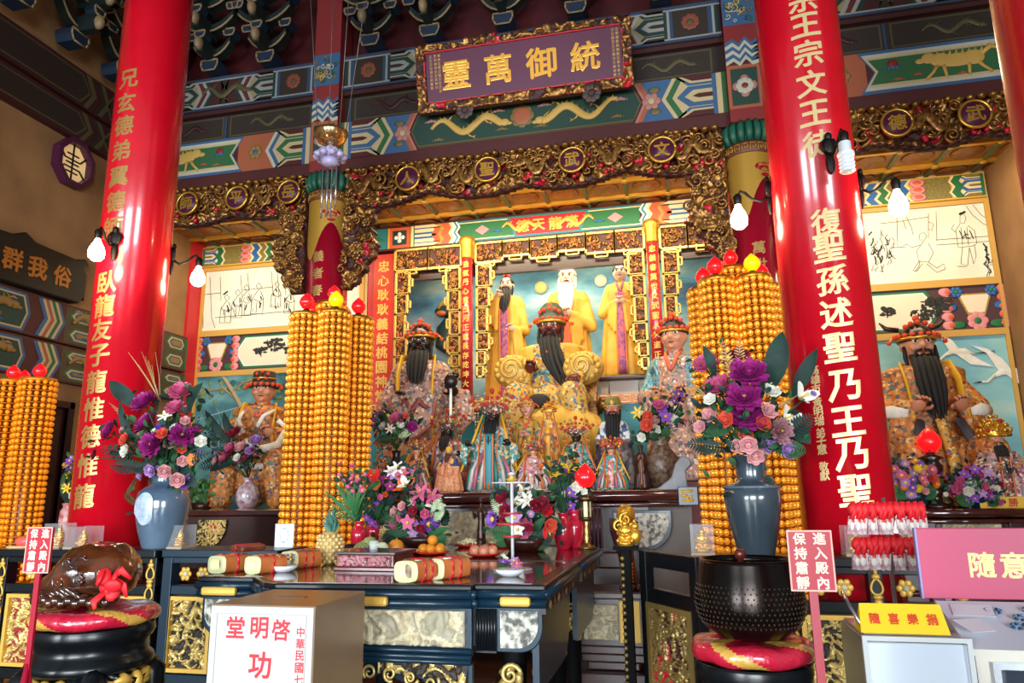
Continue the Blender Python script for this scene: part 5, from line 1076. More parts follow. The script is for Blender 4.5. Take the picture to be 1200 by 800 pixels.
def altar_table(label, x0, x1, y0, y1, H, front, bays, seed):
    t = thing('altar_table', label, 'altar table', ((x0+x1)/2, (y0+y1)/2, 0), 0, 'black lacquer altar tables')
    local(MB().slab(front+[(x1, y1), (x0, y1)], H-.03, H-.002), t).build('tabletop', BLACK, t, .008); q_ = V(((x0+x1)/2, (y0+y1)/2)); local(MB().slab([(q_.x+(p[0]-q_.x)*.93, q_.y+(p[1]-q_.y)*.95) for p in front+[(x1, y1), (x0, y1)]], H-.004, H), t).build('brown_top_panel', WOODRED, t)
    ed = MB(); pts = front
    for a, b in zip(pts, pts[1:]): ed.tube([(a[0], a[1], H-.045), (b[0], b[1], H-.045)], .02, 8, 0); ed.tube([(a[0], a[1]+.015, H-.085), (b[0], b[1]+.015, H-.085)], .022, 8, 0)
    ed.tube([(x1, pts[-1][1], H-.045), (x1, y1, H-.045)], .02, 8, 0).tube([(x0, pts[0][1], H-.045), (x0, y1, H-.045)], .02, 8, 0)
    ed.slab([(p[0]*.99+.01*(x0+x1)/2, p[1]+.02) for p in front]+[(x1-.02, y1-.01), (x0+.02, y1-.01)], H-.11, H-.03, 0)
    local(ed, t).build('edge_moulding', BLUEBLK, t)
    for kind, a, b, Y in bays:
        m = MB()
        if kind == 'mid':
            m.box(a, b, Y, Y+.04, H-.31, H-.1, 0); local(m, t).build('frieze_board', BLUEBLK, t, .004)
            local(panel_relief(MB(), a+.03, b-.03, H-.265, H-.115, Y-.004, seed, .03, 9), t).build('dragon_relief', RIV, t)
            m = MB()
            for z in (H-.285, H-.31, H-.33): m.tube([(a, Y-.01, z), (b, Y-.01, z)], .013, 8)
            local(m, t).build('waist_moulding', BLUEBLK, t)
            m = MB(); n = 24; top = [(a+(b-a)*i/n, H-.335) for i in range(n+1)]; bot = [(a+(b-a)*i/n, H-.4-.1*abs(2*i/n-1)**2-.02*math.cos(i*1.6)) for i in range(n, -1, -1)]
            m.prism(top+bot, Y+.01, Y+.04); local(m, t).build('apron', BLUEBLK, t)
            def ins(x, z): u = abs(2*(x-a)/(b-a)-1); return z > H-.385-.09*u**2-.012*math.cos(x*40) and u > .08
            m = relief(MB(), a+.02, b-.02, H-.5, H-.34, ins, Y+.005, .03, .006, seed+2, 12, .01, 0)
            for i in range(9): u = i/8; spiral(m, a+.08+(b-a-.16)*u, H-.385-.06*(2*u-1)**2, .035, Y-.012, 1.5, .008, i, 0, 1 if u < .5 else -1)
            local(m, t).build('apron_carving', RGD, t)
            local(MB().box((a+b)/2-.1, (a+b)/2+.1, Y-.085, Y-.05, H-.092, H-.05), t).build('gold_plate', GOLDP, t, .012)
        if kind in ('wingR', 'wingL'):
            s = 1 if kind == 'wingR' else -1; pa = a if s > 0 else b
            m = MB(); m.box(min(pa, pa+s*.1), max(pa, pa+s*.1), Y-.005, Y+.05, H-.3, H-.1)
            for i in range(7): m.tube([(pa+s*(.012+.0135*i), Y-.008, H-.29), (pa+s*(.012+.0135*i), Y-.008, H-.11)], .006, 6)
            local(m, t).build('ribbed_post', BLACK, t)
            q0, q1 = (a+.1, b) if s > 0 else (a, b-.1); r = .1
            def out(i): 
                P = [(q0+i if s > 0 else q1-i, H-.1-i), (q1-i if s > 0 else q0+i, H-.1-i)]; cx = (q1-i-r) if s > 0 else (q0+i+r)
                P += [(cx+s*r*math.cos(k*PI/16), H-.25+i-0*r-r*.0-(r-i*0)*0+(-r)*math.sin(k*PI/16)+r*.55) for k in range(9)]; return P+[(q0+i if s > 0 else q1-i, P[-1][1])]
            local(MB().prism(out(0), Y, Y+.04), t).build('wing_board', BLUEBLK, t, .004)
            local(MB().prism(out(.018), Y-.006, Y), t).build('painted_wing_panel', INLAY, t)
            local(MB().box(q0+.03, q1-.04, Y-.07, Y-.04, H-.092, H-.05), t).build('gold_plate', GOLDP, t, .012)
    # side rail with lozenge inlay and the curved end boards
    m = MB().box(x1-.03, x1, y0+.12, y1-.02, H-.13, H-.07, 0)
    n = int((y1-y0-.3)/.12)
    for i in range(n): yc = y0+.22+i*.12; m.add([(x1+.004, yc-.045, H-.1), (x1+.004, yc, H-.122), (x1+.004, yc+.045, H-.1), (x1+.004, yc, H-.078)], [(0, 1, 2, 3)], 1 if i % 2 else 2)
    local(m, t).build('inlaid_side_rail', [BLACK, M('copper_inlay', '8a5428', .4, .4), M('pearl_inlay', 'a8a498', .3, .3)], t)
    m = MB(); P = [(y0+.15, H-.11), (y1-.1, H-.11)]+[(y1-.1-.0-.25+.25*math.cos(k*PI/16), H-.11-.36*math.sin(k*PI/16)) for k in range(9)]+[(y0+.15, H-.47)]
    q = MB().prism(P, 0, .03); m.add([(x1-.07+p[1], p[0], p[2]) for p in q.v], q.f); local(m, t).build('curved_end_board', BLUEBLK, t)
    for sx in (x0+.16, x1-.2):
        for sy in (y0+.36, y1-.14):
            m = MB().tube([(sx, sy, H-.12), (sx, sy, .5), (sx, sy-.01, .12), (sx, sy-.05, .02)], [.06, .055, .05, .07], 12, 0); rn = random.Random(int(sx*100+sy*10))
            for k in range(16): m.ell((sx+rn.uniform(-.05, .05), sy-.05+rn.uniform(-.02, .01), H-.5+rn.uniform(-.12, .12)), (rn.uniform(.015, .035), .02, rn.uniform(.015, .04)), 7, 5, 1)
            spiral(m, sx, H-.42, .05, sy-.09, 1.5, .012, 0, 1); m.ell((sx, sy-.09, .05), (.06, .06, .05), 10, 6, 1)
            local(m, t).build('leg', [M('matte_black', '0a0a0c', .75, spec=.12), RGD[0]], t)
    return t
altar_table('long black lacquer altar table in front, with cream dragon panel and gold carving', -2.48, -.62, 3.22, 4.42, 1.1, [(-2.48, 3.46), (-2.16, 3.47), (-1.98, 3.27), (-1.9, 3.24), (-.95, 3.28), (-.94, 3.32), (-.62, 3.33)], [('mid', -1.9, -.95, 3.29), ('wingR', -.95, -.64, 3.35), ('wingL', -2.47, -2.1, 3.5)], 31)
altar_table('second black lacquer altar table pushed against the back of the front one', -2.44, -.62, 4.45, 5.62, 1.1, [(-2.44, 4.45), (-.62, 4.45)], [], 41)
# the upper altar carrying the small figures
t = thing('upper_altar', 'dark brown upper altar with curled ends behind the table flowers', 'altar', (-1.7, 7.3, 0))
m = MB().box(-3.3, .02, 6.62, 8.2, 1.42, 1.52); m.tube([(-3.3, 6.62, 1.47), (.02, 6.62, 1.47)], .05, 12).tube([(-3.3, 6.63, 1.39), (.02, 6.63, 1.39)], .022, 8)
local(m, t).build('top', WOODRED, t, .006)
m = MB().prism([(-2.95, 1.5), (-2.95, 1.42), (-3.3, 1.42), (-3.5, 1.5), (-3.56, 1.68), (-3.52, 1.78), (-3.46, 1.76), (-3.42, 1.62), (-3.3, 1.55), (-3.1, 1.53)], 6.6, 8.1); local(m, t).build('curled_end', DKBROWN, t, .01)
m = MB().prism([(-.5, 1.5), (-.2, 1.53), (-.08, 1.62), (-.04, 1.74), (.02, 1.81), (.09, 1.79), (.1, 1.73), (.05, 1.68), (.06, 1.5)], 6.62, 7.0); local(m, t).build('grey_curled_end', M('grey_worn_paint', '6c7078', .5, c2='80848a', scale=8), t, .012)
m = MB().box(-3.2, -.3, 6.75, 8.1, .15, 1.4, 0).box(-.3, .08, 6.85, 8.1, .1, 1.42, 1); local(m, t).build('carcass', [DKBROWN, M('grey_board', '6e6a66', .6, c2='7c7872', scale=3)], t)
m = MB().box(-.03, .14, 6.56, 6.7, 1.38, 1.54, 0); local(m, t).build('end_block', BLUEBLK, t, .006)
m = MB()
for P in (((-.0, 1.5), (.1, 1.5)), ((0, 1.5), (0, 1.46)), ((0, 1.46), (.05, 1.46)), ((.0, 1.42), (.1, 1.42)), ((.05, 1.46), (.05, 1.42)), ((.08, 1.47), (.08, 1.44))): m.tube([(p[0], 6.555, p[1]) for p in P], .011, 5)
local(m, t).build('gold_fret_inlay', YSASH, t)
for a, b, sd in ((-2.45, -1.0, 51),):
    m = MB().box(a, b, 6.68, 6.75, .98, 1.38); local(m, t).build('front_board', DKBROWN, t); local(panel_relief(MB(), a+.06, b-.06, 1.04, 1.34, 6.675, sd, .04, 7), t).build('front_relief', RIV, t)
for a, b, s in ((-.62, -.1, 1), (-3.3, -2.9, -1)):
    m = MB(); r = .22
    def outl(i): cx = (b-i-r) if s > 0 else (a+i+r); return [(a+i if s > 0 else b-i, 1.34-i), (b-i if s > 0 else a+i, 1.34-i)]+[(cx+s*r*math.cos(k*PI/16), 1.22+i-r*math.sin(k*PI/16)) for k in range(9)]+[(a+i if s > 0 else b-i, 1.0+i)]
    local(MB().prism(outl(0), 6.66, 6.74), t).build('rounded_end_panel', BLUEBLK, t, .004); local(MB().prism(outl(.025), 6.65, 6.66), t).build('painted_end_panel', INLAY if s > 0 else IVORY, t)
for x in (-2.75, -.85):
    m = MB().box(x-.14, x+.14, 6.62, 6.74, .95, 1.4)
    for i in range(8): m.tube([(x-.12+.035*i, 6.615, 1.02), (x-.12+.035*i, 6.615, 1.36)], .013, 6)
    local(m, t).build('ribbed_post', M('plum_wood', '3a1420', .3), t)
for x in (-3.0, -.75):
    m = MB().box(x-.25, x+.25, 6.62, 7.9, .85, .98).box(x-.2, x+.2, 6.66, 7.8, 0, .85); local(m, t).build('plinth', DKBROWN, t, .01)
# podium and throne under the big figures
struct(MB().box(-4.05, .7, 8.45, 9.76, 0, 1.6).build('trim_5', M('podium_red', '6a1c1c', .5)))
struct(MB().box(-2.75, -.45, 8.72, 9.76, 1.6, 1.95).build('trim_6', OCHRE))
t = thing('throne', 'gilded throne seat behind the main seated deity', 'throne', (-1.6, 9.62, 1.95))
MB().box(-.6, .6, -.18, .1, 0, .66).build('seat', GILT, t, .02)
m = MB().prism([(-.55, .66), (.55, .66), (.6, 1.05), (.3, 1.2), (0, 1.26), (-.3, 1.2), (-.6, 1.05)], .02, .1); m.build('backrest', GILT, t, .01)
for s in (-1, 1): MB().tube([(s*.6, -.1, .6), (s*.66, -.25, .72), (s*.7, -.42, .64)], [.06, .05, .07], 8).build('armrest', GILT, t)
# bay altars
def bay_altar(label, x0, x1, y0, y1, H, seed, curl):
    t = thing('bay_altar', label, 'altar', ((x0+x1)/2, y0, 0), 0, 'side bay altars')
    m = MB().box(x0, x1, y0, y1, H-.08, H); m.tube([(x0, y0, H-.04), (x1, y0, H-.04)], .045, 10).tube([(x0, y0+.02, H-.12), (x1, y0+.02, H-.12)], .025, 8); local(m, t).build('top', WOODRED, t)
    local(MB().box(x0+.1, x1-.1, y0+.06, y1-.05, 0, H-.1), t).build('carcass', DKBROWN, t)
    n = 3
    for i in range(n):
        a = x0+.14+(x1-x0-.28)*i/n; b = x0+.14+(x1-x0-.28)*(i+1)/n
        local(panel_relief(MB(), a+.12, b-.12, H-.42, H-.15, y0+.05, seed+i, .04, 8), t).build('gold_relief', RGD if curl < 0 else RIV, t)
        local(MB().box(a-.06, a+.06, y0+.0, y0+.07, .1, H-.13), t).build('ribbed_post', M('plum_wood', ''), t, .01)
    for z in (.5, .72): local(MB().tube([(x0+.1, y0+.05, z), (x1-.1, y0+.05, z)], .03, 8), t).build('moulding', WOODRED, t)
    if curl < 0: local(MB().prism([(x1-.2, H), (x1-.25, H-.1), (x1-.1, H-.1), (x1+.06, H), (x1+.12, H+.12), (x1+.06, H+.12), (x1, H+.04)], y0, y0+.5), t).build('curled_end', DKBROWN, t, .01)
    return t
bay_altar('dark wooden altar under the orange robed deity in the left bay', -7.2, -4.95, 8.35, 9.85, 1.32, 61, -1)
bay_altar('dark wooden altar with cream carving under the right bay deity', 1.45, 4.0, 8.0, 9.85, 1.3, 71, 1)
t = thing('curved_altar_stand', 'dark brown stand with swept lower edge between the left column and golden tower', 'stand', (-4.1, 6.6, 0))
m = MB().prism([(-1.2, 1.32), (.35, 1.32), (.42, 1.42), (.5, 1.42), (.46, 1.28), (.2, 1.02), (-.35, .95), (-.5, .8), (-1.2, .8)], -.05, .5); m.build('body', DKBROWN, t, .012)
m = MB().box(-1.25, .4, -.1, .6, 1.32, 1.37); m.build('top', WOODRED, t, .01)
panel_relief(MB(), -.62, -.3, 1.0, 1.28, -.06, 5, .03, 14, 1).build('gold_corner_relief', RGD, t); panel_relief(MB(), -1.1, -.85, .98, 1.28, -.06, 6, .03, 14).build('gold_side_relief', RGD, t)
for x in (-1.1, .05): MB().box(x-.08, x+.08, .0, .4, 0, .82).build('leg', DKBROWN, t, .01)

# ================================================================ balustrades before the altar
def keyhole(m, x, z, Y, s, mi):     # gold ring ornament with a finial
    m.tube([(x+math.sin(a)*.035*s*(1-.25*math.cos(a)), Y, z+math.cos(a)*.05*s) for a in [k*PI/8 for k in range(17)]], .009*s, 6, mi); m.ell((x, Y, z+.065*s), (.03*s, .012, .022*s), 8, 5, mi); m.ell((x, Y, z+.095*s), (.014*s, .01, .02*s), 6, 5, mi); m.ell((x, Y, z-.065*s), (.035*s, .012, .016*s), 8, 5, mi)
def balustrade(label, x0, x1, Y, H, cells, mats, seed, posts=True, ledge=.36, rel=RGD):
    t = thing('balustrade', label, 'balustrade', ((x0+x1)/2, Y, 0), 0, 'altar balustrades')
    local(MB().box(x0, x1, Y-.03, Y+ledge, H-.05, H), t).build('ledge', mats, t, .006)
    for z0, z1 in ((H-.09, H-.05), (H-.29, H-.23), (H-.85, H-.78), (.05, .12)): local(MB().box(x0, x1, Y, Y+.07, z0, z1), t).build('rail', mats, t, .005)
    n = len(cells)
    for i in range(n+1):
        x = x0+(x1-x0)*i/n; a = min(max(x-.035, x0), x1-.07); m = MB().box(a, a+.07, Y-.01, Y+.08, 0, H-.05, 0)
        local(m, t).build('post', mats, t, .004)
        if posts:
            m = MB()
            for k in range(7): keyhole(m, a+.035, H-.15-.13*k, Y-.014, .8, 0)
            local(m, t).build('gold_chain_ornament', GOLDP, t)
    for i, c in enumerate(cells):
        a = x0+(x1-x0)*i/n+.05; b = x0+(x1-x0)*(i+1)/n-.05
        m = MB()
        for k in range(2): u = a+(b-a)*(.3+.4*k); blossom(m, u, H-.16, .05, Y+.03, 0, 1, 6)
        local(m, t).build('gold_blossom', [GOLDP, IVORY], t)
        z0, z1 = H-.77, H-.3
        m = MB(); frame_box(m, a, b, z0, z1, Y+.05, .025, .05, 0); local(m, t).build('gilt_frame', GOLDP, t)
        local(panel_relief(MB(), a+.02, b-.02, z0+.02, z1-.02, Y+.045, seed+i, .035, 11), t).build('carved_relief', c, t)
        m = MB().box(a-.01, b+.01, Y+.05, Y+.065, z0-.01, z1+.01); local(m, t).build('backing', mats, t)
    return t
balustrade('black balustrade with gold on red carving behind the wooden fish', -5.3, -3.44, 4.36, 1.16, (RGR, RGR, RGD), BLACK, 81, ledge=.3)
balustrade('blue black balustrade with a gold framed panel left of the donation box', -3.42, -2.56, 4.4, 1.16, (RGD, RGD), BLUEBLK, 85, False, .35)
balustrade('black balustrade with gold chain ornaments behind the bronze bowl', .1, 1.42, 4.36, 1.14, (RGD, RGD, RGD), BLACK, 88, ledge=.28)
# the open gate leaf and its post
A, B = V((-.28, 4.66, 0)), V((.05, 4.18, 0)); L = (B-A).length
t = thing('gate_leaf', 'dark wooden gate leaf standing open with a carved gold lower panel', 'gate', A, math.atan2(B.y-A.y, B.x-A.x))
for x in (0, L-.07): MB().box(x, x+.07, 0, .06, .04, 1.15).build('stile', BLACK, t, .005)
for z0, z1 in ((1.06, 1.15), (.86, .94), (.3, .38), (.06, .14)): MB().box(.07, L-.07, .005, .055, z0, z1).build('rail', BLACK, t, .005)
m = MB(); frame_box(m, .07, L-.07, .38, .86, .02, .03, .03, 0); m.build('gilt_frame', M('dull_gold', '9a8048', .4, .5), t); panel_relief(MB(), .1, L-.1, .41, .83, .02, 91, .03, 12).build('carved_relief', [M('dull_gold', ''), RECESS, RUBY], t)
t = thing('gate_post', 'black post edged with gold beads at the hinge of the open gate', 'post', (-.36, 4.72, 0)); MB().box(-.03, .03, -.05, .05, 0, 1.15).build('shaft', M('matte_black', '0a0a0c', .75, spec=.12), t, .006)
m = MB(); [m.ell((-.02, -.055, .1+.04*i), .014, 6, 5) for i in range(26)]; m.build('bead_strip', M('dull_gold', ''), t); MB().box(-.075, .075, -.075, .075, 1.15, 1.17).build('cap', M('matte_black', ''), t)
# carved leg on its pedestal
t = thing('pedestal', 'small dark pedestal with cream relief under the carved claw leg', 'pedestal', (-.55, 5.75, 0))
MB().box(-.24, .24, -.2, .2, .4, .76).build('body', DKBROWN, t, .006); panel_relief(MB(), -.2, .05, .46, .7, -.205, 93, .025, 12).build('cream_relief', RIV, t); MB().box(.06, .21, -.215, -.2, .44, .73).build('gold_panel', GOLDP, t, .004); MB().box(-.28, .28, -.24, .24, .74, .79).build('top', DKBROWN, t, .01)
for i, (w2, z) in enumerate(((.27, .36), (.23, .3), (.19, .24), (.3, .0))): MB().box(-w2, w2, -w2*.8, w2*.8, z, z+(.06 if i < 3 else .24)).build('step', DKBROWN, t, .01)
t = thing('claw_leg', 'dark brown claw footed leg with gold scrolls right of the altar table', 'carved leg', (-.42, 5.7, .79))
m = MB().tube([(0, 0, .0), (.0, .02, .1), (-.02, .03, .25), (-.03, 0, .42), (-.02, 0, .5)], [.07, .055, .06, .1, .11], 14); m.build('leg', M('plum_wood', ''), t)
m = MB(); [m.tube([(.03, -.06, .06+.025*i), (.02, -.075, .07+.025*i), (-.05, -.055, .06+.025*i)], .012, 6) for i in range(6)]; [m.ell((-.05+.04*i, -.08, .02), (.02, .03, .022), 8, 6, 1) for i in range(4)]; m.build('gold_claw', [GOLD, DKBROWN], t)
m = MB(); [spiral(m, -.05+.05*i, .46+.05*(i % 2), .05, -.1, 1.5, .015, i) for i in range(3)]; m.ell((0, -.05, .55), (.07, .05, .07), 10, 7); m.build('gold_scroll', GOLD, t)

# ================================================================ donation box
BX = (-1.78, -1.345, 2.58, 3.02, 1.1)
t = thing('donation_box', 'off white donation box with red characters on the front', 'donation box', ((BX[0]+BX[1])/2, (BX[2]+BX[3])/2, 0))
BW, BD = (BX[1]-BX[0])/2, (BX[3]-BX[2])/2
BROWNP = M('brown_box_paint', '8a7258', .3, c2='7c644c', scale=2)
MB().box(-BW, BW, -BD, BD, 0, 1.1).build('body', BROWNP, t, .004)
m = MB().box(-BW+.004, BW-.004, -BD-.006, -BD, .02, 1.095); m.build('white_front', M('enamel_white', 'b0b4b2', .4), t, .002)
m = MB(); frame_box(m, -BW+.03, BW-.03, .05, 1.07, -BD-.006, .003, .002, 0); m.build('thin_border', M('grey_line', '9a9a94', .5), t)
MB().box(-.06, .06, -.012, .012, 1.1, 1.102).build('coin_slot', BLACK, t)
RL = M('red_lettering', 'b81220', .5)
m = MB(); flat_text(m, '堂明啓', [(-.105, 1.02), (-.005, 1.02), (.085, 1.015)], .078, -BD-.006, 0, .06); flat_text(m, '功', [(.005, .89)], .095, -BD-.006, 0, .06)
flat_text(m, '中華民國七十', [(.165, 1.01-.041*i) for i in range(6)], .036, -BD-.006, 0, .06); m.build('lettering', RL, t)

# ================================================================ wooden fish on its stand
t = thing('drum_stand', 'round black lacquer stand with gold bat ornament under the wooden fish', 'stand', (-2.85, 3.2, 0), 0, 'round black stands')
def stand_parts(t, R, H):
    MB().lathe([(R*.98, H-.02), (R, H), (R*.99, H+.0), (R*1.0, H-.01), (R*1.02, H-.035), (R*.98, H-.06), (R*.93, H-.07), (R*.9, H-.1), (R*.93, H-.13), (R*1.02, H-.15), (R*1.04, H-.18), (R*.98, H-.2), (.01, H-.2)][::-1]+[(.01, H)], n=48).build('top', BLACK, t)
    m = MB()
    for k in range(4):
        a = PI/4+k*PI/2; c, s = math.cos(a), math.sin(a)
        P = [(c*R*.85, s*R*.85, H-.19), (c*R*1.02, s*R*1.02, H-.25), (c*R*1.04, s*R*1.04, H-.33), (c*R*.86, s*R*.86, H-.48), (c*R*.8, s*R*.8, H-.62), (c*R*.95, s*R*.95, .05), (c*R*1.02, s*R*1.02, .02)]
        MB().tube(P, [.055, .065, .06, .04, .035, .04, .05], 12).build('leg', BLACK, t)
        MB().ell((c*R*1.05, s*R*1.05, H-.36), (.03, .03, .06), 8, 6).ell((c*R*.98, s*R*.98, H-.43), (.022, .022, .04), 8, 6).build('gold_leg_ornament', GOLDP, t)
    for k in range(4):
        a = -PI/2+k*PI/2; m = MB(); f = lambda u, z, d=0: (math.cos(a+u/R)*(R*.97+d), math.sin(a+u/R)*(R*.97+d), z)
        m.ell(f(0, H-.25), (.035, .03, .05), 10, 7); m.ell(f(0, H-.31), (.015, .015, .03), 8, 6)
        for s in (-1, 1): m.tube([f(s*.03, H-.24), f(s*.08, H-.225), f(s*.13, H-.24)], [.02, .03, .006], 8); m.tube([f(s*.03, H-.26), f(s*.09, H-.26), f(s*.15, H-.225)], [.015, .02, .004], 8)
        m.build('gold_bat_ornament', GOLDP, t)
        MB().tube([f(-.16, H-.21, -.02), f(-.08, H-.25, -.02), f(0, H-.27, -.02), f(.08, H-.25, -.02), f(.16, H-.21, -.02)], [.03, .05, .06, .05, .03], 8, 0, .4).build('apron', BLACK, t)
    MB().lathe([(R*.8, .14), (R*.84, .16), (R*.8, .18), (.01, .18)], n=32).build('stretcher', BLACK, t)
stand_parts(t, .27, .9)
def cushion(label, loc, R, h):
    t = thing('cushion', label, 'cushion', loc, 0, 'round red and yellow cushions'); m = MB(); n = 96; prof = [(.02, 0)]+[(R*(.78+.22*math.sin(q*PI/14)**.8), h*(.5-.5*math.cos(q*PI/14))) for q in range(15)]+[(R*.5, h*1.01), (.02, h*.98)]; vs = []
    for r, z in prof:
        for j in range(n): a = 2*PI*j/n; vs.append((math.cos(a)*r*(1+.012*math.cos(9*a)), math.sin(a)*r*(1+.012*math.cos(9*a)), z+.003*math.sin(7*a)))
    k = len(prof); fs = [(i*n+j, i*n+(j+1) % n, (i+1)*n+(j+1) % n, (i+1)*n+j) for i in range(k-1) for j in range(n)]
    m.add(vs, fs+[tuple(range(n))[::-1], tuple(range((k-1)*n, k*n))], 0, True)
    for i, f in enumerate(m.f[:-2]):
        j = i % n; row = i//n; u = (j+row*1.1) % 24; m.m[i] = 1 if u < 6 else 0
    m.build('cover', [M('wrapped_red_satin', 'c01c38', .18, coat=.8, bump=.5, bscale=30), M('wrapped_gold_satin', 'cfa048', .2, coat=.8, bump=.5, bscale=30)], t); return t
cushion('red and yellow plastic wrapped cushion under the wooden fish', (-2.85, 3.2, .9), .29, .085)
t = thing('wooden_fish', 'large glossy brown carved wooden fish drum on a red cushion', 'wooden fish', (-2.87, 3.2, .985))
m = MB(); nu, nv = 40, 24; vs = []
for i in range(nv+1):
    a = PI*i/nv
    for j in range(nu):
        b = 2*PI*j/nu; x = math.sin(a)*math.cos(b); y = math.sin(a)*math.sin(b); z = math.cos(a)
        k = 1+.06*noise.noise(V((x, y, z))*3.2)+.03*noise.noise(V((x*8, y*8, z*8)))
        hx = x*.25*k-.03; hz = max(z*.15*k+.15, .0)
        if x < -.15: hz *= 1-.62*min(1, (-x-.15)/.75)
        else: hz *= 1+.12*x
        vs.append((hx-.02*(x < -.6), y*.19*k, hz))
m.add(vs, [(i*nu+j, (i+1)*nu+j, (i+1)*nu+(j+1) % nu, i*nu+(j+1) % nu) for i in range(nv) for j in range(nu)], 0, True)
m.build('body', M('varnished_fish_wood', '6a3618', .12, c2='341a10', scale=7, coat=1, bump=.25, bscale=22), t)
m = MB()
for i in range(16): a = -2.6+i*.14; m.ell((-.03+.25*math.cos(a), .185*math.sin(a), .035+.012*(i % 2)), (.03, .03, .028), 8, 6)
for i in range(7): m.tube([(-.25+.02*i, -.12-.008*i, .05+.005*i), (-.2+.03*i, -.165, .07+.006*i), (-.12+.035*i, -.17, .05)], .014, 7)
for c, r in (((.0, -.165, .17), .035), ((-.05, -.17, .13), .028), ((.06, -.165, .14), .024), ((.05, -.14, .22), .02), ((-.02, -.16, .21), .02)): m.tube([(c[0]+r*math.cos(q*PI/6), c[1]-.01, c[2]+r*math.sin(q*PI/6)) for q in range(13)], .008, 6); m.ell(c, r*.55, 8, 6)
for i in range(5): m.tube([(-.28, -.06+.03*i, .05), (-.24, -.06+.03*i, .09), (-.19, -.06+.03*i, .085)], .016, 7)
m.build('fish_head_carving', M('dark_varnished_wood', '46220f', .15, coat=1, c2='2a1408', scale=10), t)
t = thing('red_ribbon_bow', 'bright red ribbon bow tied to the right side of the wooden fish', 'bow', (-2.64, 3.03, 1.1))
rn = random.Random(5); CL = M('red_cloth', 'd81420', .6)
m = MB()
for i in range(7): a = rn.uniform(0, 6.28); m.ell((rn.uniform(-.045, .045), rn.uniform(-.02, .02), rn.uniform(-.04, .05)), (.045, .014, .032), 8, 6, 0, rot_to((math.cos(a), .4, math.sin(a))))
m.build('knot', CL, t)
for P in ([(-.02, 0, -.03), (-.06, -.02, -.07), (-.04, -.03, -.1)], [(.03, 0, .03), (.08, 0, .0), (.1, 0, -.05)], [(.02, 0, .04), (.06, 0, .07), (.1, .02, .03)]): MB().tube(P, [.012, .02, .008], 8, 0, .3).build('ribbon_tail', CL, t)

# ================================================================ bronze bowl on its stand
t = thing('drum_stand', 'round black lacquer stand under the bronze bowl', 'stand', (.215, 2.9, 0), 0, 'round black stands'); stand_parts(t, .2, .905)
cushion('red and yellow plastic wrapped cushion under the bronze bowl', (.215, 2.9, .905), .215, .075)
t = thing('singing_bowl', 'large dark bronze bowl with dotted engraving on a red cushion', 'bowl', (.22, 2.9, .98))
BZ = M('dark_bowl_bronze', '1c1614', .2, .75, c2='2a201a', scale=5)
outp = [(.06, 0), (.12, .008), (.165, .04), (.19, .085), (.196, .125), (.19, .17), (.18, .22), (.172, .262), (.17, .275)]; inp = [(.162, .275), (.165, .25), (.175, .19), (.182, .13), (.17, .07), (.12, .03), (.01, .02)]
MB().lathe(outp+inp, n=64).build('bowl', BZ, t)
m = MB()
for r_ in range(9):
    z = .055+.0165*r_; R = [p for p in outp]; 
    for (a, za), (b, zb) in zip(outp, outp[1:]):
        if za <= z <= zb: R = a+(b-a)*(z-za)/(zb-za)
    for j in range(64): a = 2*PI*(j+.5*(r_ % 2))/64; m.ell((math.cos(a)*R, math.sin(a)*R, z), (.003, .003, .004), 6, 4)
b = m.build('engraved_dot_band', M('worn_brass_dots', '4a3c30', .3, .7), t); b['kind'] = 'stuff'
t = thing('striker', 'red brown wooden striker standing in the bronze bowl', 'striker', (.2, 2.92, 1.0)); MB().lathe([(.025, .0), (.028, .08), (.012, .1), (.012, .25), (.02, .255), (.022, .275), (.015, .285), (.001, .287)], n=16).build('handle', M('mallet_wood', '5a2018', .3), t)

# ================================================================ notice stands
def notice(label, X, Y, z0, z1, w_, lean, big):
    t = thing('notice_stand', label, 'sign', (X, Y, 0), 0, 'red notice stands'); P = M('red_stand_paint', 'a0142c', .35)
    MB().box(-.013, .013, 0, .012, .12 if big else .45, z0+.05).build('pole', P, t)
    b = MB().box(-w_/2, w_/2, -.012, 0, z0, z1).build('board', SIGNRED, t, .002)
    m = MB(); frame_box(m, -w_/2, w_/2, z0, z1, -.012, .005, .002, 0); m.build('pale_edge', M('pale_sign_edge', 'd8a898', .5), b)
    s = min(w_*.4, (z1-z0)*.21); m = MB(); zz = [z1-(z1-z0)*(.14+.24*i) for i in range(4)]
    flat_text(m, '進入殿內保持肅靜', [(w_*.22, z) for z in zz]+[(-w_*.22, z) for z in zz], s, -.012, 0, .05); m.build('lettering', SIGNLET, b)
    zb = .12 if big else .8
    for k in range(3):
        a = -PI/2+k*2*PI/3+.5; MB().tube([(0, .006, zb+.02), (math.cos(a)*.16, .006+math.sin(a)*.16, zb-.24 if not big else .0), ] if False else [(0, .006, zb), (math.cos(a)*.13, math.sin(a)*.13, 0.0)], .012, 6).build('leg', P, t)
notice('red notice stand with white characters left of the wooden fish', -2.82, 2.8, 1.18, 1.378, .136, 0, False)
notice('red notice stand with white characters right of the bronze bowl', .389, 2.55, 1.186, 1.373, .136, 0, True)

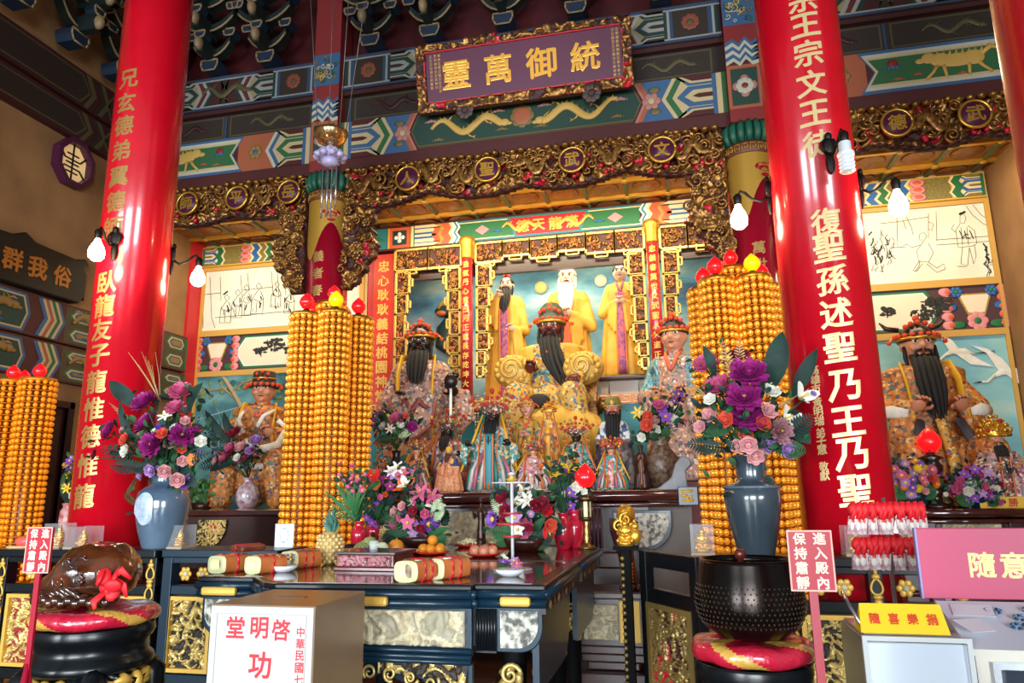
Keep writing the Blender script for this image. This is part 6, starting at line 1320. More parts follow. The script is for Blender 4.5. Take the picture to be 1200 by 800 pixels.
# ================================================================ golden lotus lamp towers
AMB = M('amber_lotus_bead', 'f0b040', .18, .6, emit=.34, ecol='ff9a1c', coat=.3); AMBR = M('gilt_lamp_ring', 'b07420', .3, .7); AMBD = M('dark_amber_core', '6a3408', .4, .3)
REDB = M('red_lotus_lamp', 'e01420', .2, emit=1.2, ecol='ff1010', coat=.5); YELB = M('yellow_lotus_lamp', 'f0b010', .2, emit=1.2, ecol='ffb000', coat=.5)
def lamp_column_mesh(R, H, pitch, nb, br, name, mats):
    m = MB().lathe([(R*.86, 0), (R*.86, H)], n=24, mi=2); rows = int(H/pitch)
    for k in range(rows):
        z = pitch*(k+.5); m.lathe([(R*.86, z-pitch*.48), (R*1.02, z-pitch*.42), (R*1.02, z-pitch*.34), (R*.86, z-pitch*.3)], n=24, mi=1)
        for j in range(nb): a = 2*PI*j/nb; m.ell((math.cos(a)*R, math.sin(a)*R, z+pitch*.08), (br, br, br*1.1), 8, 5, 0)
    m.lathe([(R*1.05, H-.02), (R*1.08, H), (R*1.05, H+.02), (.01, H+.03)], n=24, mi=1)
    return m.mesh(name, mats)
def bulb(mb, c, r, mi=0): mb.lathe([(.001, -r), (r*.55, -r*.85), (r*.95, -r*.3), (r, .05*r), (r*.85, r*.5), (r*.45, r*.95), (r*.12, r*1.25), (.001, r*1.32)], c, 16, mi)
LCM = lamp_column_mesh(.132, 3.2, .064, 15, .0245, 'light_column', [AMB, AMBR, AMBD])
def tower(label, cx, cy, top, rot, bulbs):
    t = thing('lotus_lamp_tower', label, 'lamp tower', (cx, cy, 0), 0, 'golden lotus lamp towers'); R = .25
    for k in range(5):
        a = rot+2*PI*k/5; o = link('light_column', LCM, t); o.location = (R*math.cos(a), R*math.sin(a), 0); o.scale = (1, 1, (top+(.0 if k else 0))/3.2)
    o = link('light_column', LCM, t); o.location = (0, 0, .0); o.scale = (1, 1, (top+.14)/3.2)
    MB().lathe([(.42, 0), (.44, .03), (.42, .08), (.3, .1)], n=40).build('base', AMBR, t)
    for k in range(5):
        a = rot+2*PI*k/5; b = MB(); bulb(b, (R*math.cos(a), R*math.sin(a), top+.13), .068); b.build('lotus_bulb', YELB if k in bulbs else REDB, t)
        MB().lathe([(.03, top+.02), (.04, top+.04), (.02, top+.07)], (R*math.cos(a), R*math.sin(a), 0), 12).build('bulb_socket', BLACK, t)
    b = MB(); bulb(b, (0, .04, top+.27), .062); b.build('lotus_bulb', REDB, t)
TA, TB = at(394, 352, 6.05), at(860, 322, 6.15)
tower('tall cluster of golden lotus lamp columns left of the altar table', -3.12, 6.06, 3.12, -PI/2+.62, (0,)); tower('tall cluster of golden lotus lamp columns behind the right flower vase', .53, 6.2, 3.2, -PI/2+.62, (0,))
AMB2 = M('orange_lotus_bead', 'd88a18', .3, .2, emit=.45, ecol='ff8c10'); LC2 = lamp_column_mesh(.16, 2.7, .06, 16, .022, 'light_column', [AMB2, M('orange_lamp_ring', 'c87a14', .4, .4), AMBD])
t = thing('lotus_lamp_tower', 'orange gold lotus lamp columns with red bulbs at the far left edge', 'lamp tower', (-6.6, 6.1, 0), 0, 'golden lotus lamp towers')
for i, (x, y) in enumerate(((-.14, .0), (.19, .0), (-.3, .28))):
    o = link('light_column', LC2, t); o.location = (x, y, 0); b = MB(); bulb(b, (x, y, 2.8), .065); b.build('lotus_bulb', REDB, t)
MB().lathe([(.42, 0), (.44, .03), (.42, .08), (.3, .1)], n=40).build('base', AMBR, t)

# ================================================================ lamps on the columns
BULBE = M('lit_lamp_bulb', 'fff0d0', .3, emit=26, ecol='ffdca8'); CFLW = M('unlit_white_bulb', 'e8eef4', .25); IRON = M('dark_cast_iron', '1c1814', .45, .5)
def wall_lamp(label, X, Y, ang, z, lit=True, energy=22):
    c, s = math.cos(ang), math.sin(ang); R = R_COL
    t = thing('wall_lamp', label, 'wall lamp', (X+c*R, Y+s*R, z), ang+PI/2, 'column wall lamps')     # local -y points away from the column
    m = MB().ell((0, -.01, .05), (.045, .02, .07), 10, 8).ell((0, -.012, -.06), (.03, .018, .08), 10, 8)
    for sx in (-1, 1): m.tube([(sx*.02, -.02, .1), (sx*.05, -.025, .07), (sx*.045, -.025, .02), (sx*.015, -.02, 0)], .011, 6)
    m.ell((0, -.02, .12), (.025, .018, .03), 8, 6); m.build('back_plate', IRON, t)
    MB().tube([(0, -.02, 0), (0, -.07, -.03), (0, -.13, 0), (0, -.16, .06), (0, -.16, .09)][0:3]+[(0, -.17, .05), (0, -.2, .07), (0, -.225, .03)], .01, 8).build('arm', IRON, t)
    MB().lathe([(.012, .05), (.03, .03), (.026, -.02), (.022, -.03)], (0, -.225, 0), 14).build('socket', IRON, t)
    m = MB()
    if lit: m.lathe([(.018, -.03), (.024, -.05), (.05, -.1), (.06, -.14), (.055, -.18), (.03, -.205), (.001, -.21)], (0, -.225, 0), 20)
    else:
        m.lathe([(.02, -.02), (.036, -.03), (.038, -.09), (.05, -.1), (.05, -.12), (.03, -.125), (.001, -.126)], (0, -.225, 0), 20)
        for k in range(4): m.lathe([(.04, -.13-.025*k), (.048, -.14-.025*k), (.04, -.15-.025*k)], (0, -.225, 0), 16)
    m.build('bulb', BULBE if lit else CFLW, t)
    if lit:
        p = (X+c*(R+.225), Y+s*(R+.225), z-.3); lamp('POINT', 'lamp_glow', p, energy, (1, .78, .5), rad=.06)
wall_lamp('lit lamp at the front of the left red column', -4.38, 4.95, math.radians(-80), 3.5)
wall_lamp('lit lamp on the right side of the left red column', -4.38, 4.95, math.radians(38), 3.5)
wall_lamp('lit lamp on the left side of the right red column', 1.0, 4.95, math.radians(172), 3.5)
wall_lamp('lit lamp on the right side of the right red column, before the paper mural', 1.0, 4.95, math.radians(-4), 3.46)
wall_lamp('white unlit spiral bulb on a bracket at the front of the right red column', 1.0, 4.95, math.radians(-78), 3.62, False)

# ================================================================ hanging incense burner
cb = at(388, 158, 6.8)
t = thing('hanging_burner', 'gold bowl hung on thin wires with a lilac lotus and silver tubes below', 'hanging ornament', cb)
MB().lathe([(.001, -.13), (.08, -.12), (.15, -.08), (.185, -.0), (.19, .03), (.175, .03), (.165, .0), (.13, -.06), (.001, -.1)], n=32).build('gold_bowl', M('polished_gold', 'e0b878', .15, .9), t)
m = MB().lathe([(.03, -.13), (.05, -.16), (.03, -.2)], n=16)
for i in range(10):
    a = 2*PI*i/10; m.ell((math.cos(a)*.1, math.sin(a)*.1, -.24), (.05, .05, .06), 8, 6); m.ell((math.cos(a+.3)*.15, math.sin(a+.3)*.15, -.27), (.045, .045, .035), 8, 6)
m.ell((0, 0, -.24), (.11, .11, .08), 14, 8); m.lathe([(.1, -.3), (.09, -.36), (.05, -.38)], n=16); m.build('lilac_lotus', M('lilac_porcelain', 'b8b4dc', .25, coat=.5), t)
for i, (x, L) in enumerate(((-.08, .62), (-.03, .6), (.03, .62), (.075, .5))): MB().tube([(x, .02*(i % 2), -.36), (x, .02*(i % 2), -.36-L)], .011, 8).build('chime_tube', M('silver_tube', 'a8a8b0', .25, .8), t)
for dx, sx in ((-.5, -.16), (-.07, -.03), (.2, .1), (.55, .18)): MB().tube([(sx, 0, .02), (dx, 0, 8.8-cb.z)], .006, 5).build('wire', M('steel_wire', '6a6660', .4, .5), t)

# ================================================================ flowers
def petal(mb, az, r0, z0, L, W, tilt, cup, mi=0, n=4):
    vs = []; r, z = r0, z0; ca, sa = math.cos(az), math.sin(az)
    for i in range(n+1):
        t = i/n; w_ = W*(math.sin(PI*(.12+.8*t))**.8); a = tilt+cup*t
        if i: r += L/n*math.cos(a); z += L/n*math.sin(a)
        for u in (-1, 0, 1): q = w_*u*.5; e = abs(u)*W*.16; vs.append((ca*(r-e*.3)-sa*q, sa*(r-e*.3)+ca*q, z+e*(1 if cup > 0 else .3)))
    return mb.add(vs, [(i*3+j, i*3+j+1, i*3+j+4, i*3+j+3) for i in range(n) for j in range(2)], mi, True)
FM = {}
def fmesh(kind, mat):                      # unit flower: radius about 1, opening towards +z
    if (kind, mat.name) in FM: return FM[kind, mat.name]
    m = MB(); rn = random.Random(len(FM)); ctr = YEL
    if kind == 'peony':
        for r0, n, L, W, ti in ((.3, 11, .8, .5, .0), (.28, 11, .78, .46, .3), (.24, 10, .72, .42, .6), (.18, 9, .64, .38, .85), (.12, 8, .54, .32, 1.1), (.05, 6, .44, .26, 1.35)):
            for i in range(n): petal(m, 2*PI*i/n+rn.random()*.5, r0, -.1, L*rn.uniform(.9, 1.1), W, ti, .5)
        m.ell((0, 0, .2), .12, 8, 5, 1)
    elif kind == 'rose':
        for r0, n, L, W, ti in ((.3, 6, .75, .85, .25), (.25, 5, .75, .8, .7), (.15, 5, .7, .65, 1.05), (.05, 4, .62, .45, 1.35)):
            for i in range(n): petal(m, 2*PI*i/n+r0*9, r0, -.25, L, W, ti, .45)
        m.ell((0, 0, .0), (.35, .35, .3), 8, 5, 0)
    elif kind == 'lily':
        for i in range(6): petal(m, 2*PI*i/6, .05, -.25, 1.15, .42, .75, -.75)
        for i in range(5): a = 2*PI*i/5; m.tube([(0, 0, -.1), (math.cos(a)*.2, math.sin(a)*.2, .45)], .025, 4, 1)
    elif kind == 'orchid':
        for i in range(5): petal(m, 2*PI*i/5+.3, .05, 0, .9, .62, .25, -.2)
        m.ell((0, 0, .12), (.2, .2, .2), 8, 5, 1)
    elif kind == 'daisy':
        for i in range(16): petal(m, 2*PI*i/16, .18, 0, .8, .22, .15, .15)
        for i in range(14): petal(m, 2*PI*i/14+.2, .12, .04, .6, .2, .5, .2)
        m.ell((0, 0, .1), (.28, .28, .16), 10, 5, 1)
    elif kind == 'calla':
        for i in range(3): petal(m, 2*PI*i/3, .05, -.6, 1.5, .9, 1.1, -.5)
        m.tube([(0, 0, -.5), (0, 0, .45)], [.09, .05], 6, 1)
    elif kind == 'bud': m.ell((0, 0, 0), (.6, .6, .85), 10, 7)
    elif kind == 'anthurium':
        petal(m, -PI/2, -.6, 0, 1.9, 1.5, .25, -.3, 0, 6); m.tube([(0, -.1, .05), (0, -.5, .6)], [.1, .06], 6, 1)
    me = m.mesh(kind, [mat, ctr]); FM[kind, mat.name] = me; return me
def leaf(mb, p0, p1, w_, mi=0, bend=.12, n=7, up=(0, -1, .3)):        # one folded leaf blade from p0 to p1
    p0, p1 = V(p0), V(p1); d = p1-p0; L = d.length; s = d.cross(V(up)).normalized(); nrm = s.cross(d).normalized(); vs = []
    for i in range(n+1):
        t = i/n; c = p0+d*t+nrm*(bend*L*math.sin(PI*t)); k = w_*(math.sin(PI*min(1, .06+.94*t))**.75 if t < 1 else .02)
        vs += [c-s*k+nrm*k*.25, c, c+s*k+nrm*k*.25]
    return mb.add(vs, [(i*3+j, i*3+j+1, i*3+j+4, i*3+j+3) for i in range(n) for j in range(2)], mi, True)
def fern(mb, p0, p1, w_, mi=0, n=12):
    p0, p1 = V(p0), V(p1); d = p1-p0; s = d.cross(V((0, -1, .2))).normalized(); mb.tube([p0, p0+d*.5, p1], [.006, .004, .002], 4, mi)
    for i in range(1, n+1):
        t = i/(n+1); c = p0+d*t; k = w_*math.sin(PI*(.15+.8*t))
        for q in (-1, 1): leaf(mb, c, c+s*q*k+d.normalized()*k*.5, k*.16, mi, .05, 3)
    return mb
def flower(t, kind, mat, p, size, centre):
    o = link({'peony': 'peony', 'rose': 'rose', 'lily': 'lily', 'orchid': 'orchid_bloom', 'daisy': 'daisy', 'calla': 'calla_lily', 'bud': 'flower_bud', 'anthurium': 'anthurium'}[kind], fmesh(kind, mat), t)
    p = V(p); d = (p-V(centre)).normalized()*.8+V((0, -1, .25))*.8; o.location = p-t.location; o.scale = (size,)*3; o.rotation_mode = 'QUATERNION'; o.rotation_quaternion = d.to_track_quat('Z', 'Y')
    return o
def bouquet(label, mouth, items, Y, px2m, leaves=(), ferns=(), grass=(), fill=0, frad=.1, seed=0, cat='flower bouquet', group='flower bouquets', nfill=10, fcol=(LEAFG, DKLEAF, FERN, STRAW, PALELEAF)):
    mouth = V(mouth); t = thing('flower_bouquet', label, cat, mouth, 0, group); rn = random.Random(seed); F = MB()
    cen = mouth+V((0, 0, .18)); pts = []
    for kind, mat, px, py, s in items:
        p = at(px, py, Y+rn.uniform(-.1, .06)); pts.append(p); flower(t, kind, mat, p, s*px2m*1.2, cen)
        mid = (mouth+p)/2+V((0, .03, .03)); F.tube([mouth, mid, p+V((0, .02, -.02))], .005, 5, 0)
    for i in range(nfill or (26 if frad > .08 and fill >= 130 else 10)):
        b_ = rn.choice(pts)+V((rn.gauss(0, .05), rn.uniform(-.02, .06), rn.gauss(0, .05))); flower(t, rn.choice(('rose', 'bud', 'rose', 'daisy')), rn.choice(items)[1], b_, rn.uniform(2.6, 4)*px2m, cen)
    for a, b, c, d, w_, mi in leaves: leaf(MBl := MB(), at(a, b, Y+.03), at(c, d, Y-.02), w_*px2m, 0); (setattr(MBl, 'v', [tuple(V(q)-mouth) for q in MBl.v]), MBl.build('broad_leaf', fcol[mi], t))
    for a, b, c, d, w_, mi in ferns: fern(F, at(a, b, Y+.02), at(c, d, Y-.04), w_*px2m, mi)
    for a, b, c, d, mi in grass: F.tube([at(a, b, Y+.04), at((a+c)/2+rn.uniform(-2, 2), (b+d)/2, Y+.03), at(c, d, Y)], [.004, .003, .0015], 4, mi)
    for i in range(fill):
        p = (rn.choice(pts) if pts else cen)+V((rn.gauss(0, frad), rn.uniform(.02, .12), rn.gauss(0, frad))); q = p+V((rn.uniform(-.09, .09), rn.uniform(-.08, .02), rn.uniform(-.05, .1))); leaf(F, p, p+(q-p)*.7, rn.uniform(.009, .02), rn.choice((0, 1, 1, 1, 2)), .1, 4)
    for i in range(fill):
        p = cen+(rn.choice(pts)-cen)*rn.uniform(.25, 1.0)+V((rn.gauss(0, .03), rn.uniform(.05, .14), rn.gauss(0, .03))); leaf(F, p, p+V((rn.uniform(-.1, .1), rn.uniform(-.05, .05), rn.uniform(-.08, .08))), rn.uniform(.016, .03), rn.choice((1, 1, 0)), .1, 4)
    o = local(F, t).build('foliage', list(fcol), t); o['kind'] = 'stuff'
    return t
def vase(label, p, prof, mat, n=40, patch=None, mats2=None, name='vase', group='flower vases'):
    t = thing(name, label, 'vase', p, 0, group); MB().lathe(prof, n=n).build('body', mat, t)
    return t
# the two large vases
SLATE = M('slate_blue_glaze', '3e5266', .2, c2='5a6e80', scale=3, coat=.7); GREYV = M('grey_black_glaze', '2c3840', .22, c2='3c4a54', scale=2.5, coat=.6)
pl = V((at(187, 640, 4.5).x, 4.5, 1.16))
t = vase('large slate blue vase with a white figure patch, left of the table', pl, [(.01, 0), (.11, 0), (.115, .01), (.15, .12), (.175, .24), (.18, .32), (.165, .38), (.12, .42), (.085, .435), (.08, .455), (.085, .5), (.09, .515), (.075, .515), (.068, .46), (.01, .44)], SLATE)
m = MB(); R = .18
P = [(math.sin(a)*.085*(1+.12*math.sin(3*a)), .27+math.cos(a)*.11) for a in [2*PI*i/24 for i in range(24)]]
def on(x, z): return (math.sin(x/R-.1)*(R+.004), -math.cos(x/R-.1)*(R+.004), z)
vs = [on(0, .27)]+[on(p[0]*q, .27+(p[1]-.27)*q) for q in (.5, 1) for p in P]
def rr(z): return .115+(z-.01)*.32 if z < .12 else (.15+(z-.12)*.21 if z < .24 else .18 if z < .34 else .18-(z-.34)*.4)
vs = [(v[0]*(rr(v[2])+.004)/(R+.004), v[1]*(rr(v[2])+.004)/(R+.004), v[2]) for v in vs]
m.add(vs, [(0, 1+(i+1) % 24, 1+i) for i in range(24)]+[(1+i, 1+(i+1) % 24, 25+(i+1) % 24, 25+i) for i in range(24)], 0, True); m.build('white_patch', M('white_patch_glaze', 'b4c0cc', .3, c2='8a9cae', scale=18), t)
items = [('peony', MAG, 169, 472, 13), ('peony', MAG, 171, 496, 13), ('peony', MAG, 129, 504, 11), ('peony', MAG, 178, 521, 13), ('peony', MAG, 214, 510, 12), ('peony', PNK, 212, 459, 12), ('peony', PNK, 206, 478, 10), ('rose', ROSE, 165, 509, 6.5), ('rose', CORAL, 190, 508, 6.5), ('rose', CORAL, 146, 515, 7.5), ('rose', CORAL, 215, 483, 5.5),
 ('lily', WHT, 193, 487, 7), ('rose', WHT, 205, 502, 6), ('rose', WHT, 147, 528, 7.5), ('rose', WHT, 235, 517, 6.5), ('rose', LIL, 164, 528, 6), ('rose', LIL, 176, 551, 7), ('rose', LIL, 164, 556, 6), ('rose', ROSE, 199, 520, 7), ('rose', ROSE, 193, 552, 7.5), ('rose', ROSE, 208, 562, 8), ('anthurium', ORG, 225, 536, 6), ('rose', CORAL, 213, 526, 5.5), ('rose', PUR, 216, 566, 6), ('peony', CRIM, 111, 532, 6), ('rose', ROSE, 144, 503, 5), ('rose', ROSE, 217, 493, 5.5), ('rose', PUR, 188, 500, 5), ('rose', ROSE, 214, 540, 6), ('rose', LIL, 222, 560, 5)]
bouquet('large bouquet of magenta peonies and blush roses in the slate blue vase', pl+V((0, 0, .5)), items, 4.42, .0061, [(165, 478, 128, 446, 9, 1), (222, 482, 238, 448, 8, 1), (160, 520, 140, 470, 5, 1), (212, 545, 232, 572, 8, 1)], [(165, 532, 116, 526, 10, 1), (170, 548, 128, 545, 10, 1), (200, 545, 246, 530, 9, 1), (185, 545, 150, 550, 8, 1), (160, 560, 146, 585, 4, 0), (146, 578, 160, 592, 4, 0)],
 [(188, 470, 150+i*4, 412+(i % 4)*5, 3) for i in range(9)]+[(160, 495, 128+i*3, 472+i*4, 3) for i in range(4)], 150, .09, 1)
m = MB()
pr = V((at(887, 650, 4.42).x, 4.42, 1.14))
t = vase('large dark grey glazed vase behind the bronze bowl', pr, [(.01, 0), (.095, 0), (.1, .01), (.12, .1), (.145, .22), (.158, .31), (.155, .36), (.13, .395), (.085, .41), (.078, .43), (.082, .5), (.1, .55), (.105, .56), (.09, .56), (.07, .5), (.065, .43), (.01, .4)], GREYV)
MB().lathe([(.16, .37), (.163, .378), (.16, .386)], n=40).build('shoulder_ring', M('ring_glaze', '4c5a64', .25), t)
items = [('peony', PNK, 828, 427, 12), ('peony', PNK, 843, 453, 13), ('peony', MAG, 877, 438, 15), ('peony', MAG, 872, 466, 14), ('peony', MAG, 875, 489, 14), ('peony', CRIM, 865, 417, 9), ('rose', WHT, 903, 458, 9), ('calla', WHT, 943, 463, 10), ('calla', WHT, 925, 488, 9), ('rose', ROSE, 832, 486, 8), ('rose', ROSE, 901, 482, 8), ('rose', ROSE, 877, 521, 8), ('rose', ROSE, 885, 534, 8), ('rose', CORAL, 850, 492, 8), ('rose', CORAL, 894, 496, 8), ('rose', CORAL, 873, 507, 8), ('rose', LIL, 900, 519, 9), ('rose', LIL, 924, 527, 8), ('rose', ROSE, 864, 522, 6.5), ('peony', M('dusty_petal', '9a6a70', .6), 915, 505, 10), ('rose', WHT, 832, 468, 6), ('rose', ROSE, 820, 500, 6)]
bouquet('large bouquet of magenta and pink peonies with banana leaves in the grey vase', pr+V((0, 0, .55)), items, 4.34, .0060, [(903, 455, 917, 388, 11, 1), (930, 465, 958, 408, 7, 1), (838, 440, 824, 404, 5, 1), (858, 500, 822, 512, 7, 0), (925, 500, 950, 520, 8, 1), (890, 470, 886, 430, 6, 1)], [(915, 520, 952, 486, 11, 1), (850, 525, 805, 520, 10, 1), (905, 525, 945, 528, 10, 0), (845, 505, 808, 495, 9, 1), (860, 450, 846, 398, 7, 3), (868, 440, 866, 396, 6, 3)],
 [(835, 470, 792+i*3, 432+i*7, 3) for i in range(5)]+[(905, 480, 948-i*3, 455+i*2, 3) for i in range(4)], 130, .085, 2)
# smaller vases and bouquets
def rnd_items(cx, cy, rx, ry, pal, n, seed, s0, s1):
    rn = random.Random(seed); out = []; k = 0
    while len(out) < n and k < 900:
        k += 1; a = rn.uniform(0, 2*PI); q = math.sqrt(rn.random()); x, y = cx+rx*q*math.cos(a), cy+ry*q*math.sin(a); s = rn.uniform(s0, s1)
        if all(math.hypot(x-o[2], y-o[3]) > (s+o[4])*.62 for o in out): kd, mt = rn.choice(pal); out.append((kd, mt, x, y, s))
    return out
RV = M('red_glazed_vase', 'b01830', .15, coat=.7)
RVP = [(.01, 0), (.045, 0), (.05, .01), (.062, .06), (.07, .13), (.066, .17), (.04, .195), (.032, .21), (.036, .235), (.045, .245), (.03, .245), (.02, .2), (.01, .19)]
def red_vase(label, px, py, s=1.0):
    p = atz(px, py, 1.1); t = vase(label, p, [(r*s, z*s) for r, z in RVP], RV, 28, name='red_vase', group='red glazed vases'); return p+V((0, 0, .24*s))
ma = red_vase('red vase behind the pineapple holding green gladiolus stems', 420, 646, .88); mb_ = red_vase('red vase holding red anthurium, left of the table bouquet', 437, 641, .92)
items = [('bud', PNK, 398+i*5, 556+(i % 3)*7, 3) for i in range(8)]
bouquet('sheaf of green gladiolus stems with pale pink tips', ma, items, ma.y-.03, .0069, [(418, 605, 392+i*6, 562+(i % 2)*6, 1.6, 2) for i in range(8)]+[(418, 608, 388, 580, 2, 2), (418, 608, 380, 574, 2, 2)], [(418, 612, 385, 590, 7, 2), (420, 610, 394, 570, 6, 2)], [(418, 612, 396+i*3, 560+i*2, 2) for i in range(14)], 20, .05, 3)
items = [('anthurium', REDPET, 437, 556, 10), ('anthurium', ORG, 441, 566, 6), ('orchid', MAG, 452, 562, 7), ('orchid', LIL, 462, 556, 7), ('orchid', MAG, 457, 570, 6), ('orchid', LIL, 470, 562, 6), ('bud', PUR, 441, 606, 4), ('bud', PUR, 438, 598, 4), ('orchid', PUR, 443, 590, 5), ('orchid', PUR, 436, 612, 5), ('bud', PUR, 446, 582, 3.5), ('orchid', PUR, 430, 606, 4.5), ('lily', WHT, 466, 548, 7), ('lily', WHT, 458, 552, 6), ('lily', PNK, 472, 554, 6)]
bouquet('bouquet of red anthurium, pink orchids and purple gladiolus', mb_, items, mb_.y-.05, .0070, [(440, 610, 452, 585, 4, 0), (440, 612, 428, 580, 4, 1), (445, 605, 466, 580, 5, 1)], [(440, 610, 470, 592, 8, 0)], [], 60, .06, 4)
mc = atz(495, 642, 1.1)+V((0, 0, .1))
t = thing('flower_tray', 'low dark tray holding the big pink and purple table bouquet', 'tray', mc-V((0, 0, .1)), 0); MB().lathe([(.01, 0), (.12, 0), (.16, .05), (.17, .09), (.15, .09), (.12, .06), (.01, .06)], n=28).build('bowl', DKBROWN, t)
items = [('lily', PNK, 492, 577, 10), ('lily', PNK, 506, 581, 9), ('lily', WHT, 484, 586, 8), ('lily', WHT, 510, 592, 9), ('daisy', PUR, 503, 614, 10), ('daisy', PUR, 475, 596, 7), ('orchid', PNK, 478, 612, 8), ('orchid', LIL, 488, 617, 8), ('orchid', LIL, 482, 605, 7), ('rose', PNK, 462, 615, 7), ('rose', CRIM, 500, 588, 6), ('rose', CRIM, 493, 619, 5), ('rose', PNK, 495, 629, 5), ('calla', WHT, 474, 566, 7), ('calla', ORG, 470, 570, 7), ('rose', ROSE, 462, 600, 6), ('rose', CRIM, 484, 598, 5), ('rose', PNK, 469, 606, 5), ('orchid', LIL, 484, 625, 6), ('daisy', YEL, 494, 596, 4), ('rose', CRIM, 489, 608, 5), ('rose', ROSE, 471, 593, 5), ('bud', CORAL, 507, 602, 4), ('rose', PNK, 498, 602, 5)]
bouquet('big table bouquet of pink lilies, orchids and a purple daisy', mc, items, mc.y-.08, .0070, [(485, 630, 450, 622, 4, 0), (500, 630, 528, 618, 4, 2), (500, 632, 522, 632, 4, 2), (495, 632, 470, 642, 4, 0)], [(490, 630, 450, 600, 8, 2), (500, 632, 526, 634, 9, 2), (505, 612, 517, 582, 7, 4), (470, 620, 446, 636, 8, 1), (480, 632, 462, 646, 8, 0), (505, 632, 520, 646, 8, 0), (508, 610, 521, 594, 6, 4)], [], 140, .07, 5)
md = atz(617, 645, 1.1)+V((0, 0, .1))
t = thing('flower_tray', 'low dark tray under the red and white bouquet behind the tiered stand', 'tray', md-V((0, 0, .1)), 0); MB().lathe([(.01, 0), (.12, 0), (.16, .05), (.17, .09), (.15, .09), (.12, .06), (.01, .06)], n=28).build('bowl', DKBROWN, t)
items = [('lily', WHT, 613, 577, 9), ('lily', WHT, 604, 590, 8), ('lily', WHT, 618, 586, 7), ('rose', CRIM, 588, 583, 6), ('rose', CRIM, 592, 598, 6), ('daisy', PUR, 578, 608, 8), ('rose', CRIM, 635, 590, 7), ('rose', REDPET, 640, 597, 6), ('rose', CRIM, 628, 592, 6), ('peony', PNK, 616, 617, 9), ('orchid', LIL, 604, 606, 7), ('orchid', PNK, 600, 616, 7), ('rose', CRIM, 585, 617, 6), ('rose', CORAL, 645, 615, 6), ('anthurium', REDPET, 643, 620, 7), ('lily', LIL, 596, 586, 6), ('orchid', WHT, 607, 620, 6), ('rose', CRIM, 590, 607, 5)]
bouquet('red and white table bouquet with a pink peony behind the tiered stand', md, items, md.y-.06, .0078, [(610, 625, 582, 584, 4, 4), (625, 625, 640, 605, 4, 0)], [(612, 628, 572, 622, 8, 2), (620, 628, 650, 630, 9, 1), (620, 628, 645, 640, 8, 0), (605, 628, 578, 634, 8, 2), (600, 610, 576, 585, 7, 4), (625, 608, 632, 580, 6, 0)], [], 120, .07, 6)
me_ = red_vase('red vase nearer the right table edge beneath the yellow lilies', 661, 643.5, 1.05); mf = red_vase('red vase with a small painted figure beside the lotus lamp stand', 674, 642.5, 1.12)
items = [('lily', YEL, 660, 546, 6), ('lily', YEL, 668, 548, 6), ('anthurium', ORG, 672, 539, 6), ('lily', YEL, 653, 556, 5), ('orchid', PUR, 676, 556, 6), ('orchid', PUR, 683, 560, 5)]
bouquet('upright spray of yellow lilies and orange anthurium in the red vase', me_, items, mf.y+.06, .0077, [(661, 610, 660, 560, 4, 0), (661, 605, 652, 565, 4, 0), (661, 600, 668, 552, 4, 0), (661, 600, 657, 545, 4, 1)], [(661, 605, 655, 575, 6, 2)], [(661, 615, 658+i*2, 560, 2) for i in range(5)], 50, .05, 7)
items = [('orchid', PUR, 668, 577, 6), ('orchid', PUR, 667, 584, 5.5), ('orchid', PUR, 669, 592, 5), ('bud', PUR, 666, 598, 4), ('rose', WHT, 676, 570, 5), ('rose', WHT, 672, 573, 5), ('orchid', LIL, 682, 572, 5)]
bouquet('hanging purple orchids with white roses beside the lotus lamp', mf, items, mf.y+.04, .0078, [(672, 605, 662, 580, 4, 0), (673, 600, 684, 575, 3, 0)], [(672, 600, 660, 575, 6, 2)], [], 40, .045, 8)
# bouquets on the upper altar
def altar_vase(label, px, Y, H, mat, s=1): p = V((at(px, 560, Y).x, Y, 1.52)); vase(label, p, [(.01, 0), (.06*s, 0), (.09*s, H*.35), (.1*s, H*.6), (.05*s, H*.82), (.045*s, H*.9), (.065*s, H), (.05*s, H), (.01, H*.9)], mat, 28); return p+V((0, 0, H))
mg = altar_vase('black vase under pink and purple flowers at the left end of the upper altar', 464, 6.95, .42, BLACK, .8)
items = [('peony', PNK, 465, 491, 8), ('orchid', PUR, 440, 488, 6), ('orchid', PUR, 438, 496, 7), ('orchid', MAG, 442, 505, 6), ('rose', MAG, 483, 500, 6), ('rose', WHT, 449, 499, 5), ('rose', WHT, 472, 508, 6), ('lily', WHT, 457, 502, 5), ('rose', PALELEAF, 463, 504, 4), ('bud', YEL, 455, 488, 4), ('rose', CORAL, 476, 487, 4), ('rose', WHT, 470, 498, 4), ('orchid', PUR, 446, 482, 5), ('rose', ROSE, 456, 497, 4)]
bouquet('flowers with a pink peony and purple orchids on the upper altar, left', mg, items, 6.9, .0088, [(468, 512, 482, 508, 4, 4), (465, 515, 474, 482, 3, 0), (464, 512, 448, 480, 3, 0)], [(465, 515, 440, 515, 7, 0)], [(478, 525, 492, 465, 3), (470, 525, 484, 458, 4), (455, 520, 438, 540, 4)], 70, .05, 9)
mh = altar_vase('big brown mottled vase beside the grey curled altar end', 776, 7.3, .5, M('mottled_brown_glaze', '4a3428', .4, c2='7a6450', scale=26, contrast=.1), 1.7)
items = [('orchid', PUR, 776, 478, 7), ('orchid', PUR, 780, 488, 7), ('orchid', MAG, 770, 472, 6), ('rose', PNK, 772, 474, 6), ('orchid', PUR, 795, 462, 6), ('rose', WHT, 768, 503, 6), ('rose', WHT, 789, 492, 6), ('rose', CORAL, 758, 498, 7), ('rose', CORAL, 759, 488, 6), ('rose', WHT, 752, 512, 5), ('lily', YEL, 747, 483, 6), ('rose', ROSE, 768, 492, 5), ('orchid', PUR, 790, 470, 5), ('rose', ROSE, 798, 497, 4)]
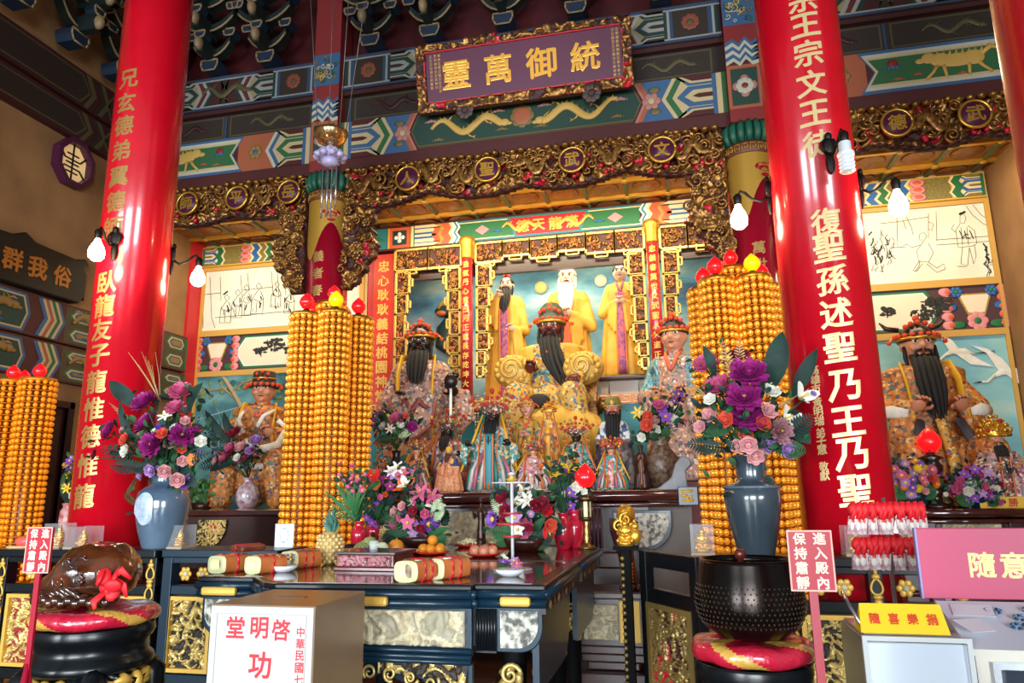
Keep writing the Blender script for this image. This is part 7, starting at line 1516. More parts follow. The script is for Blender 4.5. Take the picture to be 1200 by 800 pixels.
bouquet('flowers with purple orchids and white roses on the upper altar, right', mh, items, 7.2, .0090, [(778, 515, 784, 498, 5, 0), (775, 515, 760, 508, 4, 0)], [], [(782, 510, 800, 468, 3)], 60, .05, 10)
# bays
p = V((at(290, 580, 8.5).x, 8.5, 1.32)); vase('white and red painted vase in front of the orange robed deity', p, [(.01, 0), (.09, 0), (.13, .1), (.15, .2), (.12, .3), (.07, .34), (.06, .38), (.08, .42), (.06, .42), (.01, .36)], M('painted_porcelain', 'c8c4cc', .25, c2='9a5a60', scale=14, coat=.5), 32)
items = [('peony', CRIM, 275, 507, 8), ('peony', PNK, 263, 536, 8), ('peony', PNK, 286, 536, 8), ('rose', LIL, 300, 516, 8), ('rose', PNK, 270, 524, 7), ('rose', ROSE, 282, 524, 8), ('rose', LIL, 255, 528, 6), ('rose', CRIM, 272, 528, 6), ('lily', WHT, 236, 516, 6), ('bud', CORAL, 234, 502, 5), ('rose', WHT, 278, 536, 5), ('rose', ROSE, 252, 540, 5), ('rose', LIL, 293, 528, 6)]
bouquet('crimson and pink peonies in the painted vase of the left bay', p+V((0, 0, .4)), items, 8.4, .0105, [(278, 540, 246, 552, 5, 1), (270, 520, 240, 480, 5, 1), (275, 515, 262, 482, 5, 1)], [(270, 535, 232, 548, 10, 1), (275, 520, 240, 500, 9, 1)], [(270, 520, 236+i*6, 478+(i % 3)*4, 4) for i in range(9)], 80, .07, 11)
p = V((at(236, 598, 8.45).x, 8.45, 1.32)); t = thing('potted_plant', 'small leafy green plant at the left end of the left bay altar', 'plant', p); MB().lathe([(.01, 0), (.1, 0), (.14, .12), (.12, .12), (.01, .1)], n=24).build('pot', DKBROWN, t)
m = MB(); rn = random.Random(3)
for i in range(90): a = rn.uniform(0, 6.28); q = rn.uniform(.02, .2); c = V((math.cos(a)*q, math.sin(a)*q*.7, rn.uniform(.1, .38))); leaf(m, c, c+V((rn.uniform(-.1, .1), rn.uniform(-.08, .05), rn.uniform(-.04, .08))), .03, 0, .1, 4)
o = m.build('foliage', M('bright_leaf', '4a7a2c', .5, c2='2e5a20', scale=9), t); o['kind'] = 'stuff'
for px, py, Y, lab, sd, pal in ((1072, 588, 7.95, 'round bouquet of orange and lilac daisies at the foot of the right bay deity', 12, [('daisy', ORG), ('daisy', LIL), ('rose', CORAL), ('daisy', PNK), ('daisy', PUR), ('daisy', YEL), ('rose', ROSE)]), (1146, 596, 7.95, 'bouquet of crimson roses and purple orchids beside the small crowned deity', 13, [('rose', CRIM), ('orchid', PUR), ('orchid', LIL), ('rose', PNK), ('rose', WHT), ('orchid', PUR)])):
    p = V((at(px, py, 8.15).x, 8.15, 1.3)); vase(['dark pot under the orange and lilac daisies in the right bay', 'dark pot under the crimson roses in the right bay'][sd-12], p, [(.01, 0), (.1, 0), (.14, .1), (.15, .16), (.12, .16), (.01, .12)], BLUEBLK, 24)
    its = rnd_items(px-2, py-28, 30, 19, pal, 40, sd, 3.2, 5); bouquet(lab, p+V((0, 0, .14)), its, 8.05, .0100, [], [(px, py-12, px+q*26, py-18+abs(q)*6-20*(1-abs(q)), 9, 2) for q in (-1, -.7, -.3, .3, .7, 1)], [], 120, .08, sd)
p = V((at(80, 612, 6.35).x, 6.35, 0)); t = thing('side_table', 'dark wooden side table by the left wall under a red vase', 'side table', (p.x-.1, 6.4, 0)); MB().box(-.3, .45, -.2, .25, 1.1, 1.16).build('top', DKBROWN, t, .01)
for x in (-.26, .38):
    for y in (-.16, .19): MB().box(x, x+.05, y, y+.05, 0, 1.1).build('leg', DKBROWN, t)
p = V((p.x, 6.35, 1.16)); vase('small red painted vase on the side table by the left wall', p, [(.01, 0), (.07, 0), (.09, .12), (.085, .22), (.06, .26), (.075, .3), (.05, .3), (.01, .25)], M('red_painted_porcelain', '9c2430', .3, c2='c8a0a0', scale=16), 24)
items = [('orchid', PUR, 82, 540, 6), ('orchid', PUR, 84, 548, 6), ('lily', YEL, 80, 556, 6), ('lily', YEL, 84, 566, 6), ('rose', WHT, 86, 580, 5), ('lily', YEL, 78, 572, 5), ('orchid', LIL, 79, 546, 5)]
bouquet('upright purple and yellow flowers left of the left red column', p+V((0, 0, .28)), items, 6.3, .0085, [(80, 590, 76, 552, 4, 0), (81, 590, 74, 565, 4, 1)], [(80, 590, 78, 545, 6, 0)], [], 50, .05, 14)

# ================================================================ offerings on the altar table
PAPERO = M('orange_joss_paper', 'c8743c', .5, c2='b0602c', scale=9); ROLLC = M('cream_paper_roll', 'c4c294', .6); ROLLIN = M('paper_roll_core', '5a4a44', .7, c2='9a8478', scale=30)
def joss_roll(label, px, py, rz, s=1.0, band=None, wrap=None):
    p = atz(px, py, 1.1); t = thing('joss_paper_roll', label, 'joss paper roll', p, rz, 'wrapped joss paper rolls'); L, W, H = .095*s, .064*s, .048*s
    def sec(k, n=20): return [((abs(math.cos(a))**.6*math.copysign(1, math.cos(a)))*W*k, H+(abs(math.sin(a))**.6*math.copysign(1, math.sin(a)))*H*k) for a in [2*PI*i/n for i in range(n)]]
    m = MB(); n = 20; a, b = sec(1), sec(.72); vs = [(x, -L, z) for x, z in a]+[(x, L, z) for x, z in a]+[(x, -L, z) for x, z in b]+[(x, -L+.06, z) for x, z in b]
    for i in range(n):
        j = (i+1) % n; m_ = [(i, j, n+j, n+i)[::-1], (i, 2*n+i, 2*n+j, j)[::-1], (2*n+i, 3*n+i, 3*n+j, 2*n+j)[::-1]]
        m.f += m_; m.m += [0, 0, 0]; m.s += [True, False, True]
    m.v += vs; m.f += [tuple(range(n, 2*n)), tuple(range(3*n, 4*n))]; m.m += [0, 1]; m.s += [False, False]; m.build('paper_roll', [ROLLC, ROLLIN], t)
    a = sec(1.035); m = MB(); vs = [(x, -L*.78, z) for x, z in a]+[(x, L*1.0, z) for x, z in a]; m.add(vs, [(i, (i+1) % n, n+(i+1) % n, n+i) for i in range(n)], 0, True); m.build('wrapper', wrap or PAPERO, t)
    m = MB()
    for y in ((-.2, .35) if band else (.1,)):
        m.tube([(x*1.02, y*L, H+(z-H)*1.02) for x, z in a]+[(a[0][0]*1.02, y*L, a[0][1])], .005*s, 5)
    m.build('ribbon', RUBY, t)
    rn = random.Random(int(px)); m = MB()
    for i in range(9): m.ell((rn.uniform(-W*.7, W*.7), rn.uniform(-L*.6, L*.6), H*2.03), (rn.uniform(.01, .02), rn.uniform(.012, .03), .004), 6, 4, i % 3)
    m.build('printed_label', list(band) if band else [PAPERO, RUBY, ROLLC], t)
joss_roll('cream joss paper roll nearest the donation box with a green label', 489, 680, -.35, 1.0, (PALELEAF, GREEN, BLACK)); joss_roll('cream joss paper roll with red and white label, centre of the table edge', 524, 677, -.55, 1.0, (RUBY, WHITE, CORAL))
joss_roll('cream joss paper roll at the far left end of the table', 268, 670, -.3, .95); joss_roll('cream joss paper roll second from the left end of the table', 311, 671, -.45, .95); joss_roll('cream joss paper roll left of the pineapple with leafy label', 352, 665, -.35, 1.0, (GREEN, CORAL, BLACK))
p = atz(283, 668, 1.1)+V((0, .05, .1)); t = thing('paper_packet', 'brown paper packet lying on top of the leftmost joss paper roll', 'packet', p, -.35); MB().box(-.06, .06, -.08, .08, .0, .035).build('packet', M('brown_packet', '7a3a22', .35, c2='5a2418', scale=12), t, .012); MB().tube([(0, -.082, 0), (0, -.082, .037), (0, .082, .037), (0, .082, 0)], .004, 5).build('string', RUBY, t)
def dish(label, px, py, seed, pal):
    p = atz(px, py, 1.1); t = thing('flower_dish', label, 'dish', p, 0, 'white flower dishes'); MB().lathe([(.01, 0), (.04, 0), (.07, .02), (.075, .035), (.065, .03), (.01, .012)], n=28).build('dish', M('white_porcelain', 'd8dce0', .2, coat=.5), t)
    rn = random.Random(seed)
    for i in range(6): o = link('orchid_bloom', fmesh('orchid', rn.choice(pal)), t); a = rn.uniform(0, 6.28); o.location = (math.cos(a)*.035, math.sin(a)*.03, .045+.008*i); o.scale = (.03,)*3; o.rotation_euler = (rn.uniform(.2, 1.0), rn.uniform(-.4, .4), a)
dish('white dish of magenta orchids between two joss paper rolls on the left', 332, 670, 1, [MAG, MAG, PUR, WHT]); dish('white dish of pink orchids at the front right corner of the table', 598, 675, 2, [LIL, PNK, PUR, WHT])
# carved red tray box with a glass
pc = atz(432, 668, 1.1); t = thing('tray_box', 'low carved red brown tray box behind the donation box', 'box', (pc.x, pc.y+.08, 1.1), -.05)
CARV = M('red_brown_carved_wood', '5c2020', .3, coat=.3); MB().box(-.17, .17, -.12, .14, .02, .085).build('body', CARV, t, .004); MB().box(-.185, .185, -.135, .155, .085, .1).build('lid', M('dark_green_brown_lid', '3c3028', .2, coat=.4), t, .004); MB().box(-.18, .18, -.13, .15, .0, .02).build('foot_frame', CARV, t, .004)
m = panel_relief(MB(), -.155, .155, .025, .08, -.121, 7, .012, 30); m.build('carved_front', [M('pink_carving', '9a5a60', .4), CARV, CARV], t)
t2 = thing('glass_cup', 'small clear glass cup on the carved red tray box', 'glass', (pc.x, pc.y+.06, 1.2)); MB().lathe([(.001, 0), (.022, 0), (.028, .05), (.026, .05), (.02, .006), (.001, .005)], n=24).build('cup', M('clear_glass', 'e8f0f0', .05, alpha=.25), t2)
# fruit
def pineapple(label, px, py, s):
    p = atz(px, py, 1.1); t = thing('pineapple', label, 'pineapple', p, 0, 'offered pineapples'); m = MB(); n = 20
    m.lathe([(.03*s, 0), (.06*s, .02*s), (.078*s, .08*s), (.07*s, .15*s), (.045*s, .195*s), (.01, .2*s)], n=20)
    for k in range(8):
        for j in range(12): a = 2*PI*(j+.5*(k % 2))/12; z = .02+.022*k; r = .06+.02*math.sin(PI*(k+1)/9); m.ell((math.cos(a)*r*s, math.sin(a)*r*s, z*s), .0115*s, 6, 4, 1)
    m.build('fruit', [M('pineapple_skin', 'b8985a', .6), M('pineapple_eye', 'd0b478', .6)], t); m = MB(); rn = random.Random(1)
    for i in range(22): a = i*2.4; q = 1-i/26; leaf(m, (math.cos(a)*.015*s, math.sin(a)*.015*s, .19*s), (math.cos(a)*.06*s*q, math.sin(a)*.06*s*q, (.25+.12*(1-q))*s), .011*s, 0, -.12, 5)
    m.build('leaf_crown', M('pineapple_leaf', '3c6a5a', .5), t)
pineapple('pineapple standing left of the carved red tray box', 386, 661, .95); pineapple('second pineapple standing against the left side of the table bouquet', 455, 641, .9)
def round_fruit(name, label, px, py, r, mat, group, sq=.94, base=1.1, stem=True, loc=None):
    p = loc or (atz(px, py, base)); t = thing(name, label, 'fruit', p, 0, group); m = MB().lathe([(.001, r*.06), (r*.35, 0), (r*.8, r*.3*sq), (r, r*.85*sq), (r*.9, r*1.4*sq), (r*.5, r*1.82*sq), (r*.12, r*1.9*sq), (.001, r*1.86*sq)], n=20); m.build('fruit', mat, t)
    if stem: MB().tube([(0, 0, r*1.8*sq), (r*.05, 0, r*2.1*sq)], r*.06, 5).build('stem', STRAW, t)
    return t
round_fruit('pale_melon', 'pale white green melon beside the custard apples', 447, 651, .05, M('pale_melon_skin', 'd0dcc0', .4), None)
round_fruit('pomelo', 'orange coloured pomelo right of the pale melon', 464, 649, .055, M('pomelo_skin', 'd08420', .45, bump=.1), None)
for i, (px, py, r, l) in enumerate(((423, 652, .045, 'green custard apple on the left of the pale melon'), (433, 647, .052, 'green custard apple leaning behind the pale melon'), (439, 653, .035, 'small green custard apple touching the pale melon'))):
    t = round_fruit('custard_apple', l, px, py, r, M('custard_apple_skin', '8a9c5c', .6, c2='a8b478', scale=20), 'custard apples', 1.1); m = MB()
    for k in range(6):
        for j in range(9): a = 2*PI*(j+.5*(k % 2))/9; z = r*(.3+.27*k); q = r*math.sin(PI*(.18+.12*k)); m.ell((math.cos(a)*q, math.sin(a)*q, z), r*.24, 6, 4)
    m.build('knobbly_skin', M('custard_apple_skin', ''), t)
for px, py, l in ((410, 649, 'dark aubergine coloured mango behind the pineapple'), (414, 655, 'yellow orange mango right of the pineapple')):
    p = atz(px, py, 1.1); t = thing('mango', l, 'fruit', p, .5, 'mangoes'); MB().ell((0, 0, .035), (.075, .042, .036), 16, 10).build('fruit', M('aubergine_skin', '2c1c2c', .25) if 'dark' in l else M('mango_skin', 'd88a2c', .35, c2='c0602a', scale=6), t)
RPL = M('red_plastic_plate', 'c8281c', .25)
def plate(label, px, py, r): p = atz(px, py, 1.1); t = thing('red_plate', label, 'plate', p, 0, 'red offering plates'); MB().lathe([(.01, 0), (r*.6, 0), (r*.9, .012), (r, .02), (r*.97, .024), (r*.6, .008), (.01, .006)], n=32).build('plate', RPL, t); return p+V((0, 0, .01))
p = plate('red plate of oranges in front of the table bouquet', 507, 650, .115)
for i, (dx, dy, dz) in enumerate(((-.06, -.02, 0), (0, -.04, 0), (.06, -.02, 0), (-.03, .04, 0), (.035, .045, 0), (0, .0, .055))): round_fruit('orange', ['orange at the left front of the heaped red plate', 'orange in front middle of the heaped red plate', 'orange at the right front of the heaped red plate', 'orange at the back left of the heaped red plate', 'orange at the back right of the heaped red plate', 'orange on top of the heaped red plate'][i], 0, 0, .036, M('orange_skin', 'e08a20', .4, bump=.1), 'oranges on the red plate', .94, loc=p+V((dx, dy, dz)), stem=False)
p = plate('red plate of apples left of the tiered stand', 567, 652, .115)
for i, (dx, dy, dz) in enumerate(((-.055, -.02, 0), (.01, -.04, 0), (.06, -.01, 0), (0, .04, 0))): round_fruit('apple', ['pinkish apple at the left of its red plate', 'pinkish apple at the front of its red plate', 'pinkish apple at the right of its red plate', 'pinkish apple at the back of its red plate'][i], 0, 0, .036, M('apple_skin', 'c85a50', .3, c2='e0b088', scale=12), 'apples on the red plate', .92, loc=p+V((dx, dy, dz)))
p = plate('red plate with sliced green and yellow cake left of the orange plate', 478, 649, .1)
for i, (dx, l) in enumerate(((-.04, 'left wedge of pale green cake on the red plate'), (.03, 'right wedge of yellow cake on the red plate'))): t = thing('cake_slice', l, 'cake', p+V((dx, 0, 0)), .3*i, 'cake wedges'); MB().slab([(-.03, -.03), (.045, -.01), (-.01, .045)], 0, .025).build('slice', [PALELEAF, M('cake_yellow', 'd8c870', .6)][i], t, .004)
def long_plate(label, px, py, L):
    p = atz(px, py, 1.1); t = thing('noodle_plate', label, 'plate', p, 0, 'plates of pale noodles'); MB().lathe([(.01, 0), (.08, 0), (.11, .015), (.12, .025), (.1, .02), (.01, .01)], n=32, sx=L, sy=.9).build('plate', RPL, t); m = MB(); rn = random.Random(int(px))
    for i in range(70): a = rn.uniform(0, 6.28); q = rn.uniform(0, .09); c = V((math.cos(a)*q*L, math.sin(a)*q*.8, .025+.03*(1-q/.09))); m.tube([c, c+V((rn.uniform(-.03, .03), rn.uniform(-.02, .02), .012)), c+V((rn.uniform(-.05, .05), rn.uniform(-.03, .03), 0))], .006, 4)
    o = m.build('noodles', M('pale_noodle', 'e4d8a8', .6), t); o['kind'] = 'stuff'
long_plate('red plate of pale noodles behind the apple plate', 551, 641, 1.05); long_plate('red plate of pale noodles behind the tiered stand', 592, 640, 1.1)
round_fruit('orange', 'single large orange right of the tiered stand', 623, 642, .048, M('orange_skin', ''), None, .94)
# tiered stand
p = atz(601, 668, 1.1); t = thing('tiered_stand', 'thin white rod stand with three small red tiers near the table front', 'tiered stand', p)
MB().lathe([(.01, 0), (.1, 0), (.105, .008), (.02, .014), (.01, .014)], n=32).build('base_plate', M('pale_base', 'c8ccd0', .3), t); MB().lathe([(.0085, .01), (.0085, .5)], n=12).build('rod', M('pale_rod', 'd4d8dc', .25, .2), t)
for z, r in ((.17, .05), (.235, .085), (.29, .05)): MB().lathe([(.008, z), (r, z), (r*1.03, z+.01), (.008, z+.006)], n=28).build('tier', M('red_tier', 'b03038', .3), t)
MB().tube([(-.11, 0, .458), (.11, 0, .458)], .004, 6).build('cross_bar', M('pale_rod', ''), t)
for z, r, m_ in ((.47, .035, YEL), (.5, .026, WHT)): o = link('lotus_bloom', fmesh('rose', m_), t); o.location = (0, 0, z); o.scale = (r,)*3
t = thing('bronze_figurine', 'slim dark bronze figurine on a round base behind the apple plate', 'figurine', V((at(564, 640, 5.5).x, 5.5, 1.1)), 0)
B = MB().lathe([(.035, .06), (.032, .12), (.026, .2), (.03, .26), (.012, .3)], n=16).cap((0, 0, .3), (0, 0, .33), .012, .012).ell((0, 0, .35), (.018, .02, .024), 10, 8)
for s in (-1, 1): B.cap((s*.028, 0, .28), (s*.05, -.01, .22), .012, .01, 8).cap((s*.05, -.01, .22), (s*.055, -.035, .27), .01, .008, 8)
link('body', remesh(B, 'body', .006, lambda c: 0, [BRONZE], 1), t); MB().lathe([(.045, 0), (.05, .012), (.035, .03), (.04, .05), (.03, .065)], n=24).build('base', BRONZE, t)
# lotus lamp stand
lp = V((atz(693, 640, 1.1).x, 5.42, 1.1)); t = thing('lotus_lamp', 'dark lamp stand with a big glowing red lotus bulb at the right table end', 'lamp', lp)
DBR = M('dark_brass', '4a3420', .3, .7)
MB().lathe([(.06, 0), (.065, .012), (.03, .03), (.022, .05), (.035, .075), (.02, .1), (.028, .13), (.018, .16), (.03, .19), (.02, .205)], n=24).build('baluster', M('worn_brass', '8a6a3c', .3, .8), t)
m = MB().lathe([(.05, .2), (.055, .215), (.05, .225)], n=8).lathe([(.05, .335), (.06, .345), (.085, .35), (.03, .39), (.02, .4)], n=8)
for k in range(6): a = 2*PI*k/6; m.tube([(math.cos(a)*.045, math.sin(a)*.045, .22), (math.cos(a)*.045, math.sin(a)*.045, .34)], .007, 6)
m.build('lantern_frame', DBR, t); MB().lathe([(.036, .225), (.036, .335)], n=6).build('lantern_pane', M('cream_lantern_pane', 'e4d4a8', .5, emit=.25), t); MB().lathe([(.02, .39), (.03, .41), (.022, .43), (.03, .445)], n=20).build('bulb_socket', DBR, t)
m = MB(); bulb(m, (0, 0, .51), .078); m.build('lotus_bulb', REDB, t)
rp = V((at(1100, 590, 8.1).x, 8.15, 1.3)); t = thing('lotus_lamp', 'dark turned lamp stand with a red lotus bulb before the right bay deity', 'lamp', rp)
MB().lathe([(.12, 0), (.13, .03), (.06, .06), (.05, .12), (.09, .16), (.05, .2), (.045, .3), (.09, .34), (.1, .42), (.06, .47), (.12, .5), (.04, .53), (.04, .56)], n=24).build('baluster', M('dark_turned_wood', '2a1210', .3, coat=.4), t); m = MB(); bulb(m, (0, 0, .66), .115); m.build('lotus_bulb', REDB, t)
t = thing('name_card', 'small yellow name card with red characters before the crowned deity', 'sign', V((at(1176, 590, 8.02).x, 8.04, 1.3))); MB().box(-.2, .25, -.01, .01, 0, .11).build('card', M('yellow_card', 'd8b030', .5), t); flat_text(MB(), '王勝', [(-.1, .055), (.09, .055)], .085, -.011, 0, .05).build('lettering', RL, t)

# ================================================================ acrylic cases with gold figurines along the ledge
ACR = M('clear_acrylic', 'eef4f8', .04, alpha=.07, spec=.4)
def figurine(t, s, mat):
    B = MB().lathe([(.05*s, 0), (.055*s, .02*s), (.045*s, .03*s)], n=16).ell((0, 0, .06*s), (.045*s, .035*s, .04*s)).ell((0, 0, .1*s), (.034*s, .028*s, .035*s)).ell((0, -.004*s, .142*s), (.022*s, .022*s, .026*s)).cap((0, 0, .16*s), (0, 0, .18*s), .014*s, .006*s)
    for q in (-1, 1): B.cap((q*.03*s, 0, .115*s), (q*.045*s, -.02*s, .08*s), .013*s, .012*s, 8).cap((q*.045*s, -.02*s, .08*s), (q*.012*s, -.04*s, .075*s), .012*s, .01*s, 8).cap((q*.03*s, -.02*s, .045*s), (q*.045*s, -.045*s, .035*s), .018*s, .014*s, 8)
    link('body', remesh(B, 'body', .005*s, lambda c: 0, [mat], 1), t)
def case(label, p, w_, h, fl):
    t = thing('acrylic_case', label, 'display case', p, 0, 'acrylic display cases'); m = MB(); q = .003
    m.box(-w_, w_, -w_, -w_+q, 0, h).box(-w_, w_, w_-q, w_, 0, h).box(-w_, -w_+q, -w_, w_, 0, h).box(w_-q, w_, -w_, w_, 0, h).box(-w_, w_, -w_, w_, h-q, h); m.build('clear_cover', ACR, t); MB().box(-w_*1.03, w_*1.03, -w_*1.03, w_*1.03, 0, .012).build('plinth', M('pale_wood_plinth', 'a89070', .5), t)
    f = thing('gold_figurine', fl, 'figurine', V(p)+V((0, 0, .012)), 0, 'gold figurines'); figurine(f, min(1, (h-.02)/.185), GOLD)
case('clear acrylic case before the foot of the left red column', V((at(100, 640, 4.48).x, 4.46, 1.16)), .085, .15, 'gold figurine in the case before the left red column')
case('clear acrylic case right behind the left notice stand', V((at(66, 640, 4.48).x, 4.5, 1.16)), .07, .17, 'gold figurine in the case behind the left notice stand')
case('clear acrylic case between the slate blue vase and the blue balustrade', V((at(203, 640, 4.46).x-.0, 4.52, 1.16)), .075, .155, 'gold figurine in the case beside the slate blue vase')
case('clear acrylic case left of the big grey vase', V((at(824, 650, 4.46).x, 4.48, 1.14)), .065, .17, 'gold figurine in the case left of the grey vase')
case('clear acrylic case right of the right notice stand', V((at(1005, 650, 4.46).x, 4.48, 1.14)), .065, .16, 'gold figurine in the case right of the notice stand')
f = thing('gold_figurine', 'twin gold figurine standing on the post of the open gate', 'figurine', (-.36, 4.72, 1.17), 0, 'gold figurines'); figurine(f, .95, GOLD); MB().ell((.06, 0, .06), (.04, .03, .05)).ell((.062, -.005, .12), .025).ell((.06, 0, .15), .012).build('second_figure', GOLD, f)
t = thing('white_card', 'white picture card standing on the corner of the blue balustrade', 'card', (at(331, 640, 4.6).x, 4.62, 1.16)); MB().box(-.07, .07, -.004, .004, 0, .155).build('card', M('white_card_paper', 'd0d8e4', .4), t)
m = MB(); rn = random.Random(8)
for i in range(16): a = rn.uniform(0, 6.28); m.tube([(math.cos(a)*.035, -.005, .08+math.sin(a)*.045), (math.cos(a+.7)*.03, -.005, .08+math.sin(a+.7)*.05)], .0016, 4)
m.build('printed_picture', M('card_print', '8aa0bc', .5), t)
for px, py, l in ((125, 640, 'pink rice cake bowl at the left of the orange tower foot'),): pass
p = V((at(28, 640, 4.5).x, 4.52, 1.16)); t = thing('offering_bowl', 'orange and pink offering bun on a pale tray at the far left ledge', 'offering', p); MB().lathe([(.01, 0), (.12, 0), (.125, .012), (.01, .012)], n=28).build('tray', M('pale_tray', 'd8b078', .5), t); MB().ell((0, 0, .045), (.09, .06, .04), 16, 10).build('bun', M('orange_bun', 'd86a30', .4, c2='d84a60', scale=7), t)

# ================================================================ donation cabinet, counter and amulets on the right
STEEL = M('brushed_steel', 'b8bec4', .22, .85, c2='a4aab0', scale=2)
t = thing('donation_cabinet', 'brushed steel donation cabinet with a sloping front beneath the yellow sign', 'donation cabinet', (.68, 2.75, 0))
MB().box(-.15, .15, -.13, .2, 0, 1.04).build('body', STEEL, t, .006); m = MB().add([(-.15, -.16, .12), (.15, -.16, .12), (.15, -.15, 1.03), (-.15, -.15, 1.03), (-.15, -.13, .12), (.15, -.13, .12), (.15, -.13, 1.03), (-.15, -.13, 1.03)], [(0, 1, 2, 3), (4, 7, 6, 5), (0, 4, 5, 1), (3, 2, 6, 7), (0, 3, 7, 4), (1, 5, 6, 2)])
m.build('front_door', M('blue_reflection_steel', 'c8d4e0', .2, .35), t, .004); m = MB(); frame_box(m, -.155, .155, .1, 1.05, -.15, .014, .014, 0); m.build('white_edge', M('enamel_white', ''), t); MB().box(-.14, .14, -.12, .18, 1.04, 1.05).build('top', STEEL, t)  # the door's pale blue reflection is put into its base colour
MB().tube([(-.13, -.1, 1.05), (-.16, -.06, 1.12), (-.17, 0, 1.16)], .006, 6).build('wire_arm', M('silver_tube', ''), t)
t = thing('sign_board', 'yellow tented sign with red characters on the steel cabinet', 'sign', (.665, 2.66, 1.05)); m = MB().add([(-.13, -.02, 0), (.13, -.02, 0), (.12, .02, .085), (-.12, .02, .085), (-.13, .07, 0), (.13, .07, 0)], [(0, 1, 2, 3), (5, 4, 3, 2), (0, 3, 4), (1, 5, 2), (0, 4, 5, 1)]); m.build('board', M('bright_yellow_card', 'e8b818', .45), t)
MB().text('隨喜樂捐', lambda k, x, y, d: (-.082+.056*k+x*.032, -.022-d*.03+(y*.032+.042)*.47-.002, .042+y*.032)).build('lettering', M('orange_red_lettering', 'c8401c', .5), t)
# counter with pink back board
t = thing('amulet_counter', 'steel amulet counter with dark window at the lower right corner', 'counter', (1.02, 2.72, 0))
MB().box(-.18, .42, -.1, .3, 0, 1.02).build('body', M('cream_steel', 'b4b0a4', .3, .4), t, .006); MB().box(-.11, .36, -.106, -.098, .3, .96).build('window', M('dark_counter_glass', '2c3440', .06, spec=.8), t); m = MB(); frame_box(m, -.13, .38, .28, .98, -.1, .02, .012, 0); m.build('window_frame', STEEL, t)
m = MB().add([(-.19, -.12, 1.02), (.43, -.12, 1.02), (.43, .16, 1.12), (-.19, .16, 1.12), (-.19, .16, 1.02), (.43, .16, 1.02)], [(0, 1, 2, 3), (3, 2, 5, 4), (0, 3, 4), (1, 5, 2), (0, 4, 5, 1)]); m.build('sloping_tray', M('white_tray', 'c8ccd8', .3), t)
MB().tube([(-.185, -.125, 1.0), (-.185, -.125, .9)], .006, 6).tube([(-.16, -.125, .9), (-.185, -.125, .9)], .006, 6).build('handle', M('silver_tube', ''), t)
PB = M('pink_board', 'b83c60', .45)
t = thing('pink_board', 'pink standing board with gold characters at the right edge', 'sign', (1.03, 2.94, 1.02)); MB().box(-.22, .42, -.01, .01, .1, .34).build('board', PB, t, .003); MB().box(-.225, -.218, -.013, .01, .1, .34).build('edge', M('lilac_edge', '8a80b0', .4), t)
for x in (-.15, .35): MB().box(x, x+.02, -.008, .008, 0, .1).build('leg', STEEL, t)
flat_text(MB(), '隨意結緣', [(-.02+.098*i, .215) for i in range(4)], .088, -.01, 0, .05).build('lettering', M('pale_gold_lettering', 'dcc07c', .4, .2), t)
def tray(x, y): return V((1.02+x, 2.72+y, 1.02+(y+.12)/.28*.1+.002))
rn = random.Random(4)
for i, (x, y) in enumerate(((-.04, .09), (.03, .05), (.08, .1), (.14, .06), (.2, .1), (.26, .05), (.32, .1), (.0, .0), (.1, -.01), (.18, -.0))):
    t = thing('bead_bracelet', 'dark blue bead bracelet laid on the white sloping tray of the counter', 'bracelet', tray(x, y)+V((0, 0, .004)), rn.uniform(0, 3), 'bead bracelets on the counter'); t.rotation_euler = (.34, 0, 0); m = MB()
    for k in range(14): a = 2*PI*k/14; m.ell((math.cos(a)*.024, math.sin(a)*.015, 0), .005, 6, 4, k % 2)
    m.build('bead_string', [M('dark_bead', '20284a', .2), M('turquoise_bead', '3c8ab0', .2)], t)
for i, (x, y, rz, l) in enumerate(((-.12, .0, .5, 'white paper slip at the left corner of the counter tray'), (-.1, .09, -.2, 'lilac white paper slip near the pink board'))):
    t = thing('paper_slip', l, 'paper', tray(x, y)+V((0, 0, .004)), rz, 'paper slips'); t.rotation_euler = (.34, 0, rz); MB().box(-.06, .06, -.04, .04, 0, .001).build('sheet', M('white_slip', 'd8d4dc', .5), t)
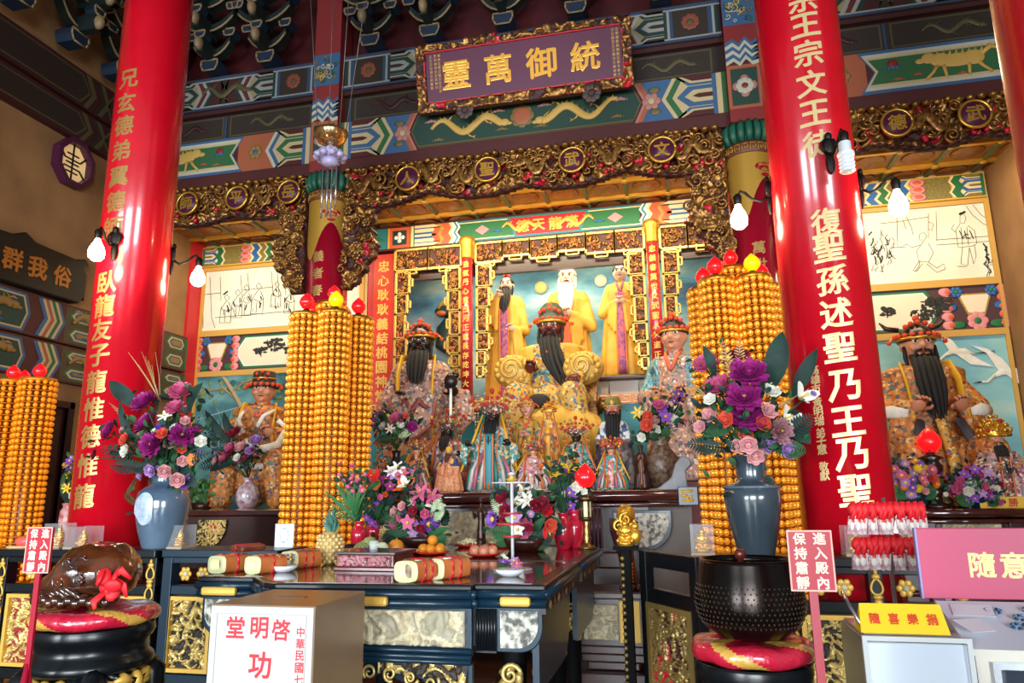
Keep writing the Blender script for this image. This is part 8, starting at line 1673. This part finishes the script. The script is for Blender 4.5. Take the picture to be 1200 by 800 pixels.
# amulets hanging from two wire tiers
t = thing('amulet_rack', 'thin steel rack holding two tiers of red corded amulets', 'rack', (.88, 3.6, 0)); SV = M('silver_tube', '')
MB().lathe([(.08, 0), (.08, .012), (.01, .016), (.008, 1.46)], n=16).build('post', SV, t)
ZT = (1.43, 1.28)
for z in ZT:
    MB().tube([(-.15, -.03, z), (.16, -.03, z)], .004, 6).tube([(0, 0, z), (0, -.03, z)], .004, 6).build('hanger_rail', SV, t)
AC = M('clear_packet', 'd8c4c4', .15, c2='b08088', scale=40, contrast=.08, coat=.6); n = 0; first = None
for r_, z in enumerate(ZT):
    for i in range(12):
        x = .88-.14+.025*i; rn2 = random.Random(r_*20+i); c = thing('amulet_packet', ['clear packet amulet with red cord hanging on the upper rail of the rack', 'clear packet amulet with red cord hanging on the lower rail of the rack'][r_], 'amulet', (x, 3.555, z), rn2.uniform(-.3, .3), ['amulets on the upper rail', 'amulets on the lower rail'][r_])
        if first is None:
            m = MB(); m.ell((0, 0, -.012), (.017, .016, .02), 8, 6).tube([(0, -.005, .01), (.005, -.008, -.02), (-.004, -.01, -.045)], .008, 6).tube([(.008, 0, .0), (.01, -.006, -.04)], .006, 5); a_ = m.build('red_cord', CL, c)
            m = MB(); m.prism([(-.013, -.035), (.013, -.035), (.016, -.09), (-.016, -.09)], -.008, .004, 0); m.ell((0, -.008, -.065), (.009, .004, .015), 8, 5, 1); m.ell((.003, -.009, -.05), (.006, .003, .006), 6, 4, 2); b_ = m.build('packet', [AC, WHT, CORAL], c); first = (a_, b_)
        else:
            for q in first: o = q.copy(); COL.objects.link(o); o.parent = c
        c.scale = (1.3, 1.3, 1.4); c.rotation_euler = (0, rn2.uniform(-.22, .22), rn2.uniform(-.3, .3))
t = thing('dried_mushroom', 'pale dome shaped offering under the hanging amulets', 'offering', (at(1037, 650, 4.2).x-.0, 4.5, 1.14)); MB().ell((0, 0, .03), (.09, .06, .045), 16, 10).build('dome', M('pale_dome', 'c8bc8c', .6), t)

# ================================================================ pieces that belong to a part become its sub-parts
UNDER = {'eye': 'body', 'eyebrow': 'body', 'mouth': 'body', 'hand': 'body', 'panel_edge': 'collar', 'headdress_streamer': 'headdress', 'gold_chain_ornament': 'post', 'carved_relief': 'gilt_frame', 'painted_wing_panel': 'wing_board', 'dragon_relief': 'frieze_board',
         'apron_carving': 'apron', 'painted_end_panel': 'rounded_end_panel', 'front_relief': 'front_board', 'thin_border': 'white_front', 'ink_drawing': 'painted_panel', 'ink_landscape': 'landscape_panel', 'crane_painting': 'painted_panel', 'garden_painting': 'painted_panel',
         'socket': 'arm', 'bulb': 'arm', 'bulb_socket': 'lotus_bulb', 'gold_leg_ornament': 'leg', 'printed_label': 'wrapper', 'printed_picture': 'card', 'white_patch': 'body', 'fish_head_carving': 'body', 'gold_claw': 'leg', 'small_inscription': 'board', 'inner_rim': 'board', 'engraved_dot_band': 'bowl', 'window_frame': 'window', 'lantern_pane': 'lantern_frame'}
HOSTS = ('shaft', 'board', 'white_front', 'card')
last = {}
for nm, o in LINKED:
    try: par = o.parent
    except ReferenceError: continue
    if par is None or par.parent is not None or par.type != 'EMPTY': continue
    host = UNDER.get(nm)
    if nm in ('lettering', 'inscription'): host = next((h for h in HOSTS if (par.name, h) in last), None)
    h = last.get((par.name, host)) if host else None
    if h is not None: o.parent = h
    else: last[par.name, nm] = o
